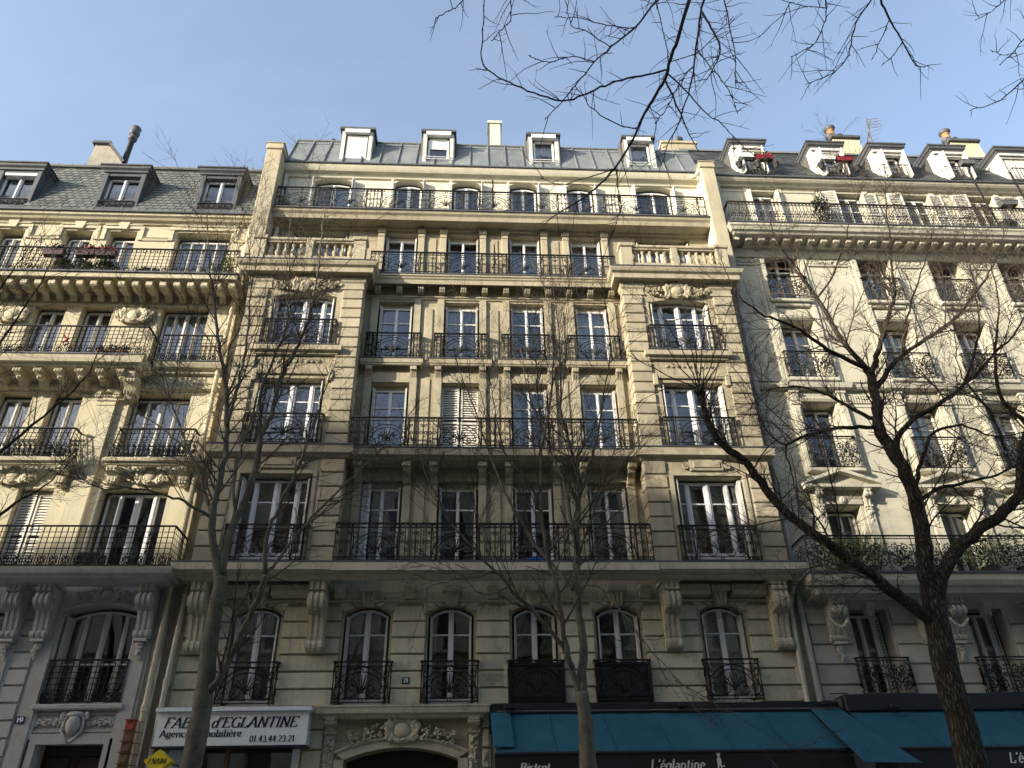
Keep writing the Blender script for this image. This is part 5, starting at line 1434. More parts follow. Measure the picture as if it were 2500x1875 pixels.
# mansard with separate slates
SB, ST = (-.28, 18.34), (.9, 21.36)
sdy, sdz = ST[0] - SB[0], ST[1] - SB[1]; sl = math.hypot(sdy, sdz)
def spt(t, off=0.0): return (SB[0] + sdy * t / sl - sdz / sl * off, SB[1] + sdz * t / sl + sdy / sl * off)
m = MB(); m.quad((-16, SB[0], SB[1]), (-6.5, SB[0], SB[1]), (-6.5, ST[0], ST[1]), (-16, ST[0], ST[1])); m.quad((-16, ST[0], ST[1]), (-6.5, ST[0], ST[1]), (-6.5, 7, 22.6), (-16, 7, 22.6)); m.build('roof', M['lead'], LB)
DL = ((-14.0, .62), (-10.85, .62), (-7.9, .6))
slots = []
rows_ = int(sl / .195)
for r in range(rows_ + 1):
    x = -14.9 + (.11 if r % 2 else 0)
    while x < -6.6:
        zc = spt(r * .195)[1]
        if not any(abs(x + .1 - c) < w - .02 and zc < 20.05 for c, w in DL): slots.append((x, r * .195))
        x += .222
def slate_v(x, t, j):
    L_ = .27; w = .197; o0, o1 = .022 + j[0], .006
    a, b = spt(t, o0), spt(min(t + L_, sl), o1); a2 = spt(t, o0 - .012)
    return [(x + j[1], a[0], a[1]), (x + w + j[1], a[0], a[1] + j[2]), (x + w, b[0], b[1]), (x, b[0], b[1]), (x + j[1], a2[0], a2[1]), (x + w + j[1], a2[0], a2[1] + j[2])], [(0, 1, 2, 3), (0, 4, 5, 1)]
slots.sort(key=lambda s_: (abs(s_[0] + 9.5) + abs(s_[1] - 1.5) * 1.5))
rest = MB()
for i, (x, t) in enumerate(slots):
    V, F = slate_v(x, t, (RND.uniform(0, .008), RND.uniform(-.004, .004), RND.uniform(-.008, .008)))
    if i < 290:
        q = MB(); q.add(V, F); q.build('slate', M['slate'], LB)
    else: rest.add(V, F)
rest.build('slates', M['slate'], LB, kind='stuff')
m = MB(); m.box(-16, -6.5, ST[0] - .1, ST[0] + .1, ST[1] - .02, ST[1] + .05); m.tube([(-16, ST[0] - .08, ST[1] + .04), (-6.5, ST[0] - .08, ST[1] + .04)], .045, 8); m.build('ridge_flashing', M['zinc'], LB)
m = MB()
for k in range(22): m.tube([(-15.8 + k * .42, ST[0] - .08, ST[1] + .07), (-15.8 + k * .42, ST[0] - .1, ST[1] + .12)], .014, 4)
m.build('roof_hook', M['lead'], LB)
for i, (c, w) in enumerate(DL):
    a, b = c - w, c + w; y0 = -.16
    m = MB()
    m.cbox(a - .02, a + .12, y0, .45, 18.36, 20.06, .01); m.cbox(b - .12, b + .02, y0, .45, 18.36, 20.06, .01); m.box(a + .12, b - .12, y0 + .02, .4, 19.95, 20.06)
    d = m.build('dormer', M['lead'], LB)
    m = MB(); m.sweep([(a - .02, .7), (a - .02, y0), (b + .02, y0), (b + .02, .7)], [(0, 20.06), (.03, 20.08), (.04, 20.14), (.1, 20.2), (.12, 20.27), (.15, 20.28), (.15, 20.33), (0, 20.36)]); m.add([(a - .1, y0 - .1, 20.345), (b + .1, y0 - .1, 20.345), (b + .1, .75, 20.4), (a - .1, .75, 20.4)], [(0, 1, 2, 3)]); m.build('hood', M['lead'], d)
    window(LB, a + .12, b - .12, 18.45, 19.94, y0 + .2, (.5,), (), mw=.05, curtain=('w', (0, 1)) if i < 2 else ('d', (0, 1)))
    railing(LB, a + .1, b - .1, y0 - .02, 18.4, .42, [(1, rail_foliage)], M['iron'])
m = MB(); m.box(-14.45, -13.5, -.15, -.02, 19.86, 19.96); m.build('blind_box', M['white'], LB)
# chimney with a long flue pipe
m = MB(); m.add([(-13.85, 2.2, 21.5), (-12.55, 2.2, 21.5), (-12.55, 4.2, 21.5), (-13.85, 4.2, 21.5), (-13.75, 2.2, 24.0), (-13.28, 2.2, 24.0), (-13.28, 4.2, 24.0), (-13.75, 4.2, 24.0), (-12.6, 2.2, 23.1), (-12.6, 4.2, 23.1)],
             [(0, 1, 8, 5, 4), (3, 2, 9, 6, 7), (0, 4, 7, 3), (1, 2, 9, 8), (8, 9, 6, 5), (4, 5, 6, 7)]); ch = m.build('chimney', M['cement'], LB)
m = MB(); m.cbox(-13.85, -13.2, 2.1, 4.3, 24.0, 24.14, .02); m.add([(-13.22, 2.1, 24.1), (-12.48, 2.1, 23.1), (-12.48, 4.3, 23.1), (-13.22, 4.3, 24.1), (-13.22, 2.1, 23.95), (-12.56, 2.1, 23.02), (-12.56, 4.3, 23.02), (-13.22, 4.3, 23.95)], [(0, 1, 2, 3), (0, 4, 5, 1), (4, 5, 6, 7), (2, 6, 7, 3)]); m.build('coping', M['lead'], ch)
m = MB(); m.lathe([(.1, 23.3), (.095, 24.75), (.15, 24.76), (.16, 24.86), (.12, 24.88), (.12, 24.98), (.17, 25.0), (.19, 25.15), (.15, 25.2), (.19, 25.38), (.18, 25.4)], -12.78, 2.6, 12); m.build('flue', M['lead'], ch, smooth=True)
for x in (-13.5, -13.25): 
    m = MB(); m.lathe([(.09, 24.1), (.08, 24.28), (.02, 24.3)], x, 3.0, 8); m.build('chimney_pot', M['terracotta'], ch)
# twisted iron divider on the fifth-floor balcony
m = MB(); rs = random.Random(9)
for k in range(5):
    pts = [(-12.62 + .1 * k + .05 * math.sin(j * 1.1 + k), -.5 + .06 * k, 15.6 + .22 * j) for j in range(6 + (k % 3))]
    m.tube(pts, .014, 4)
    for j in range(2, len(pts)):
        for s in (-1, 1): m.tube([pts[j], (pts[j][0] + s * .07, pts[j][1], pts[j][2] + .05), (pts[j][0] + s * .06, pts[j][1], pts[j][2] + .14)], [.013, .012, .003], 4)
m.tube([(p[0], -.4, p[2]) for p in spiral(-12.0, 17.0, .22, 120, 1.3, -1, 16)], .012, 4); m.build('spiked_screen', M['iron'], LB)
m = MB(); rs = random.Random(4)
for j in range(6):
    for s in (-1, 1): m.sph((-7.1 + s * .07 * (j % 2), -.75, 7.5 + .1 * j), (.035, .012, .05), 6, 4, s * .6)
m.tube([(-7.1, -.75, 7.3), (-7.08, -.75, 8.1)], .012, 4); m.build('leafy_iron_ornament', M['iron'], LB)

# ================================================================== the right building
RBD = thing('apartment_building', 'ivory stone apartment building at right with dark roof and white dormers', 'building', (13.5, 1.0, 0.0))
RC = (9.45, 12.36, 14.63, 16.86, 19.1)
YR = 0.05
ops = []
for i, c in enumerate(RC):
    ops += [(c - .43, c + .43, 18.2, 20.2, 0, .25), (c - .5, c + .5, 15.62, 17.62), (c - .5, c + .5, 12.86, 14.88), (c - .48, c + .48, 10.08, 12.1), (c - .52, c + .38, 7.1, 9.1)]
m = MB(); wall(m, 7.62, 21, 6.85, 20.4, YR, ops, .42); m.build('wall', M['ivory'], RBD)
R1 = (9.29, 12.1, 14.45, 16.8)
m = MB(); wall(m, 7.62, 21, 0, 6.85, YR, [(c - .45, c + .45, 4.62, 6.5) for c in R1] + [(8.6, 18.5, .4, 3.8)], .4); m.build('wall', M['beige_block'], RBD)
m = MB(); m.box(7.63, 21, 2.1, 9, 0, 20.4); m.box(8.5, 18.6, 1.5, 1.6, 0, 4); m.build('core_wall', M['ivory_trim'], RBD)
for i, c in enumerate(RC):
    window(RBD, c - .4, c + .4, 18.22, 20.1, YR + .2, (.5,), (.7,), mat=M['cream_frame'], curtain=('d', (0, .3)) if i % 2 else None)
    window(RBD, c - .46, c + .46, 15.64, 17.55, YR + .37, (.5,), (.72,), mat=M['cream_frame'], curtain=('b', (0, 1)) if i == 1 else ('d', (0, .4)))
    window(RBD, c - .46, c + .46, 12.88, 14.8, YR + .37, (.5,), (.72,), mat=M['cream_frame'], curtain=('w', (.5, 1)) if i == 0 else None)
    window(RBD, c - .44, c + .44, 10.1, 12.02, YR + .37, (.5,), (.72,), mat=M['cream_frame'], curtain=('d', (0, .5)) if i in (0, 2) else None)
    window(RBD, c - .48, c + .34, 7.12, 9.02, YR + .37, (.5,), (), mat=M['cream_frame'], curtain=('d', (0, 1)))
for i, c in enumerate(R1):
    window(RBD, c - .41, c + .2, 4.66, 6.42, YR + .3, (.48,), (), fw=.045, mw=.045, mat=M['cream_frame'], curtain=('d', (.1, .9)) if i == 0 else None)
    shutter(RBD, c + .21, c + .44, YR + .28, 4.66, 6.44, M['cream_frame'], .55)
# shutters laid open on the sixth floor
for a, b, t in ((11.36, 11.86, -.12), (12.78, 13.24, .06), (13.62, 14.1, -.05), (15.03, 15.48, .08), (15.82, 16.32, -.1), (17.22, 17.66, .06), (18.1, 18.6, -.05)):
    shutter(RBD, a, b, YR - .05, 18.25, 20.18, None, t)
for s in (-1, 1):
    m = MB()
    for k in range(3): m.box(9.45 + s * (.46 + k * .035) - .012, 9.45 + s * (.46 + k * .035) + .012, YR - .16 + .03 * k, YR, 18.25, 20.15)
    m.build('folded_shutter', M['louvre'], RBD)
# sixth-floor wall panels and roof cornice
for a, b in ((7.8, 8.85), (10.1, 11.2), (13.28, 13.55), (15.5, 15.75), (17.72, 18.0)):
    m = MB(); m.sweep([(a, YR), (b, YR)], [(0, 20.14), (.03, 20.15), (.04, 20.2), (.02, 20.22), (.05, 20.25), (0, 20.27)]); m.build('moulding', M['ivory_trim'], RBD)
for c in RC[:4]:
    m = MB(); m.box(c - .64, c - .47, YR - .04, YR + .01, 18.0, 20.34); m.box(c + .47, c + .64, YR - .04, YR + .01, 18.0, 20.34); m.build('window_band', M['ivory_trim'], RBD)
m = MB(); m.sweep([(7.66, YR), (21, YR)], [(0, 20.3), (.1, 20.31), (.14, 20.36), (.24, 20.4), (.3, 20.46), (.32, 20.52), (0, 20.54)]); m.build('cornice', M['ivory_trim'], RBD)
m = MB(); m.box(7.66, 21, -.32, -.05, 20.525, 20.58); m.build('gutter', M['lead'], RBD)
# sixth-floor balcony
m = MB(); m.sweep([(8.42, YR), (8.42, -.1), (21, -.1)], [(0, 17.55), (.1, 17.56), (.14, 17.66), (.52, 17.68), (.56, 17.74), (.62, 17.77), (.66, 17.86), (.7, 17.9), (.7, 17.97), (0, 18.0)]); m.build('balcony_slab', M['ivory_trim'], RBD)
m = MB(); m.box(7.7, 21, -.83, -.6, 17.975, 18.02); m.build('lead_flashing', M['lead'], RBD)
for k in range(30):
    x = 7.98 + k * .39
    m = MB(); m.cbox(x - .1, x + .1, -.5, -.02, 17.54, 17.67, .015); m.build('modillion', M['ivory_trim'], RBD)
m = MB(); m.sweep([(7.9, YR), (21, YR)], [(0, 17.28), (.06, 17.29), (.1, 17.36), (.14, 17.44), (.16, 17.54), (0, 17.55)]); m.build('moulding', M['ivory_trim'], RBD)
railing(RBD, 7.84, 20.5, -.74, 18.02, .86, [(1, rail_slim)] * 8, M['iron_lit'], ret=.78, ret_r=False)
# carved frieze panels between fifth-floor heads
for a, b in ((7.95, 8.75), (10.2, 11.6), (13.1, 13.9), (15.35, 16.1)):
    m = MB(); rs = random.Random(int(a * 10))
    m.sweep([(a, YR), (b, YR)], [(0, 16.98), (.05, 16.99), (.06, 17.04), (0, 17.06)])
    n = int((b - a) / .055)
    for k in range(n): m.sph((a + .03 + k * .055, YR - .02, 17.14 + rs.uniform(-.04, .06)), (rs.uniform(.025, .05), .04, rs.uniform(.025, .05)), 6, 4, rs.uniform(0, 3))
    for k in range(int((b - a) / .22)): m.tube([(p[0], YR - .03, p[2]) for p in spiral(a + .12 + k * .22, 17.15, .08, 90, 1.4, 1 if k % 2 else -1, 10)], .018, 5)
    m.build('carved_frieze', M['ivory_trim'], RBD)
# window surrounds and tall bands
for c in RC:
    for s in (-1, 1):
        m = MB(); x = c + s * .62
        m.box(x - .1, x + .1, YR - .05, YR + .01, 12.84, 17.27); m.box(x - .06, x + .06, YR - .08, YR - .04, 12.9, 17.2)
        m.box(x + s * .16 - .04, x + s * .16 + .04, YR - .03, YR + .01, 12.84, 17.27); m.build('window_band', M['ivory_trim'], RBD)
        m = MB(); x = c + s * .66; m.box(x - .11, x + .11, YR - .07, YR + .01, 10.08, 12.05); m.box(x - .07, x + .07, YR - .1, YR - .06, 10.15, 11.95)
        for q in range(4): m.box(x - .09 + q * .05, x - .065 + q * .05, YR - .11, YR - .06, 12.12, 12.36)
        m.box(x - .13, x + .13, YR - .1, YR, 12.02, 12.1); m.box(x - .13, x + .13, YR - .13, YR, 12.38, 12.44); m.build('pilaster', M['ivory_trim'], RBD)
    m = MB(); m.cbox(c - .68, c + .6, YR - .18, YR + .3, 15.5, 15.62, .02); m.cbox(c - .6, c + .52, YR - .1, YR, 15.38, 15.5, .02); m.build('window_sill', M['ivory_trim'], RBD)
    m = MB(); m.box(c - .5, c + .5, YR - .03, YR, 15.0, 15.32); m.cbox(c - .44, c + .44, YR - .045, YR - .02, 15.05, 15.27, .01); m.build('wall_panel', M['ivory_trim'], RBD)
    m = MB(); m.sweep([(c - .56, YR), (c + .56, YR)], [(0, 14.9), (.05, 14.91), (.1, 14.96), (0, 14.99)]); m.build('moulding', M['ivory_trim'], RBD)
    m = MB(); m.cbox(c - .72, c + .72, YR - .18, YR + .3, 12.74, 12.86, .02); m.build('window_sill', M['ivory_trim'], RBD)
    m = MB(); m.cbox(c - .8, c + .72, YR - .2, YR + .3, 9.98, 10.08, .02); m.build('window_sill', M['ivory_trim'], RBD)
    m = MB(); m.sweep([(c - .5, YR), (c + .5, YR)], [(0, 12.12), (.06, 12.13), (.1, 12.2), (.04, 12.24), (0, 12.26)]); m.build('moulding', M['ivory_trim'], RBD)
    cp = c - .06                                         # pediment over the second floor
    m = MB(); m.prism([(cp - .95, 9.56), (cp + .95, 9.56), (cp + .95, 9.62), (cp, 9.98), (cp - .95, 9.62)], YR - .12, YR)
    m.build('pediment', M['ivory_trim'], RBD)
    m = MB(); m.box(cp - .97, cp + .97, YR - .28, YR, 9.5, 9.58)
    for s in (-1, 1): m.add([(cp, YR - .3, 10.03), (cp + s * 1.0, YR - .3, 9.66), (cp + s * 1.0, YR - .3, 9.58), (cp, YR - .3, 9.93), (cp, YR, 10.03), (cp + s * 1.0, YR, 9.66), (cp + s * 1.0, YR, 9.58), (cp, YR, 9.93)], [(0, 1, 2, 3), (0, 4, 5, 1), (3, 2, 6, 7), (1, 5, 6, 2)])
    m.build('cornice', M['ivory_trim'], RBD)
    for s in (-1, 1):
        console(RBD, cp + s * .62, .16, .24, 9.02, 9.46, M['ivory_trim'], Y=YR, ribs=2, drop=True)
        m = MB(); x = cp + s * .62; m.box(x - .11, x + .11, YR - .06, YR, 7.1, 9.0); m.build('pilaster', M['ivory_trim'], RBD)
    m = MB(); m.sweep([(cp - .5, YR), (cp + .5, YR)], [(0, 9.12), (.05, 9.13), (.06, 9.22), (.03, 9.25), (.08, 9.33), (0, 9.36)]); m.sph((cp, YR - .06, 9.24), (.09, .06, .1), 8, 5); m.build('moulding', M['ivory_trim'], RBD)
    railing(RBD, c - .6, c + .6, YR - .13, 15.63, .84, [(1, rail_foliage)], M['iron_lit'], ret=.13)
    railing(RBD, c - .68, c + .66, YR - .14, 12.87, .84, [(1, rail_foliage)], M['iron_lit'], ret=.14)
    railing(RBD, c - .68, c + .66, YR - .14, 10.09, .9, [(1, rail_foliage)], M['iron_lit'], ret=.14)
m = MB(); m.sweep([(7.7, YR), (21, YR)], [(0, 12.5), (.1, 12.51), (.14, 12.56), (.16, 12.66), (0, 12.68)]); m.build('belt_course', M['ivory_trim'], RBD)
m = MB(); m.box(7.7, 21, YR - .18, YR - .02, 12.665, 12.69); m.build('lead_flashing', M['lead'], RBD)
for c in RC: 
    m = MB(); m.sweep([(c - .9, YR), (c - .9, YR - .1), (c + .9, YR - .1), (c + .9, YR)], [(0, 12.49), (.08, 12.52), (.12, 12.66), (0, 12.692)]); m.build('belt_course', M['ivory_trim'], RBD)
for a, b in ((10.25, 11.5), (13.15, 13.8)):
    m = MB(); m.box(a, b, YR - .02, YR, 11.98, 12.05)
    for k in range(int((b - a) / .075)): m.box(a + k * .075 + .015, a + k * .075 + .05, YR - .04, YR, 12.1, 12.36)
    m.build('fluted_frieze', M['ivory_trim'], RBD)
# second-floor balcony on big consoles
m = MB(); m.sweep([(8.3, YR), (8.3, -.3), (21, -.3)], [(0, 6.62), (.1, 6.64), (.4, 6.66), (.46, 6.76), (.54, 6.8), (.6, 6.9), (.62, 7.04), (0, 7.08)]); m.build('balcony_slab', M['ivory_trim'], RBD)
m = MB(); m.box(7.66, 21, -.95, -.7, 7.045, 7.085); m.build('lead_flashing', M['lead'], RBD)
railing(RBD, 7.78, 20.5, -.82, 7.09, .87, [(1, rail_foliage)] * 5, M['iron'], ret=.85, ret_r=False)
for x in (8.4, 10.55, 11.2, 13.2, 13.85, 15.6): console(RBD, x, .36, .5, 5.72, 6.6, M['beige_block'], Y=YR, drop=True, garland=True)
for c in R1: 
    m = MB(); m.prismx([(YR, 6.6), (YR - .25, 6.6), (YR - .24, 6.5), (YR - .1, 6.42), (YR - .06, 6.3), (YR, 6.28)], c - .1, c + .1)
    for q in (-1, 0, 1): m.box(c + q * .06 - .02, c + q * .06 + .02, YR - .16, YR, 6.3, 6.56)
    m.build('bracket', M['ivory_trim'], RBD)
    railing(RBD, c - .6, c + .6, YR - .14, 4.58, .78, [(1, rail_foliage)], M['iron'], ret=.14)
edges = [7.78] + [v for c in R1 for v in (c - .5, c + .5)] + [18.6]
course(RBD, [(edges[i], edges[i + 1]) for i in range(0, len(edges), 2)], (3.95, 4.38, 4.82, 5.255, 5.69, 6.13, 6.56), YR, M['beige_block'], proud=.05)
m = MB(); m.quad((8.6, YR + .2, .4), (18.5, YR + .2, .4), (18.5, YR + .205, 3.8), (8.6, YR + .205, 3.8)); m.build('shop_pane', M['glass'], RBD)
drainpipe(RBD, [(7.86, -.2, 20.3), (7.9, -.22, 20.2), (7.88, -.22, 19.8), (7.86, -.22, 17.0), (7.8, -.14, 16.2), (7.74, -.1, 12), (7.69, -.1, 8.6), (7.65, -.1, 6.4), (7.64, -.1, 4.4), (7.64, -.1, .14)], .07, M['pipe_grey'], (19.0, 14.4, 11.2, 8.65, 6.42))
# dark mansard with white dormers
m = MB(); m.quad((7.5, -.28, 20.56), (21, -.28, 20.56), (21, 1.5, 23.72), (7.5, 1.5, 23.72)); m.quad((7.5, 1.5, 23.72), (21, 1.5, 23.72), (21, 7, 25), (7.5, 7, 25)); m.add([(7.5, -.28, 20.56), (7.5, 1.5, 23.72), (7.5, 7, 25), (7.5, 7, 20.5)], [(0, 1, 2, 3)]); m.build('roof', M['slate_dark'], RBD)
m = MB(); n = 36
for r in range(n):
    t0, t1 = r / n, (r + 1) / n
    y0, z0 = -.28 + 1.78 * t0, 20.56 + 3.16 * t0; y1, z1 = -.28 + 1.78 * t1, 20.56 + 3.16 * t1
    x = 7.5 + (.1 if r % 2 else 0)
    while x < 20:
        w = .2; q = RND.uniform(.008, .02)
        m.add([(x, y0 - q * .87, z0 + q * .5), (x + w - .006, y0 - q * .87, z0 + q * .5), (x + w - .006, y1 - .004, z1 + .01), (x, y1 - .004, z1 + .01)], [(0, 1, 2, 3)]); x += w
m.build('slates', M['slate_dark'], RBD, kind='stuff')
m = MB(); m.box(7.5, 21, 1.42, 1.56, 23.7, 23.78); m.build('ridge_flashing', M['zinc'], RBD)
DR = (9.29, 12.03, 14.19, 16.35, 18.7)
for i, c in enumerate(DR):
    a, b = c - .52, c + .52; y0 = -.06
    m = MB()
    for X in (a, b): m.add([(X - .05, y0, 20.62), (X + .05, y0, 20.62), (X + .05, y0, 22.2), (X - .05, y0, 22.2), (X - .05, .9, 22.2), (X + .05, .9, 22.2), (X - .05, -.0, 20.62), (X + .05, -.0, 20.62)], [(0, 1, 2, 3), (0, 3, 4, 6), (1, 2, 5, 7), (2, 3, 4, 5)])
    m.box(a + .05, b - .05, y0 + .01, y0 + .14, 22.02, 22.2); d = m.build('dormer', M['white_old'], RBD)
    m = MB(); m.sweep([(a - .04, 1.2), (a - .04, y0), (b + .04, y0), (b + .04, 1.2)], [(0, 22.2), (.02, 22.21), (.04, 22.3), (.09, 22.34), (.1, 22.42), (.13, 22.44), (.13, 22.5), (0, 22.52)]); m.add([(a - .1, y0 - .1, 22.505), (b + .1, y0 - .1, 22.505), (b + .1, 1.3, 22.56), (a - .1, 1.3, 22.56)], [(0, 1, 2, 3)]); m.build('hood', M['lead'], d)
    m = MB(); m.box(a - .03, b + .03, y0 - .06, y0 - .01, 22.1, 22.2); m.build('fascia', M['white_old'], d)
    if i == 4:
        for k in range(2):
            m = MB(); m.cbox(a + .1 + k * .42, a + .5 + k * .42, y0 + .06, y0 + .1, 20.7, 22.0, .02); m.build('shutter', M['white_old'], d)
    else:
        window(RBD, a + .16, b - .16, 20.7, 22.0, y0 + .22, (.5,), (.7,), mat=M['white_old'], curtain=('d', (0, 1)) if i in (0, 2) else None)
        for X, rt in ((a + .06, -1.25), (b - .06, -1.9)):
            m = MB(); m.box(0, .3, -.02, .02, 20.72, 21.98); o = m.build('shutter', M['white_old'], d); o.location = (X, y0, 0); o.rotation_euler[2] = rt
    m = MB()
    for k in range(9): m.tube([(a + .02 + k * (b - a - .04) / 8, y0 - .22, 20.62), (a + .02 + k * (b - a - .04) / 8, y0 - .22, 21.28)], .012, 4)
    for X in (a, b): m.tube([(X, y0 - .22, 21.28), (X, y0, 21.28)], .012, 4)
    m.tube([(a, y0 - .22, 21.28), (b, y0 - .22, 21.28)], .018, 5); m.tube([(a, y0 - .22, 20.66), (b, y0 - .22, 20.66)], .014, 4); m.build('railing', M['iron'], d)
for xa, xb, xt in ((14.3, 15.6, 14.75), (19.2, 20.6, 19.65)):
    m = MB(); m.add([(xa, 2.7, 23.5), (xb, 2.7, 23.5), (xb, 3.5, 23.5), (xa, 3.5, 23.5), (xa + .1, 2.7, 26.1), (xb - .14, 2.7, 26.1), (xb - .14, 3.5, 26.1), (xa + .1, 3.5, 26.1)], [(0, 1, 5, 4), (1, 2, 6, 5), (2, 3, 7, 6), (3, 0, 4, 7), (4, 5, 6, 7)]); ch = m.build('chimney', M['yellow_trim'], RBD)
    m = MB(); m.cbox(xa, xb - .08, 2.6, 3.6, 26.12, 26.27, .02); m.build('coping', M['lead'], ch)
    pot(ch, xt - .15, 3.0, 26.27, .16, .62, .23, capm=M['lead']); pot(ch, xt + .3, 3.2, 26.27, .13, .4, .17); pot(ch, xt - .32, 2.9, 26.2, .1, .1, .18)

# ================================================================== buildings across the street (behind the viewer, seen in reflections, shading the lower floors)
def opposite(xa, xb, top, label):
    t = thing('apartment_building', label, 'building', ((xa + xb) / 2, -24, 0), 'buildings across the street behind the viewer')
    Yf = -21.0; ops = []
    nb = int((xb - xa) / 2.4)
    for k in range(nb):
        c = xa + (k + .5) * (xb - xa) / nb
        for f in range(6): ops.append((c - .5, c + .5, 4.6 + f * 3.0, 6.7 + f * 3.0))
    ops = [o for o in ops if o[3] < top - 1.5]
    m = MB(); wall(m, xa, xb, 0, top - .8, Yf, ops, -.25); m.build('wall', M['ivory'], t)
    m = MB(); m.box(xa, xb, Yf - 8, Yf - .3, 0, top - .8); m.build('core_wall', M['room'], t)
    m = MB(); m.add([(xa, Yf + .2, top - .8), (xb, Yf + .2, top - .8), (xb, Yf, top), (xa, Yf, top), (xa, Yf - 8, top), (xb, Yf - 8, top), (xa, Yf - 8, top - .8), (xb, Yf - 8, top - .8)], [(0, 1, 2, 3), (3, 2, 5, 4), (0, 3, 4, 6), (1, 2, 5, 7), (0, 1, 7, 6)]); m.build('roof', M['zinc'], t)
    for f in range(1, 6):
        m = MB(); m.box(xa, xb, Yf, Yf + .4, 4.35 + f * 3.0, 4.5 + f * 3.0); m.build('balcony_slab', M['ivory_trim'], t)
OPP = [(-66, -51, 21.4), (-51, -44.4, 21.7), (-44.4, -37.0, 24.2), (-37.0, -22, 21.7), (-22, -8, 21.2), (-8, 6, 21.8), (6, 22, 21.4), (22, 40, 21.7)]
for i, (a, b, t) in enumerate(OPP):
    opposite(a, b, t, 'ivory apartment building across the street behind the viewer, %s from the west end' % ('first', 'second', 'third', 'fourth', 'fifth', 'sixth', 'seventh', 'eighth')[i])

# ================================================================== street things
# estate agency sign
S = thing('shop_sign', 'white estate agency signboard with black lettering under the first floor', 'sign', (-4.75, -.2, 3.6))
m = MB(); m.box(-6.27, -3.25, -.4, -.03, 3.7, 4.33); m.build('panel', M['sign'], S)
m = MB(); m.box(-6.32, -3.2, -.48, -.03, 4.335, 4.41); m.build('top_trim', M['sign'], S)
m = MB(); m.box(-6.29, -3.23, -.42, -.03, 3.665, 3.695); m.build('bottom_trim', M['navy'], S)
m = MB()
for k in range(9): m.box(-3.249, -3.244, -.4, -.03, 3.72 + k * .068, 3.725 + k * .068)
m.build('side_grille', M['grey_plastic'], S)
lettering(S, "FABRE d'EGLANTINE", -6.13, 4.03, .2, 2.66, -.405, M['ink'], shear=.28, thick=.16)
lettering(S, 'Agence immobilière', -6.17, 3.86, .135, 1.62, -.405, M['ink'], thick=.16)
lettering(S, '01.43.44.23.21', -4.38, 3.76, .115, .9, -.405, M['ink'], thick=.16)

# yellow diamond sign on its arm
F_ = thing('hanging_sign', 'yellow diamond sign reading FNAIM beside the agency sign', 'sign', (-5.9, -.9, 3.35))
cx, cz, hw, hh = -5.86, 3.36, .26, .2
m = MB(); m.prism([(cx - hw, cz), (cx, cz - hh), (cx + hw, cz), (cx, cz + hh)], -1.1, -.86); m.build('panel', M['yellow_sign'], F_)
m = MB(); m.tube([(cx + .1, -.9, cz), (cx + .1, -.02, cz)], .02, 6); m.build('arm', M['grey_plastic'], F_)
lettering(F_, 'FNAIM', cx - .17, cz - .045, .09, .33, -1.105, M['ink'], shear=.2, thick=.16)

# enamel house numbers
for x0, x1, z0, z1, n, lb in ((-1.425, -1.265, 4.905, 5.04, '21', 'small blue enamel plaque with number 21 between first-floor windows'), (-9.24, -9.05, 4.19, 4.33, '19', 'small blue enamel plaque with number 19 on the grey pilaster')):
    Yp = -.058 if n == '21' else -.09
    t = thing('house_number', lb, 'plaque', ((x0 + x1) / 2, Yp, z0))
    m = MB(); m.cbox(x0, x1, Yp - .012, Yp + .005, z0, z1, .004); m.build('plate', M['blue_enamel'], t)
    lettering(t, n, x0 + .028, z0 + .025, z1 - z0 - .05, x1 - x0 - .05, Yp - .015, M['bright_lettering'], thick=.2)

# bird boxes strapped to the drainpipe
for k in range(6):
    x, z, y = -6.83 + .004 * k, 4.02 - .2 * k, -.3
    t = thing('bird_box', 'red painted wooden bird box, topmost on the drainpipe' if k == 0 else '%s brown wooden bird box down from the red one on the drainpipe' % ('first', 'second', 'third', 'fourth', 'fifth')[k - 1], 'bird box', (x, y, z), 'bird boxes strapped to the drainpipe')
    mt = M['red_wood'] if k == 0 else M['brown_wood']
    m = MB(); m.cbox(x - .06, x + .09, y - .1, y + .06, z, z + .17, .004); m.build('box', mt, t)
    m = MB(); m.prismx([(y - .15, z + .172), (y + .07, z + .18), (y + .07, z + .192), (y - .15, z + .184)], x - .09, x + .12); m.build('roof', mt, t)
    m = MB(); m.lathe([(.014, 0), (.014, .004)], 0, 0, 8); o = m.build('hole', M['ink'], t); o.location = (x - .0, y - .099, z + .12); o.rotation_euler[0] = PI / 2; o.matrix_parent_inverse = Matrix.Translation(-BASE[t.name])
    m = MB(); m.tube([(x + .09, y, z + .16), (x + .2, y + .12, z + .16), (x + .2, y + .2, z + .16)], .006, 4); m.build('strap', M['iron'], t)

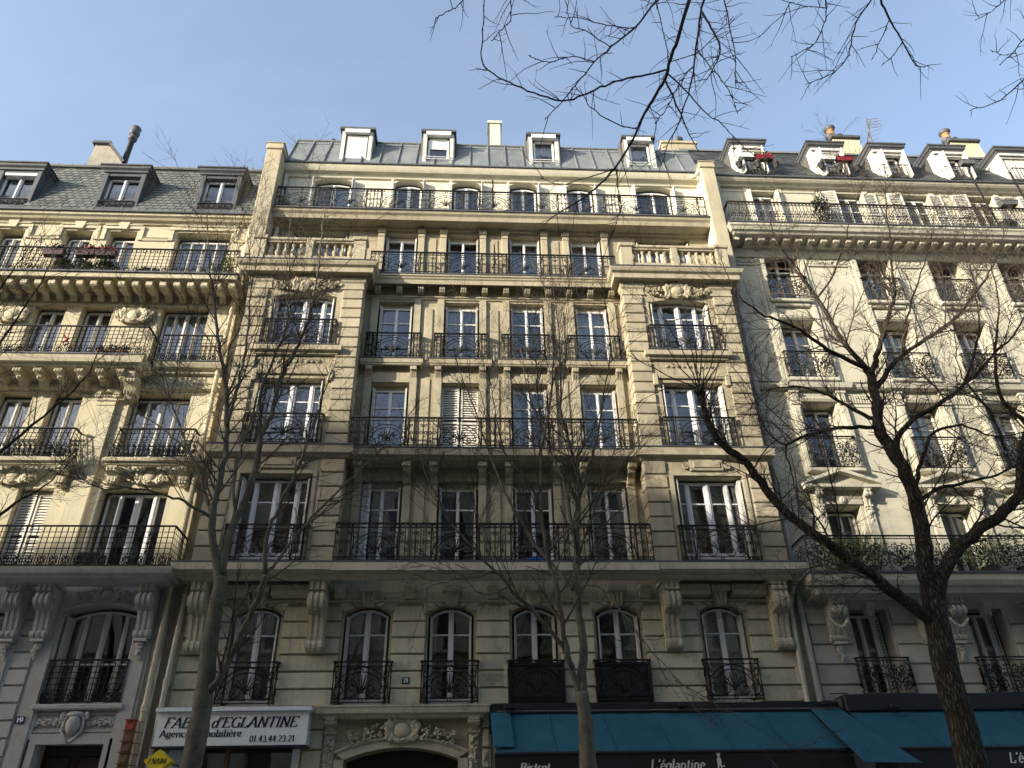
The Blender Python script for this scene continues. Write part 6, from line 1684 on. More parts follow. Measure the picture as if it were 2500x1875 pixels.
# bistro awning
def cloth(mb, A, B, C_, D_, nx=14, ny=6, sag=.03):
    """canvas quad A(top left) B(top right) C(bottom right) D(bottom left)"""
    A, B, C_, D_ = map(Vector, (A, B, C_, D_)); V = []
    for j in range(ny + 1):
        for i in range(nx + 1):
            u, v = i / nx, j / ny
            p = A.lerp(B, u).lerp(D_.lerp(C_, u), v)
            p.z -= sag * math.sin(PI * v) + .006 * math.sin(u * 37 + v * 3)
            V.append(tuple(p))
    n = nx + 1
    mb.add(V, [(j * n + i, j * n + i + 1, (j + 1) * n + i + 1, (j + 1) * n + i) for j in range(ny) for i in range(nx)])
def canvas(par, A, B, C_, D_, n):
    """awning cloth of n sewn widths with raised seams"""
    A, B, C_, D_ = map(Vector, (A, B, C_, D_))
    for k in range(n):
        u, v = k / n, (k + 1) / n
        m = MB(); cloth(m, A.lerp(B, u), A.lerp(B, v), D_.lerp(C_, v), D_.lerp(C_, u), 8, 10, RND.uniform(.015, .045)); m.build('canvas_width', M['teal'], par, smooth=True)
        if k:
            p, q = A.lerp(B, u), D_.lerp(C_, u)
            m = MB(); m.tube([tuple(p.lerp(q, t / 8) + Vector((0, -.004, .004 - .03 * math.sin(PI * t / 8)))) for t in range(9)], .014, 5); m.build('canvas_seam', M['teal'], par)
AW = thing('awning', 'teal canvas awning of the bistro under the middle building', 'awning', (4.0, -.3, 3.3))
m = MB(); m.cbox(.46, 7.95, -.28, -.04, 4.3, 4.44, .015); m.box(.46, 7.95, -.32, -.05, 4.24, 4.3); m.box(.46, 7.4, -.2, -.05, 3.9, 4.24); m.build('fascia_box', M['navy'], AW)
m = MB(); m.tube([(.6, -.33, 4.29), (7.9, -.33, 4.29)], .018, 6); m.build('trim', M['grey_plastic'], AW)
canvas(AW, (.55, -.3, 4.24), (7.3, -.3, 4.24), (7.55, -1.3, 3.4), (.55, -1.3, 3.4), 6)
m = MB(); cloth(m, (.47, -.34, 4.27), (.88, -.34, 4.27), (.91, -1.25, 3.52), (.5, -1.25, 3.52), 6, 6, .01); m.build('end_flap', M['teal'], AW, smooth=True)
m = MB(); cloth(m, (7.28, -.36, 4.27), (7.92, -.36, 4.28), (8.51, -2.0, 3.07), (7.42, -2.0, 3.09), 6, 8, .01); m.build('side_flap', M['teal'], AW, smooth=True)
m = MB(); m.tube([(.53, -1.31, 3.38), (7.55, -1.31, 3.38)], .035, 8); m.build('front_bar', M['navy'], AW)
m = MB(); m.box(.53, 7.55, -1.315, -1.305, 2.85, 3.36); va = m.build('valance', M['navy'], AW)
for x in (.6, 7.4):
    m = MB(); m.tube([(x, -.1, 3.55), (x, -1.3, 3.36)], .025, 6); m.build('arm', M['navy'], AW)
lettering(AW, 'Bistrot', .99, 3.07, .15, .58, -1.322, M['lettering'], shear=.25, thick=.2, thin=.07)
lettering(AW, "L'éɡlantine", 3.5, 3.06, .19, 1.06, -1.322, M['lettering'], shear=.22, thick=.15, thin=.06, serif=False)
m = MB()                                                 # small spotted emblem after the name
for (dx, dz, rx, rz) in ((0, .0, .045, .08), (0, .12, .035, .035), (-.035, .15, .02, .01), (.035, .15, .02, .01), (-.03, -.1, .015, .05), (.03, -.1, .015, .05), (.075, -.08, .03, .012)):
    m.sph((4.86 + dx, -1.322, 3.2 + dz), (rx, .004, rz), 10, 6)
m.build('emblem', M['lettering'], AW)
AR = thing('awning', 'teal canvas awning with navy fascia under the right building', 'awning', (12.5, -.3, 3.3))
m = MB(); m.cbox(8.0, 18.5, -.52, -.02, 4.2, 4.54, .02); m.build('fascia_box', M['navy'], AR)
m = MB(); m.add([(7.82, -.05, 4.46), (8.1, -.5, 4.5), (8.1, -.5, 4.2), (7.9, -.05, 4.2), (8.1, -.05, 4.5)], [(0, 1, 2, 3), (0, 4, 1)]); m.build('fascia_end', M['navy'], AR)
canvas(AR, (8.05, -.45, 4.2), (18.4, -.45, 4.2), (18.4, -1.32, 3.4), (8.35, -1.32, 3.4), 9)
m = MB(); m.tube([(8.35, -1.33, 3.38), (18.4, -1.33, 3.38)], .035, 8); m.build('front_bar', M['navy'], AR)
m = MB(); m.box(8.35, 18.4, -1.335, -1.325, 2.92, 3.36); m.build('valance', M['navy'], AR)
lettering(AR, "L'éɡlantine", 10.63, 3.1, .19, 1.06, -1.342, M['bright_lettering'], shear=.22, thick=.16, thin=.07, serif=False)
m = MB(); m.tube([(7.9, -.1, 4.62), (8.1, -.5, 4.56)], .01, 4); m.build('stay', M['iron'], AR)
for x, y, z, lb in ((.86, -.42, 4.34, 'small dark spotlight at left end of the bistro fascia'), (4.52, -.42, 4.34, 'small dark spotlight mid way along the bistro fascia'), (7.62, -.42, 4.36, 'small dark spotlight at right end of the bistro fascia'), (8.95, -.66, 4.24, 'small dark spotlight on the navy fascia of the right awning'), (11.9, -.66, 4.24, 'small dark spotlight on the navy fascia near right edge of view')):
    t = thing('spotlight', lb, 'spotlight', (x, y, z), 'spotlights on the awning fascias')
    m = MB(); m.cbox(x - .11, x + .11, y - .1, y + .06, z - .02, z + .06, .012); m.build('housing', M['navy'], t)
    m = MB(); m.tube([(x, y + .05, z + .02), (x, y + .16, z)], .016, 5); m.build('bracket', M['navy'], t)

# ------------------------------------------------------------------ plants, pots and small things on balconies
def leafball(mb, c, r, n, size, seed, flat=.5, up=0.0):
    rs = random.Random(seed)
    for _ in range(n):
        while True:
            p = Vector((rs.uniform(-1, 1), rs.uniform(-1, 1), rs.uniform(-1, 1)))
            if p.length < 1: break
        q = Vector((c[0] + p.x * r[0], c[1] + p.y * r[1], c[2] + p.z * r[2]))
        d = Vector((rs.uniform(-1, 1), rs.uniform(-1, 1), rs.uniform(-.6, 1) + up)).normalized() * size * rs.uniform(.6, 1.4)
        s = d.orthogonal().normalized() * (size * .28 if size < .2 else .018)
        mb.add([tuple(q), tuple(q + d * .5 + s), tuple(q + d), tuple(q + d * .5 - s)], [(0, 1, 2, 3)])

def planter(x, y, z, w, label, mat, leaf, seed, drop=.0, flowers=False, group='window boxes', n=120, hgt=.16):
    t = thing('planter', label, 'planter', (x, y, z), group)
    m = MB(); m.add([(x - w / 2, y - .08, z), (x + w / 2, y - .08, z), (x + w / 2, y + .08, z), (x - w / 2, y + .08, z), (x - w / 2 - .03, y - .1, z + .16), (x + w / 2 + .03, y - .1, z + .16), (x + w / 2 + .03, y + .1, z + .16), (x - w / 2 - .03, y + .1, z + .16)], [(0, 1, 5, 4), (1, 2, 6, 5), (2, 3, 7, 6), (3, 0, 4, 7), (0, 1, 2, 3)])
    m.box(x - w / 2 - .04, x + w / 2 + .04, y - .11, y + .11, z + .15, z + .17); m.build('trough', mat, t)
    if leaf:
        m = MB(); leafball(m, (x, y, z + .17 + hgt * .4), (w * .5, .1, hgt), n, .09, seed)
        if drop: leafball(m, (x, y - .08, z - drop * .3), (w * .45, .08, drop), n // 2, .08, seed + 1)
        m.build('foliage', leaf, t)
    if flowers:
        m = MB(); rs = random.Random(seed)
        for k in range(14): m.sph((x + rs.uniform(-.45, .45) * w, y - .06, z + .2 + rs.uniform(0, .12)), (.03, .03, .03), 6, 4)
        m.build('flowers', M['flower'], t, kind='stuff')
    return t
planter(-11.6, -.82, 16.06, .5, 'maroon planter hanging on the fifth-floor railing by the twisted iron', M['maroon'], M['leaf_dark'], 1)
planter(-10.75, -.82, 16.06, .46, 'maroon planter with trailing flowers left of two on fifth-floor railing', M['maroon'], M['leaf_dark'], 2, .25, True)
planter(-10.2, -.82, 16.06, .5, 'maroon planter with trailing flowers right of two on fifth-floor railing', M['maroon'], M['leaf_dark'], 3, .25, True)
def bush(x, y, z, r, label, leaf, seed, n=220, size=.09, up=.3, pot_r=.14, mat=None, cat='plant', nm='potted_plant', ph=.22):
    t = thing(nm, label, cat, (x, y, z))
    m = MB(); m.lathe([(pot_r * .75, z), (pot_r, z + ph), (pot_r * 1.08, z + ph), (pot_r * 1.08, z + ph + .03), (pot_r * .9, z + ph + .03)], x, y, 12); m.build('pot', mat or M['grey_plastic'], t)
    m = MB(); leafball(m, (x, y, z + ph + r[2] * .9), r, n, size, seed, up=up); m.build('foliage', leaf, t)
    return t
bush(-11.4, -.55, 15.56, (.3, .15, .18), 'leafy green plant on the fifth-floor balcony of number 19', M['leaf'], 21)
bush(-10.85, -.5, 15.56, (.2, .15, .2), 'yellow green plant beside the tall window on fifth-floor balcony', M['palm'], 22)
bush(-10.3, -.5, 15.56, (.4, .15, .2), 'dark trailing plant below the hanging maroon planters', M['leaf_dark'], 23)
bush(-9.1, -.5, 15.56, (.35, .12, .05), 'low dark plants along the fifth-floor balcony edge', M['leaf_dark'], 24)
bush(-7.0, -.45, 15.56, (.2, .15, .35), 'tall pale plant at right end of fifth-floor balcony', M['palm'], 25)
bush(8.85, -.45, 7.09, (.5, .25, .35), 'feathery palm on the right building balcony beside first pediment', M['palm'], 31, 420, .3, .8, .2)
bush(9.45, -.4, 7.09, (.4, .25, .4), 'tall feathery palm below the first pedimented window', M['palm'], 32, 420, .3, .9, .2)
bush(10.3, -.45, 7.09, (.5, .2, .25), 'dark bushy plants behind the right building iron railing', M['leaf_dark'], 33, 260)
bush(11.0, -.45, 7.09, (.35, .2, .2), 'small dark shrub on the right balcony near the big trunk', M['leaf_dark'], 34, 200)
bush(12.3, -.45, 7.09, (.5, .25, .4), 'yellow green palm on balcony right of the big trunk', M['palm'], 35, 420, .3, .9, .2)
bush(13.1, -.45, 7.09, (.5, .25, .5), 'tall green shrub at the right edge of the second-floor balcony', M['leaf'], 36, 300, .12)
bush(9.35, -.02, 12.87, (.25, .06, .12), 'small green plant behind the fourth-floor grille of right building', M['leaf'], 37, 120, .06, .3, .08)
bush(11.0, -.4, 18.02, (.28, .2, .75), 'tall spiky dark shrub on the sixth-floor balcony of right building', M['leaf_dark'], 38, 320, .16, .9, .2)
bush(3.3, -.28, 16.04, (.18, .1, .05), 'little plant in a low pot on fifth-floor balcony of number 21', M['leaf'], 39, 70, .06, .3, .1, ph=.1)
bush(-5.7, -.3, 18.4, (.18, .12, .1), 'dark potted plant at left end of the top balcony', M['leaf_dark'], 40, 90, .07)
bush(1.0, -.35, 18.4, (.16, .1, .06), 'low terracotta pot on the top balcony beside the spikes', M['leaf_dark'], 41, 50, .05, ph=.12)
# flower boxes hung on the white dormers
y0 = -.36
planter(8.98, y0, 21.3, .5, 'white planter on the first white dormer of right building', M['white_plastic'], None, 51, group='window boxes on the dormers')
planter(9.62, y0, 21.22, .5, 'red planter with bright flowers on the first white dormer', M['red_plastic'], M['leaf'], 52, .12, True, 'window boxes on the dormers', 200, .22)
planter(11.76, y0, 21.3, .5, 'white planter on the second white dormer of right building', M['white_plastic'], None, 53, group='window boxes on the dormers')
planter(12.36, y0, 21.26, .5, 'empty dark red planter on the second white dormer', M['red_plastic'], None, 54, group='window boxes on the dormers')
planter(16.6, y0, 21.28, .42, 'grey planter on the fourth white dormer', M['grey_plastic'], None, 55, group='window boxes on the dormers')
planter(16.85, -.84, 18.9, .5, 'grey planter on the sixth-floor railing near the right edge', M['grey_plastic'], None, 56, group='window boxes on the dormers')
for x, z, lb in ((8.72, 20.85, 'small dark hanging pot left of first white dormer'), (9.35, 20.9, 'dark round pot hung under the first dormer planters'), (9.95, 20.88, 'dark pot hung right of first white dormer'), (11.5, 20.9, 'grey hanging pot left of second white dormer'), (12.1, 20.85, 'dark round pot hung under the second dormer planters'), (12.7, 20.85, 'dark pot hung right of second white dormer')):
    t = thing('hanging_pot', lb, 'pot', (x, y0, z), 'pots hung on the dormer railings')
    m = MB(); m.lathe([(.07, z), (.11, z + .2), (.12, z + .2), (.12, z + .23), (.1, z + .23)], x, y0, 12); m.build('pot', M['grey_plastic'], t, smooth=True)
    m = MB(); leafball(m, (x, y0, z + .24), (.12, .12, .07), 50, .07, int(x * 100)); m.build('foliage', M['leaf_dark'], t)
t = thing('barbecue', 'black covered barbecue behind the sixth-floor railing near right edge', 'barbecue', (16.9, -.4, 18.02))
m = MB(); m.sph((16.9, -.4, 18.45), (.32, .24, .2), 12, 7); m.build('cover', M['navy'], t, smooth=True)
m = MB(); [m.tube([(16.9 + sx * .2, -.4 + sy * .12, 18.02), (16.9 + sx * .15, -.4 + sy * .1, 18.4)], .015, 5) for sx in (-1, 1) for sy in (-1, 1)]; m.build('legs', M['iron'], t)
t = thing('tarpaulin', 'crumpled bright blue tarpaulin on the second-floor balcony', 'tarpaulin', (1.45, -.55, 7.37))
m = MB(); rs = random.Random(8)
n = 9; V = []
for j in range(n):
    for i in range(n): V.append((1.2 + .62 * i / 8 + rs.uniform(-.02, .02), -.75 + .3 * j / 8, 7.375 + .13 * math.sin(PI * i / 8) * math.sin(PI * (j + 1) / 10) + rs.uniform(0, .035)))
m.add(V, [(j * n + i, j * n + i + 1, (j + 1) * n + i + 1, (j + 1) * n + i) for j in range(n - 1) for i in range(n - 1)]); m.build('sheet', M['blue_bag'], t)
t = thing('watering_can', 'pink watering can on the fourth-floor balcony of number 19', 'watering can', (-10.55, -.6, 13.2))
m = MB(); m.tube([(-10.6, -.72, 13.45), (-10.5, -.72, 13.3), (-10.42, -.72, 13.2), (-10.5, -.72, 13.12), (-10.58, -.72, 13.22), (-10.45, -.72, 13.36)], .025, 6); m.build('body', M['pink'], t)
for k in range(3): bush(-9.7 + .28 * k, -.45, 12.83, (.12, .1, .1), 'terracotta pot %s along the fourth-floor balcony of number 19' % ('first', 'second', 'third')[k], M['leaf_dark'], 60 + k, 60, .07, .3, .12, mat=M['terracotta'], nm='flower_pot', cat='pot', ph=.3)
t = thing('plant_crate', 'dark plastic crate on the second-floor balcony of number 19', 'crate', (-8.5, -.45, 7.24))
m = MB(); m.box(-8.7, -8.2, -.6, -.3, 7.25, 7.65)
for k in range(6): m.box(-8.72, -8.18, -.615, -.6, 7.27 + k * .065, 7.3 + k * .065)
m.build('body', M['grey_plastic'], t)
# roof antenna
t = thing('roof_antenna', 'thin metal television antenna beside the ochre chimney', 'antenna', (15.95, 2.6, 24.0))
m = MB(); m.tube([(15.95, 2.6, 23.9), (15.92, 2.6, 26.2), (16.05, 2.6, 27.3)], .03, 6); m.tube([(15.6, 2.6, 25.6), (16.2, 2.6, 27.2)], .02, 5); m.tube([(15.4, 2.6, 25.2), (15.95, 2.6, 26.4)], .02, 5); m.build('mast', M['grey_plastic'], t)
m = MB()
for k in range(6): m.tube([(15.55 + .1 * k, 2.6, 25.55 + .27 * k), (15.95 + .1 * k, 2.3, 25.5 + .27 * k)], .01, 4)
for k in range(4): m.tube([(16.05, 2.6, 26.7 + .17 * k), (16.5, 2.5, 26.7 + .17 * k)], .01, 4)
for k in range(3): m.tube([(16.2 + .14 * k, 2.55, 26.6), (16.2 + .14 * k, 2.55, 27.3)], .01, 4)
m.build('elements', M['grey_plastic'], t)
# closed parasols leaning over the sixth-floor balcony
for x0, x1, lb in ((16.2, 16.55, 'dark closed parasol pole leaning over right sixth-floor railing'), (17.6, 17.9, 'dark parasol pole crossing the sixth-floor railing at the right edge')):
    t = thing('parasol_pole', lb, 'parasol', (x0, -.5, 18.02))
    m = MB(); m.tube([(x1, -.5, 18.05), (x0, -.7, 20.6)], .03, 6); m.build('pole', M['iron'], t)

# ================================================================== bare trees
def smooth3(pts, k=4):
    """Catmull-Rom through 3D points"""
    out = []
    n = len(pts)
    for i in range(n - 1):
        p0, p1, p2, p3 = pts[max(i - 1, 0)], pts[i], pts[i + 1], pts[min(i + 2, n - 1)]
        for j in range(k):
            t = j / k
            out.append(.5 * ((2 * p1) + (p2 - p0) * t + (2 * p0 - 5 * p1 + 4 * p2 - p3) * t * t + (3 * p1 - p0 - 3 * p2 + p3) * t ** 3))
    out.append(pts[-1])
    return out

class Tree:
    def __init__(s, name, label, base, seed, bark, twig, Y):
        s.t = thing(name, label, 'tree', base)
        s.rs = random.Random(seed); s.bark = bark; s.tw = MB(); s.twig = twig; s.Y = Y
        s.axis = []
    def limb(s, px, r0, r1, dy0=0.0, dy1=0.0, name='limb', n=8, wob=.02, k=4, bulge=0.0):
        """traced limb: image points carried to real depth s.Y + dy"""
        m = len(px)
        P = [at(x, y, s.Y + dy0 + (dy1 - dy0) * i / (m - 1)) for i, (x, y) in enumerate(px)]
        return s.limb3(P, r0, r1, name, n, wob, k)
    def limb3(s, P, r0, r1, name='limb', n=8, wob=.02, k=4):
        Q = smooth3(P, k); rs = s.rs
        Q = [q + Vector((rs.uniform(-1, 1), rs.uniform(-1, 1), rs.uniform(-1, 1))) * wob * (1 if 0 < i < len(Q) - 1 else 0) for i, q in enumerate(Q)]
        N_ = len(Q) - 1
        R_ = [(r0 + (r1 - r0) * (i / N_)) * (1 + rs.uniform(-.06, .06)) for i in range(N_ + 1)]
        mb = MB(); mb.tube(Q, R_, n); mb.build(name, s.bark, s.t, smooth=True)
        s.axis.append((Q, R_))
        return Q, R_
    def shoot(s, p, d, L, r, lev, curl, up, dens, seg=5):
        """one twig and its side twigs"""
        rs = s.rs; pts = [p.copy()]; q = p.copy(); d = d.normalized()
        for i in range(seg):
            d = (d + Vector((rs.uniform(-1, 1), rs.uniform(-1, 1), rs.uniform(-1, 1))) * curl + Vector((0, 0, up))).normalized()
            q = q + d * (L / seg); pts.append(q.copy())
        s.tw.tube(pts, [r * (1 - .6 * i / seg) for i in range(seg + 1)], 4 if r > .008 else 3, False, rs.random())
        if lev <= 0: return
        cnt = int(L * dens * rs.uniform(.7, 1.3) + rs.random())
        for k in range(cnt):
            t = rs.uniform(.15, 1.0); f = t * seg; i = min(int(f), seg - 1)
            b = pts[i].lerp(pts[i + 1], f - i); ax = (pts[i + 1] - pts[i]).normalized()
            sd = ax.orthogonal().normalized(); sd.rotate(Matrix.Rotation(rs.uniform(0, 2 * PI), 3, ax))
            nd = ax * rs.uniform(.55, 1.0) + sd * rs.uniform(.5, 1.0)
            s.shoot(b, nd, L * rs.uniform(.28, .6) * (1.1 - .4 * t), max(s.rmin, r * (1 - .6 * t) * .66), lev - 1, curl, up, dens, 4)
    rmin = .0036
    def clothe(s, per_m, L, lev, curl=.16, up=.05, dens=5.0, spread=1.0, start=.15, rk=.45, only=None):
        for ai, (Q, R_) in enumerate(s.axis):
            if only is not None and ai not in only: continue
            tot = 0; rs = s.rs
            for i in range(len(Q) - 1):
                l = (Q[i + 1] - Q[i]).length
                t = i / (len(Q) - 1)
                if t < start: continue
                c = l * per_m; c = int(c) + (rs.random() < c - int(c))
                for _ in range(c):
                    b = Q[i].lerp(Q[i + 1], rs.random()); ax = (Q[i + 1] - Q[i]).normalized()
                    sd = ax.orthogonal().normalized(); sd.rotate(Matrix.Rotation(rs.uniform(0, 2 * PI), 3, ax))
                    s.shoot(b, ax * rs.uniform(.5, 1.0) + sd * rs.uniform(.4, 1.0) * spread, L * rs.uniform(.5, 1.15), min(max(R_[i] * rk, .0075), .02) * rs.uniform(.7, 1.1), lev, curl, up, dens)
            # leader at the tip
            if R_[-1] < .03:
                d = (Q[-1] - Q[-3]).normalized()
                s.shoot(Q[-1], d, min(L, 1.0) * .7, max(R_[-1], .006), lev, curl * .6, up, dens, 6)
    def finish(s):
        s.tw.build('crown', s.twig, s.t, kind='stuff')

# --- tree in front of the left bay
T1 = Tree('bare_tree', 'bare slender tree with forked trunk in front of the agency sign', (-4.4, -4.5, 0), 101, M['bark_smooth'], M['twig'], -4.5)
b0 = at(466, 1875, -4.5); b1 = at(490, 1750, -4.5)
g0 = Vector((b0.x - (b1.x - b0.x) * 2.2, b0.y, .1))
trunk = [g0, g0.lerp(b0, .5), b0] + [at(x, y, -4.5) for x, y in ((490, 1750), (502, 1668), (514, 1557), (531, 1461), (541, 1408))]
T1.limb3(trunk, .19, .105, 'trunk', 12, .008)
T1.limb([(541, 1408), (560, 1306), (577, 1268), (613, 1181), (630, 1110), (638, 1062), (663, 1014), (682, 932), (706, 884), (735, 826), (759, 763), (774, 667), (786, 570), (793, 508)], .08, .012, 0, .5)
T1.limb([(536, 1430), (529, 1374), (517, 1268), (531, 1200), (550, 1115), (554, 1028), (549, 932), (537, 860), (528, 787), (520, 715), (513, 657), (508, 570)], .075, .01, 0, -.4)
T1.limb([(636, 1065), (636, 1004), (639, 947), (675, 860), (701, 797), (704, 691), (706, 570)], .04, .008, .35, -.5)
T1.limb([(555, 1040), (570, 985), (581, 932), (600, 850), (610, 739), (619, 681), (634, 600)], .035, .007, -.2, -.9)
T1.limb([(531, 1215), (512, 1244), (493, 1171), (469, 1114), (450, 1070), (431, 1019), (398, 908), (383, 787)], .038, .007, -.1, .9)
T1.limb([(512, 1262), (470, 1236), (425, 1215), (363, 1198), (300, 1191), (248, 1193), (170, 1150)], .028, .006, -.1, -.7)
T1.limb([(470, 1118), (430, 1075), (390, 1040), (345, 1014), (300, 960), (262, 900)], .02, .005, .3, .9)
T1.limb([(506, 1682), (522, 1678), (560, 1605), (599, 1528), (633, 1451), (647, 1403)], .062, .045, 0, -.4)
T1.limb([(647, 1403), (652, 1306), (681, 1239), (724, 1147), (748, 1089), (769, 1029), (795, 950)], .042, .008, -.4, -1.0)
T1.limb([(647, 1400), (686, 1359), (743, 1282), (821, 1205), (878, 1147), (927, 1099), (985, 1030)], .032, .006, -.4, .6)
T1.limb([(577, 1268), (572, 1180), (590, 1090), (622, 1000), (640, 900), (660, 800), (668, 700)], .03, .006, .1, 1.1)
T1.limb([(549, 940), (560, 860), (590, 780), (605, 690), (580, 600), (575, 540)], .02, .005, 0, .8)
T1.clothe(1.7, 2.3, 2, .09, .06, 5.0, .75, .2, only=range(1, 99))
T1.clothe(4.0, .9, 2, .13, .07, 6.5, .9, .2, only=range(1, 99))
T1.finish()

# --- tree in front of the middle
T2 = Tree('bare_tree', 'bare slender tree rising through the teal bistro awning', (1.9, -4.5, 0), 202, M['bark_smooth'], M['twig'], -4.5)
b0 = at(1437, 1875, -4.5); g0 = Vector((b0.x + .05, b0.y, .1))
T2.limb3([g0, g0.lerp(b0, .5), b0] + [at(x, y, -4.5) for x, y in ((1433, 1810), (1428, 1747), (1420, 1690))], .15, .105, 'trunk', 12, .008)
T2.limb([(1420, 1695), (1424, 1579), (1411, 1478), (1407, 1369), (1411, 1243), (1416, 1180), (1395, 1100), (1380, 1040), (1370, 995), (1366, 852), (1353, 726)], .078, .009, 0, .5)
T2.limb([(1418, 1700), (1400, 1640), (1386, 1604), (1369, 1495), (1353, 1411), (1336, 1352), (1323, 1243), (1319, 1117), (1315, 978), (1305, 860), (1286, 751)], .058, .008, 0, -.5)
T2.limb([(1390, 1610), (1361, 1562), (1311, 1503), (1252, 1445), (1210, 1394), (1160, 1344), (1109, 1285), (1050, 1176), (1010, 1080)], .04, .007, 0, -1.2)
T2.limb([(1400, 1440), (1378, 1415), (1340, 1370), (1294, 1310), (1235, 1209), (1190, 1087), (1151, 978), (1120, 900)], .045, .008, 0, .6)
T2.limb([(1409, 1330), (1395, 1270), (1380, 1190), (1350, 1110), (1320, 1040), (1290, 960), (1270, 850)], .042, .007, .1, 1.0)
T2.limb([(1414, 1210), (1440, 1130), (1460, 1060), (1475, 960), (1490, 860), (1480, 760)], .03, .006, .2, -.8)
T2.limb([(1408, 1380), (1424, 1428), (1470, 1436), (1538, 1520), (1571, 1571), (1622, 1621), (1672, 1697)], .02, .004, 0, -.8)
T2.limb([(1323, 1240), (1290, 1180), (1240, 1120), (1215, 1040), (1200, 950)], .028, .006, -.2, -1.1)
T2.limb([(1336, 1352), (1390, 1290), (1440, 1230), (1500, 1160), (1560, 1100)], .022, .005, -.2, -1.2)
T2.limb([(1210, 1394), (1150, 1410), (1090, 1420), (1030, 1440)], .02, .005, -.6, -1.1)
T2.limb([(1318, 1110), (1340, 1010), (1350, 900), (1345, 800), (1330, 700)], .03, .006, -.3, .7)
T2.limb([(1240, 1430), (1200, 1450), (1160, 1440), (1120, 1400), (1060, 1370)], .016, .004, -.4, -1.3)
T2.clothe(1.8, 2.1, 2, .09, .06, 5.0, .75, .25, only=range(1, 99))
T2.clothe(4.0, .9, 2, .13, .07, 6.5, .9, .25, only=range(1, 99))
T2.finish()

# --- big tree at right
T3 = Tree('bare_tree', 'big rough-barked bare tree with long arching limbs in front of right building', (8.3, -4.5, 0), 303, M['bark'], M['twig'], -4.5)
b0 = at(2376, 1875, -4.5); b1 = at(2347, 1764, -4.5)
g0 = Vector((b0.x + (b0.x - b1.x) * 2.4, b0.y, .1))
T3.limb3([g0, g0.lerp(b0, .5), b0] + [at(x, y, -4.5) for x, y in ((2347, 1764), (2313, 1646), (2288, 1529), (2280, 1478))], .26, .19, 'trunk', 14, .012)
T3.limb([(2282, 1500), (2259, 1394), (2250, 1285), (2225, 1184), (2179, 1100), (2145, 1047), (2141, 980), (2128, 921)], .16, .085, 0, 0, 'limb', 12)
T3.limb([(2130, 930), (2112, 896), (2053, 828), (1994, 727), (1944, 660), (1902, 601), (1880, 540)], .07, .012, 0, .6)
T3.limb([(2129, 915), (2140, 870), (2154, 820), (2170, 761), (2183, 719), (2175, 610), (2166, 526), (2160, 440)], .065, .009, 0, -.4)
T3.limb([(2115, 898), (2036, 862), (1986, 828), (1927, 791), (1868, 770), (1809, 728), (1770, 660)], .05, .008, 0, -.9)
T3.limb([(2141, 945), (2170, 904), (2204, 866), (2288, 812), (2339, 770), (2397, 694), (2431, 635), (2450, 560)], .06, .01, 0, .3)
T3.limb([(2144, 1030), (2095, 1005), (2053, 980), (1994, 955), (1952, 946), (1880, 950), (1830, 1000)], .045, .007, 0, .8)
T3.limb([(2146, 1045), (2078, 1043), (2002, 1055), (1952, 1068), (1918, 1085), (1880, 1060), (1850, 1010)], .045, .007, 0, -.8)
T3.limb([(1918, 1085), (1925, 1130), (1940, 1190), (1950, 1230)], .02, .005, -.5, -.8)
T3.limb([(2225, 1184), (2200, 1120), (2191, 1075), (2221, 1030), (2288, 988), (2355, 938), (2423, 870), (2490, 795), (2540, 700)], .075, .012, 0, -.5)
T3.limb([(2232, 1210), (2242, 1150), (2255, 1114), (2280, 1055), (2347, 1039), (2423, 1064), (2498, 1055)], .05, .009, 0, -.9)
T3.limb([(2280, 1520), (2246, 1495), (2170, 1436), (2103, 1386), (2019, 1327), (1927, 1260), (1868, 1193), (1818, 1125), (1750, 1072), (1725, 1010), (1708, 950)], .11, .05, 0, -.9, 'limb', 10)
hd = len(T3.axis)
for px in ([(1708, 950), (1650, 880), (1600, 800), (1560, 720)], [(1708, 950), (1690, 860), (1675, 780), (1660, 700)], [(1706, 950), (1712, 860), (1720, 790), (1716, 700)], [(1710, 950), (1750, 900), (1768, 850), (1772, 800), (1745, 760)], [(1708, 950), (1640, 920), (1560, 880), (1500, 850)], [(1708, 950), (1735, 890), (1760, 820), (1790, 720)], [(1706, 950), (1660, 940), (1600, 960), (1540, 990)], [(1706, 950), (1672, 870), (1630, 790), (1600, 740)], [(1708, 950), (1700, 890), (1700, 800), (1695, 740)]):
    T3.limb(px, .014, .004, -.9, -.9 + T3.rs.uniform(-.8, .8), 'shoot', 5)
T3.limb([(2285, 1490), (2305, 1386), (2372, 1310), (2439, 1260), (2485, 1209), (2494, 1125), (2510, 1040), (2540, 930)], .13, .06, 0, -.5, 'limb', 10)
T3.limb([(2246, 1222), (2288, 1193), (2372, 1176), (2456, 1150), (2520, 1100)], .045, .012, 0, .7)
T3.limb([(2510, 1040), (2440, 960), (2430, 860), (2440, 760), (2420, 640)], .045, .008, -.5, -.9)
T3.limb([(2355, 938), (2380, 860), (2390, 770), (2370, 660), (2350, 560)], .03, .006, -.4, -1.0)
T3.limb([(2204, 866), (2215, 780), (2240, 690), (2270, 600), (2280, 520)], .03, .006, 0, .9)
T3.limb([(1994, 727), (2030, 680), (2060, 600), (2080, 520), (2100, 470)], .026, .006, .3, -.5)
T3.limb([(2455, 1100), (2420, 1010), (2380, 960), (2340, 900), (2330, 800)], .03, .006, -.6, -1.2)
OK3 = [i for i in range(1, len(T3.axis)) if i < hd or i >= hd + 9]
T3.clothe(2.0, 1.9, 2, .17, .03, 6.5, 1.0, .18, only=OK3)
T3.clothe(5.0, .8, 2, .24, .03, 8.0, 1.0, .15, only=OK3)
T3.clothe(3.2, .7, 1, .16, .03, 4.5, .8, .2, only=list(range(hd, hd + 9)))
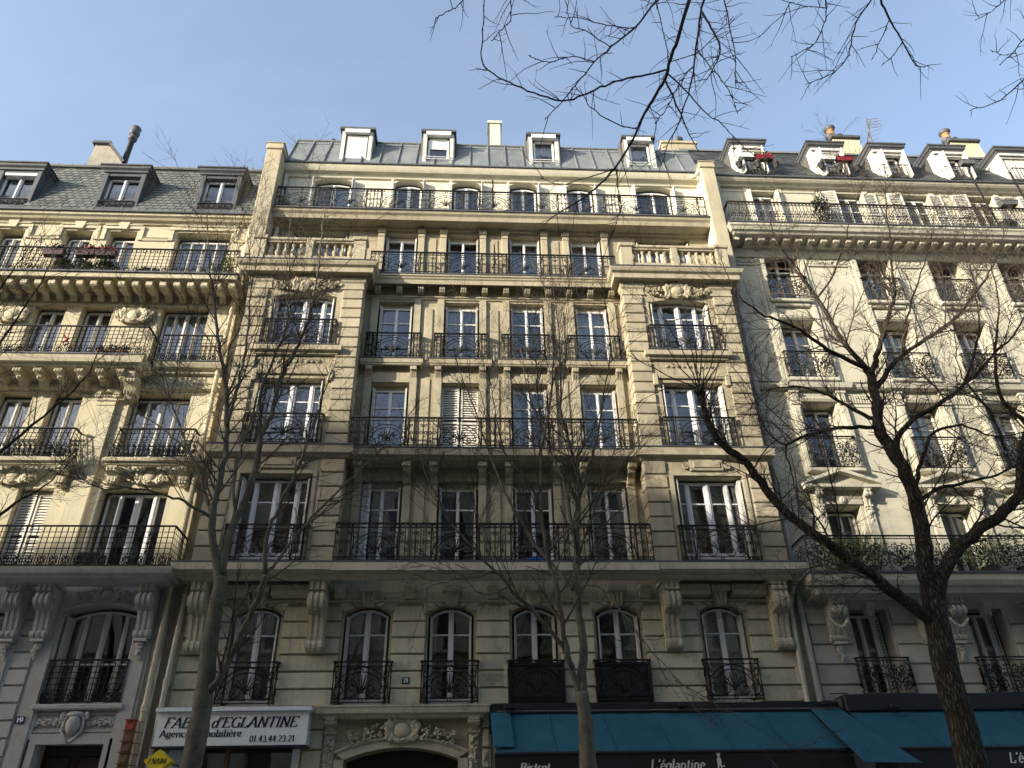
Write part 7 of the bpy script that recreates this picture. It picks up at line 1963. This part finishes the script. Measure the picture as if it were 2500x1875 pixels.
m = MB(); h0 = at(1707, 952, -5.4)
for k in range(14): m.sph((h0.x + T3.rs.uniform(-.06, .06), h0.y + T3.rs.uniform(-.06, .06), h0.z + T3.rs.uniform(-.08, .05)), (.06, .06, .06), 7, 5)
m.build('pollard_knuckle', M['bark'], T3.t, smooth=True)
T3.finish()

# --- tree past the left edge
T4 = Tree('bare_tree', 'bare tree with trunk beyond the left edge reaching over number 19', (-10.8, -4.5, 0), 404, M['bark'], M['twig'], -4.5)
base = Vector((-10.6, -4.5, .1))
f0 = Vector((-10.4, -4.5, 5.0))
T4.limb3([base, Vector((-10.6, -4.5, 1.5)), Vector((-10.5, -4.5, 3.4)), f0], .24, .16, 'trunk', 12, .01)
def to(px, dy=0.0): return [at(x, y, -4.5 + dy * i / max(1, len(px) - 1)) for i, (x, y) in enumerate(px)]
T4.limb3([f0] + to([(-160, 1400), (-60, 1200), (0, 1106), (105, 1017), (200, 933), (250, 840)], -.6), .05, .006)
T4.limb3([f0] + to([(-190, 1350), (-110, 1050), (-40, 900), (40, 780), (100, 690), (130, 620)], .6), .05, .006)
T4.limb3([f0] + to([(-220, 1300), (-150, 950), (-70, 800), (-10, 720), (40, 650), (70, 600)], -.3), .05, .006)
T4.limb3([f0] + to([(-170, 1430), (-60, 1330), (20, 1240), (90, 1200), (150, 1150)], -1.0), .05, .007)
T4.limb3([f0] + to([(-260, 1300), (-230, 980), (-190, 800), (-160, 680)], 0), .1, .012)
T4.clothe(1.6, 1.8, 2, .13, .05, 5.5, .9, .35, only=range(1, 99))
T4.clothe(4.0, .9, 2, .2, .05, 6.5, 1.0, .35, only=range(1, 99))
T4.finish()

# --- tree near the viewer whose branches hang into the top of the view
T5 = Tree('bare_tree', 'near bare tree whose dark budded branches hang into the top of the view', (5.2, -19.0, 0), 505, M['twig_dark'], M['twig_dark'], -12.5)
base = Vector((5.2, -19.0, .1)); f5 = Vector((5.0, -18.6, 6.5))
T5.limb3([base, Vector((5.3, -19, 2.0)), Vector((5.1, -18.8, 4.4)), f5], .24, .17, 'trunk', 12, .01)
n0 = len(T5.axis)
top = at(1683, 0, -12.5)
T5.limb3([f5, Vector((4.8, -16.8, 10.0)), Vector((3.6, -14.2, 11.9)), Vector((2.75, -12.8, 11.2)), top], .11, .026, n=8, wob=.01)
topB = at(2151, 0, -12.8)
T5.limb3([f5, Vector((6.0, -17, 10.2)), Vector((5.4, -14.6, 11.6)), Vector((4.7, -13.2, 10.6)), topB], .08, .014, n=8, wob=.01)
T5.limb3([f5, Vector((6.6, -17.2, 9.5)), Vector((7.6, -14.8, 11.0)), Vector((7.0, -12.8, 10.3)), at(2560, 60, -12.2)], .07, .012, n=8, wob=.01)
n1 = len(T5.axis)
K = 1.0
T5.limb([(1683, 0), (1655, 94), (1636, 145), (1624, 192), (1592, 246), (1567, 290), (1542, 347), (1501, 410), (1453, 460), (1403, 498), (1359, 523), (1327, 548)], .024, .004, 0, 1.2, n=6, wob=.006)
def hang(px, r0, dy0, dy1, r1=.0035): T5.limb(px, r0, r1, dy0, dy1, 'branchlet', 5, .008)
hang([(1665, -60), (1605, 0), (1548, 69), (1491, 116), (1453, 151), (1403, 208), (1374, 246), (1330, 290)], .013, 0, -.4)
hang([(1633, 170), (1579, 183), (1516, 195), (1466, 214), (1422, 233), (1378, 246), (1321, 233), (1258, 208), (1207, 183), (1176, 148), (1179, 75), (1182, 0), (1186, -60)], .012, .3, -.5, .005)
hang([(1554, 312), (1523, 309), (1466, 280), (1434, 252), (1415, 215)], .008, .6, .2)
hang([(1624, 195), (1661, 277), (1680, 321), (1706, 372)], .012, .3, .9)
hang([(1735, -80), (1718, 0), (1705, 75), (1696, 157), (1680, 233), (1655, 302), (1630, 353), (1610, 420)], .015, -.2, .5)
hang([(1714, 30), (1737, 69), (1756, 107), (1750, 151), (1725, 195)], .014, -.2, -.6)
hang([(1768, -50), (1768, 0), (1781, 63), (1794, 138), (1797, 214)], .009, -.1, -.6)
hang([(1590, -30), (1605, 20), (1620, 82), (1636, 157)], .007, -.1, .2)
hang([(1630, 180), (1686, 233), (1718, 271), (1762, 302), (1800, 343), (1840, 380)], .009, .3, .9)
hang([(1504, 412), (1510, 466), (1516, 505), (1491, 580)], .007, .9, .7)
hang([(1503, 410), (1428, 435), (1371, 451), (1320, 435)], .007, .9, 1.2)
hang([(1640, 150), (1700, 130), (1750, 80), (1790, 40)], .006, .3, -.2)
hang([(1700, 120), (1740, 170), (1780, 220), (1800, 275)], .006, 0, -.5)
hang([(1696, 157), (1660, 200), (1630, 260), (1600, 300)], .006, .1, -.4)
hang([(1453, 151), (1400, 140), (1340, 150), (1290, 135)], .006, -.2, -.7)
hang([(1491, 116), (1430, 75), (1395, 60), (1380, 0), (1370, -40)], .006, -.2, -.5)
hang([(1548, 69), (1480, 60), (1420, 45), (1355, 42)], .006, -.2, -.5)
hang([(1151, -30), (1120, 12), (1088, 31), (1063, 44)], .006, -.5, -.7)
hang([(1251, -30), (1248, 10), (1245, 50), (1220, 75), (1201, 100)], .006, -.5, -.8)
hang([(2030, -60), (2017, 0), (2017, 46), (1986, 108), (1930, 139)], .008, -.3, -.6)
hang([(2017, 20), (1960, 14), (1930, 8), (1915, 36)], .005, -.3, -.5)
hang([(2140, -40), (2125, 0), (2089, 57), (2076, 118), (2066, 147), (2027, 183), (1966, 206)], .010, -.3, -.2)
hang([(2151, 0), (2171, 46), (2200, 98), (2238, 159), (2264, 160)], .013, -.3, .1)
hang([(2171, 50), (2150, 100), (2128, 147)], .006, -.3, -.1)
hang([(2202, 104), (2180, 135), (2151, 162)], .006, -.2, .1)
hang([(2470, -30), (2452, 0), (2421, 26), (2382, 49)], .008, .2, .3)
hang([(2560, 20), (2500, 93), (2467, 134), (2440, 158)], .009, .3, .3)
hang([(2480, 130), (2450, 135), (2418, 121)], .005, .3, .4)
hang([(2560, 130), (2500, 195), (2442, 244), (2367, 270)], .011, .3, .5)
n2 = len(T5.axis)
T5.rmin = .0022
# short budded spurs along every branchlet
rs = T5.rs
for Q, R_ in T5.axis[n1:]:
    for i in range(len(Q) - 1):
        L_ = (Q[i + 1] - Q[i]).length
        for _ in range(int(L_ * 7.5 + rs.random())):
            b = Q[i].lerp(Q[i + 1], rs.random()); ax = (Q[i + 1] - Q[i]).normalized()
            sd = ax.orthogonal().normalized(); sd.rotate(Matrix.Rotation(rs.uniform(0, 2 * PI), 3, ax))
            T5.shoot(b, ax * .6 + sd, rs.uniform(.12, .5), .005, 1 if rs.random() < .5 else 0, .2, 0, 5, 5)
        for _ in range(int(L_ * 14 + rs.random())):
            b = Q[i].lerp(Q[i + 1], rs.random())
            T5.tw.sph((b.x + rs.uniform(-.006, .006), b.y + rs.uniform(-.006, .006), b.z + rs.uniform(-.006, .006)), (.0065, .0065, .009), 5, 3)
T5.finish()
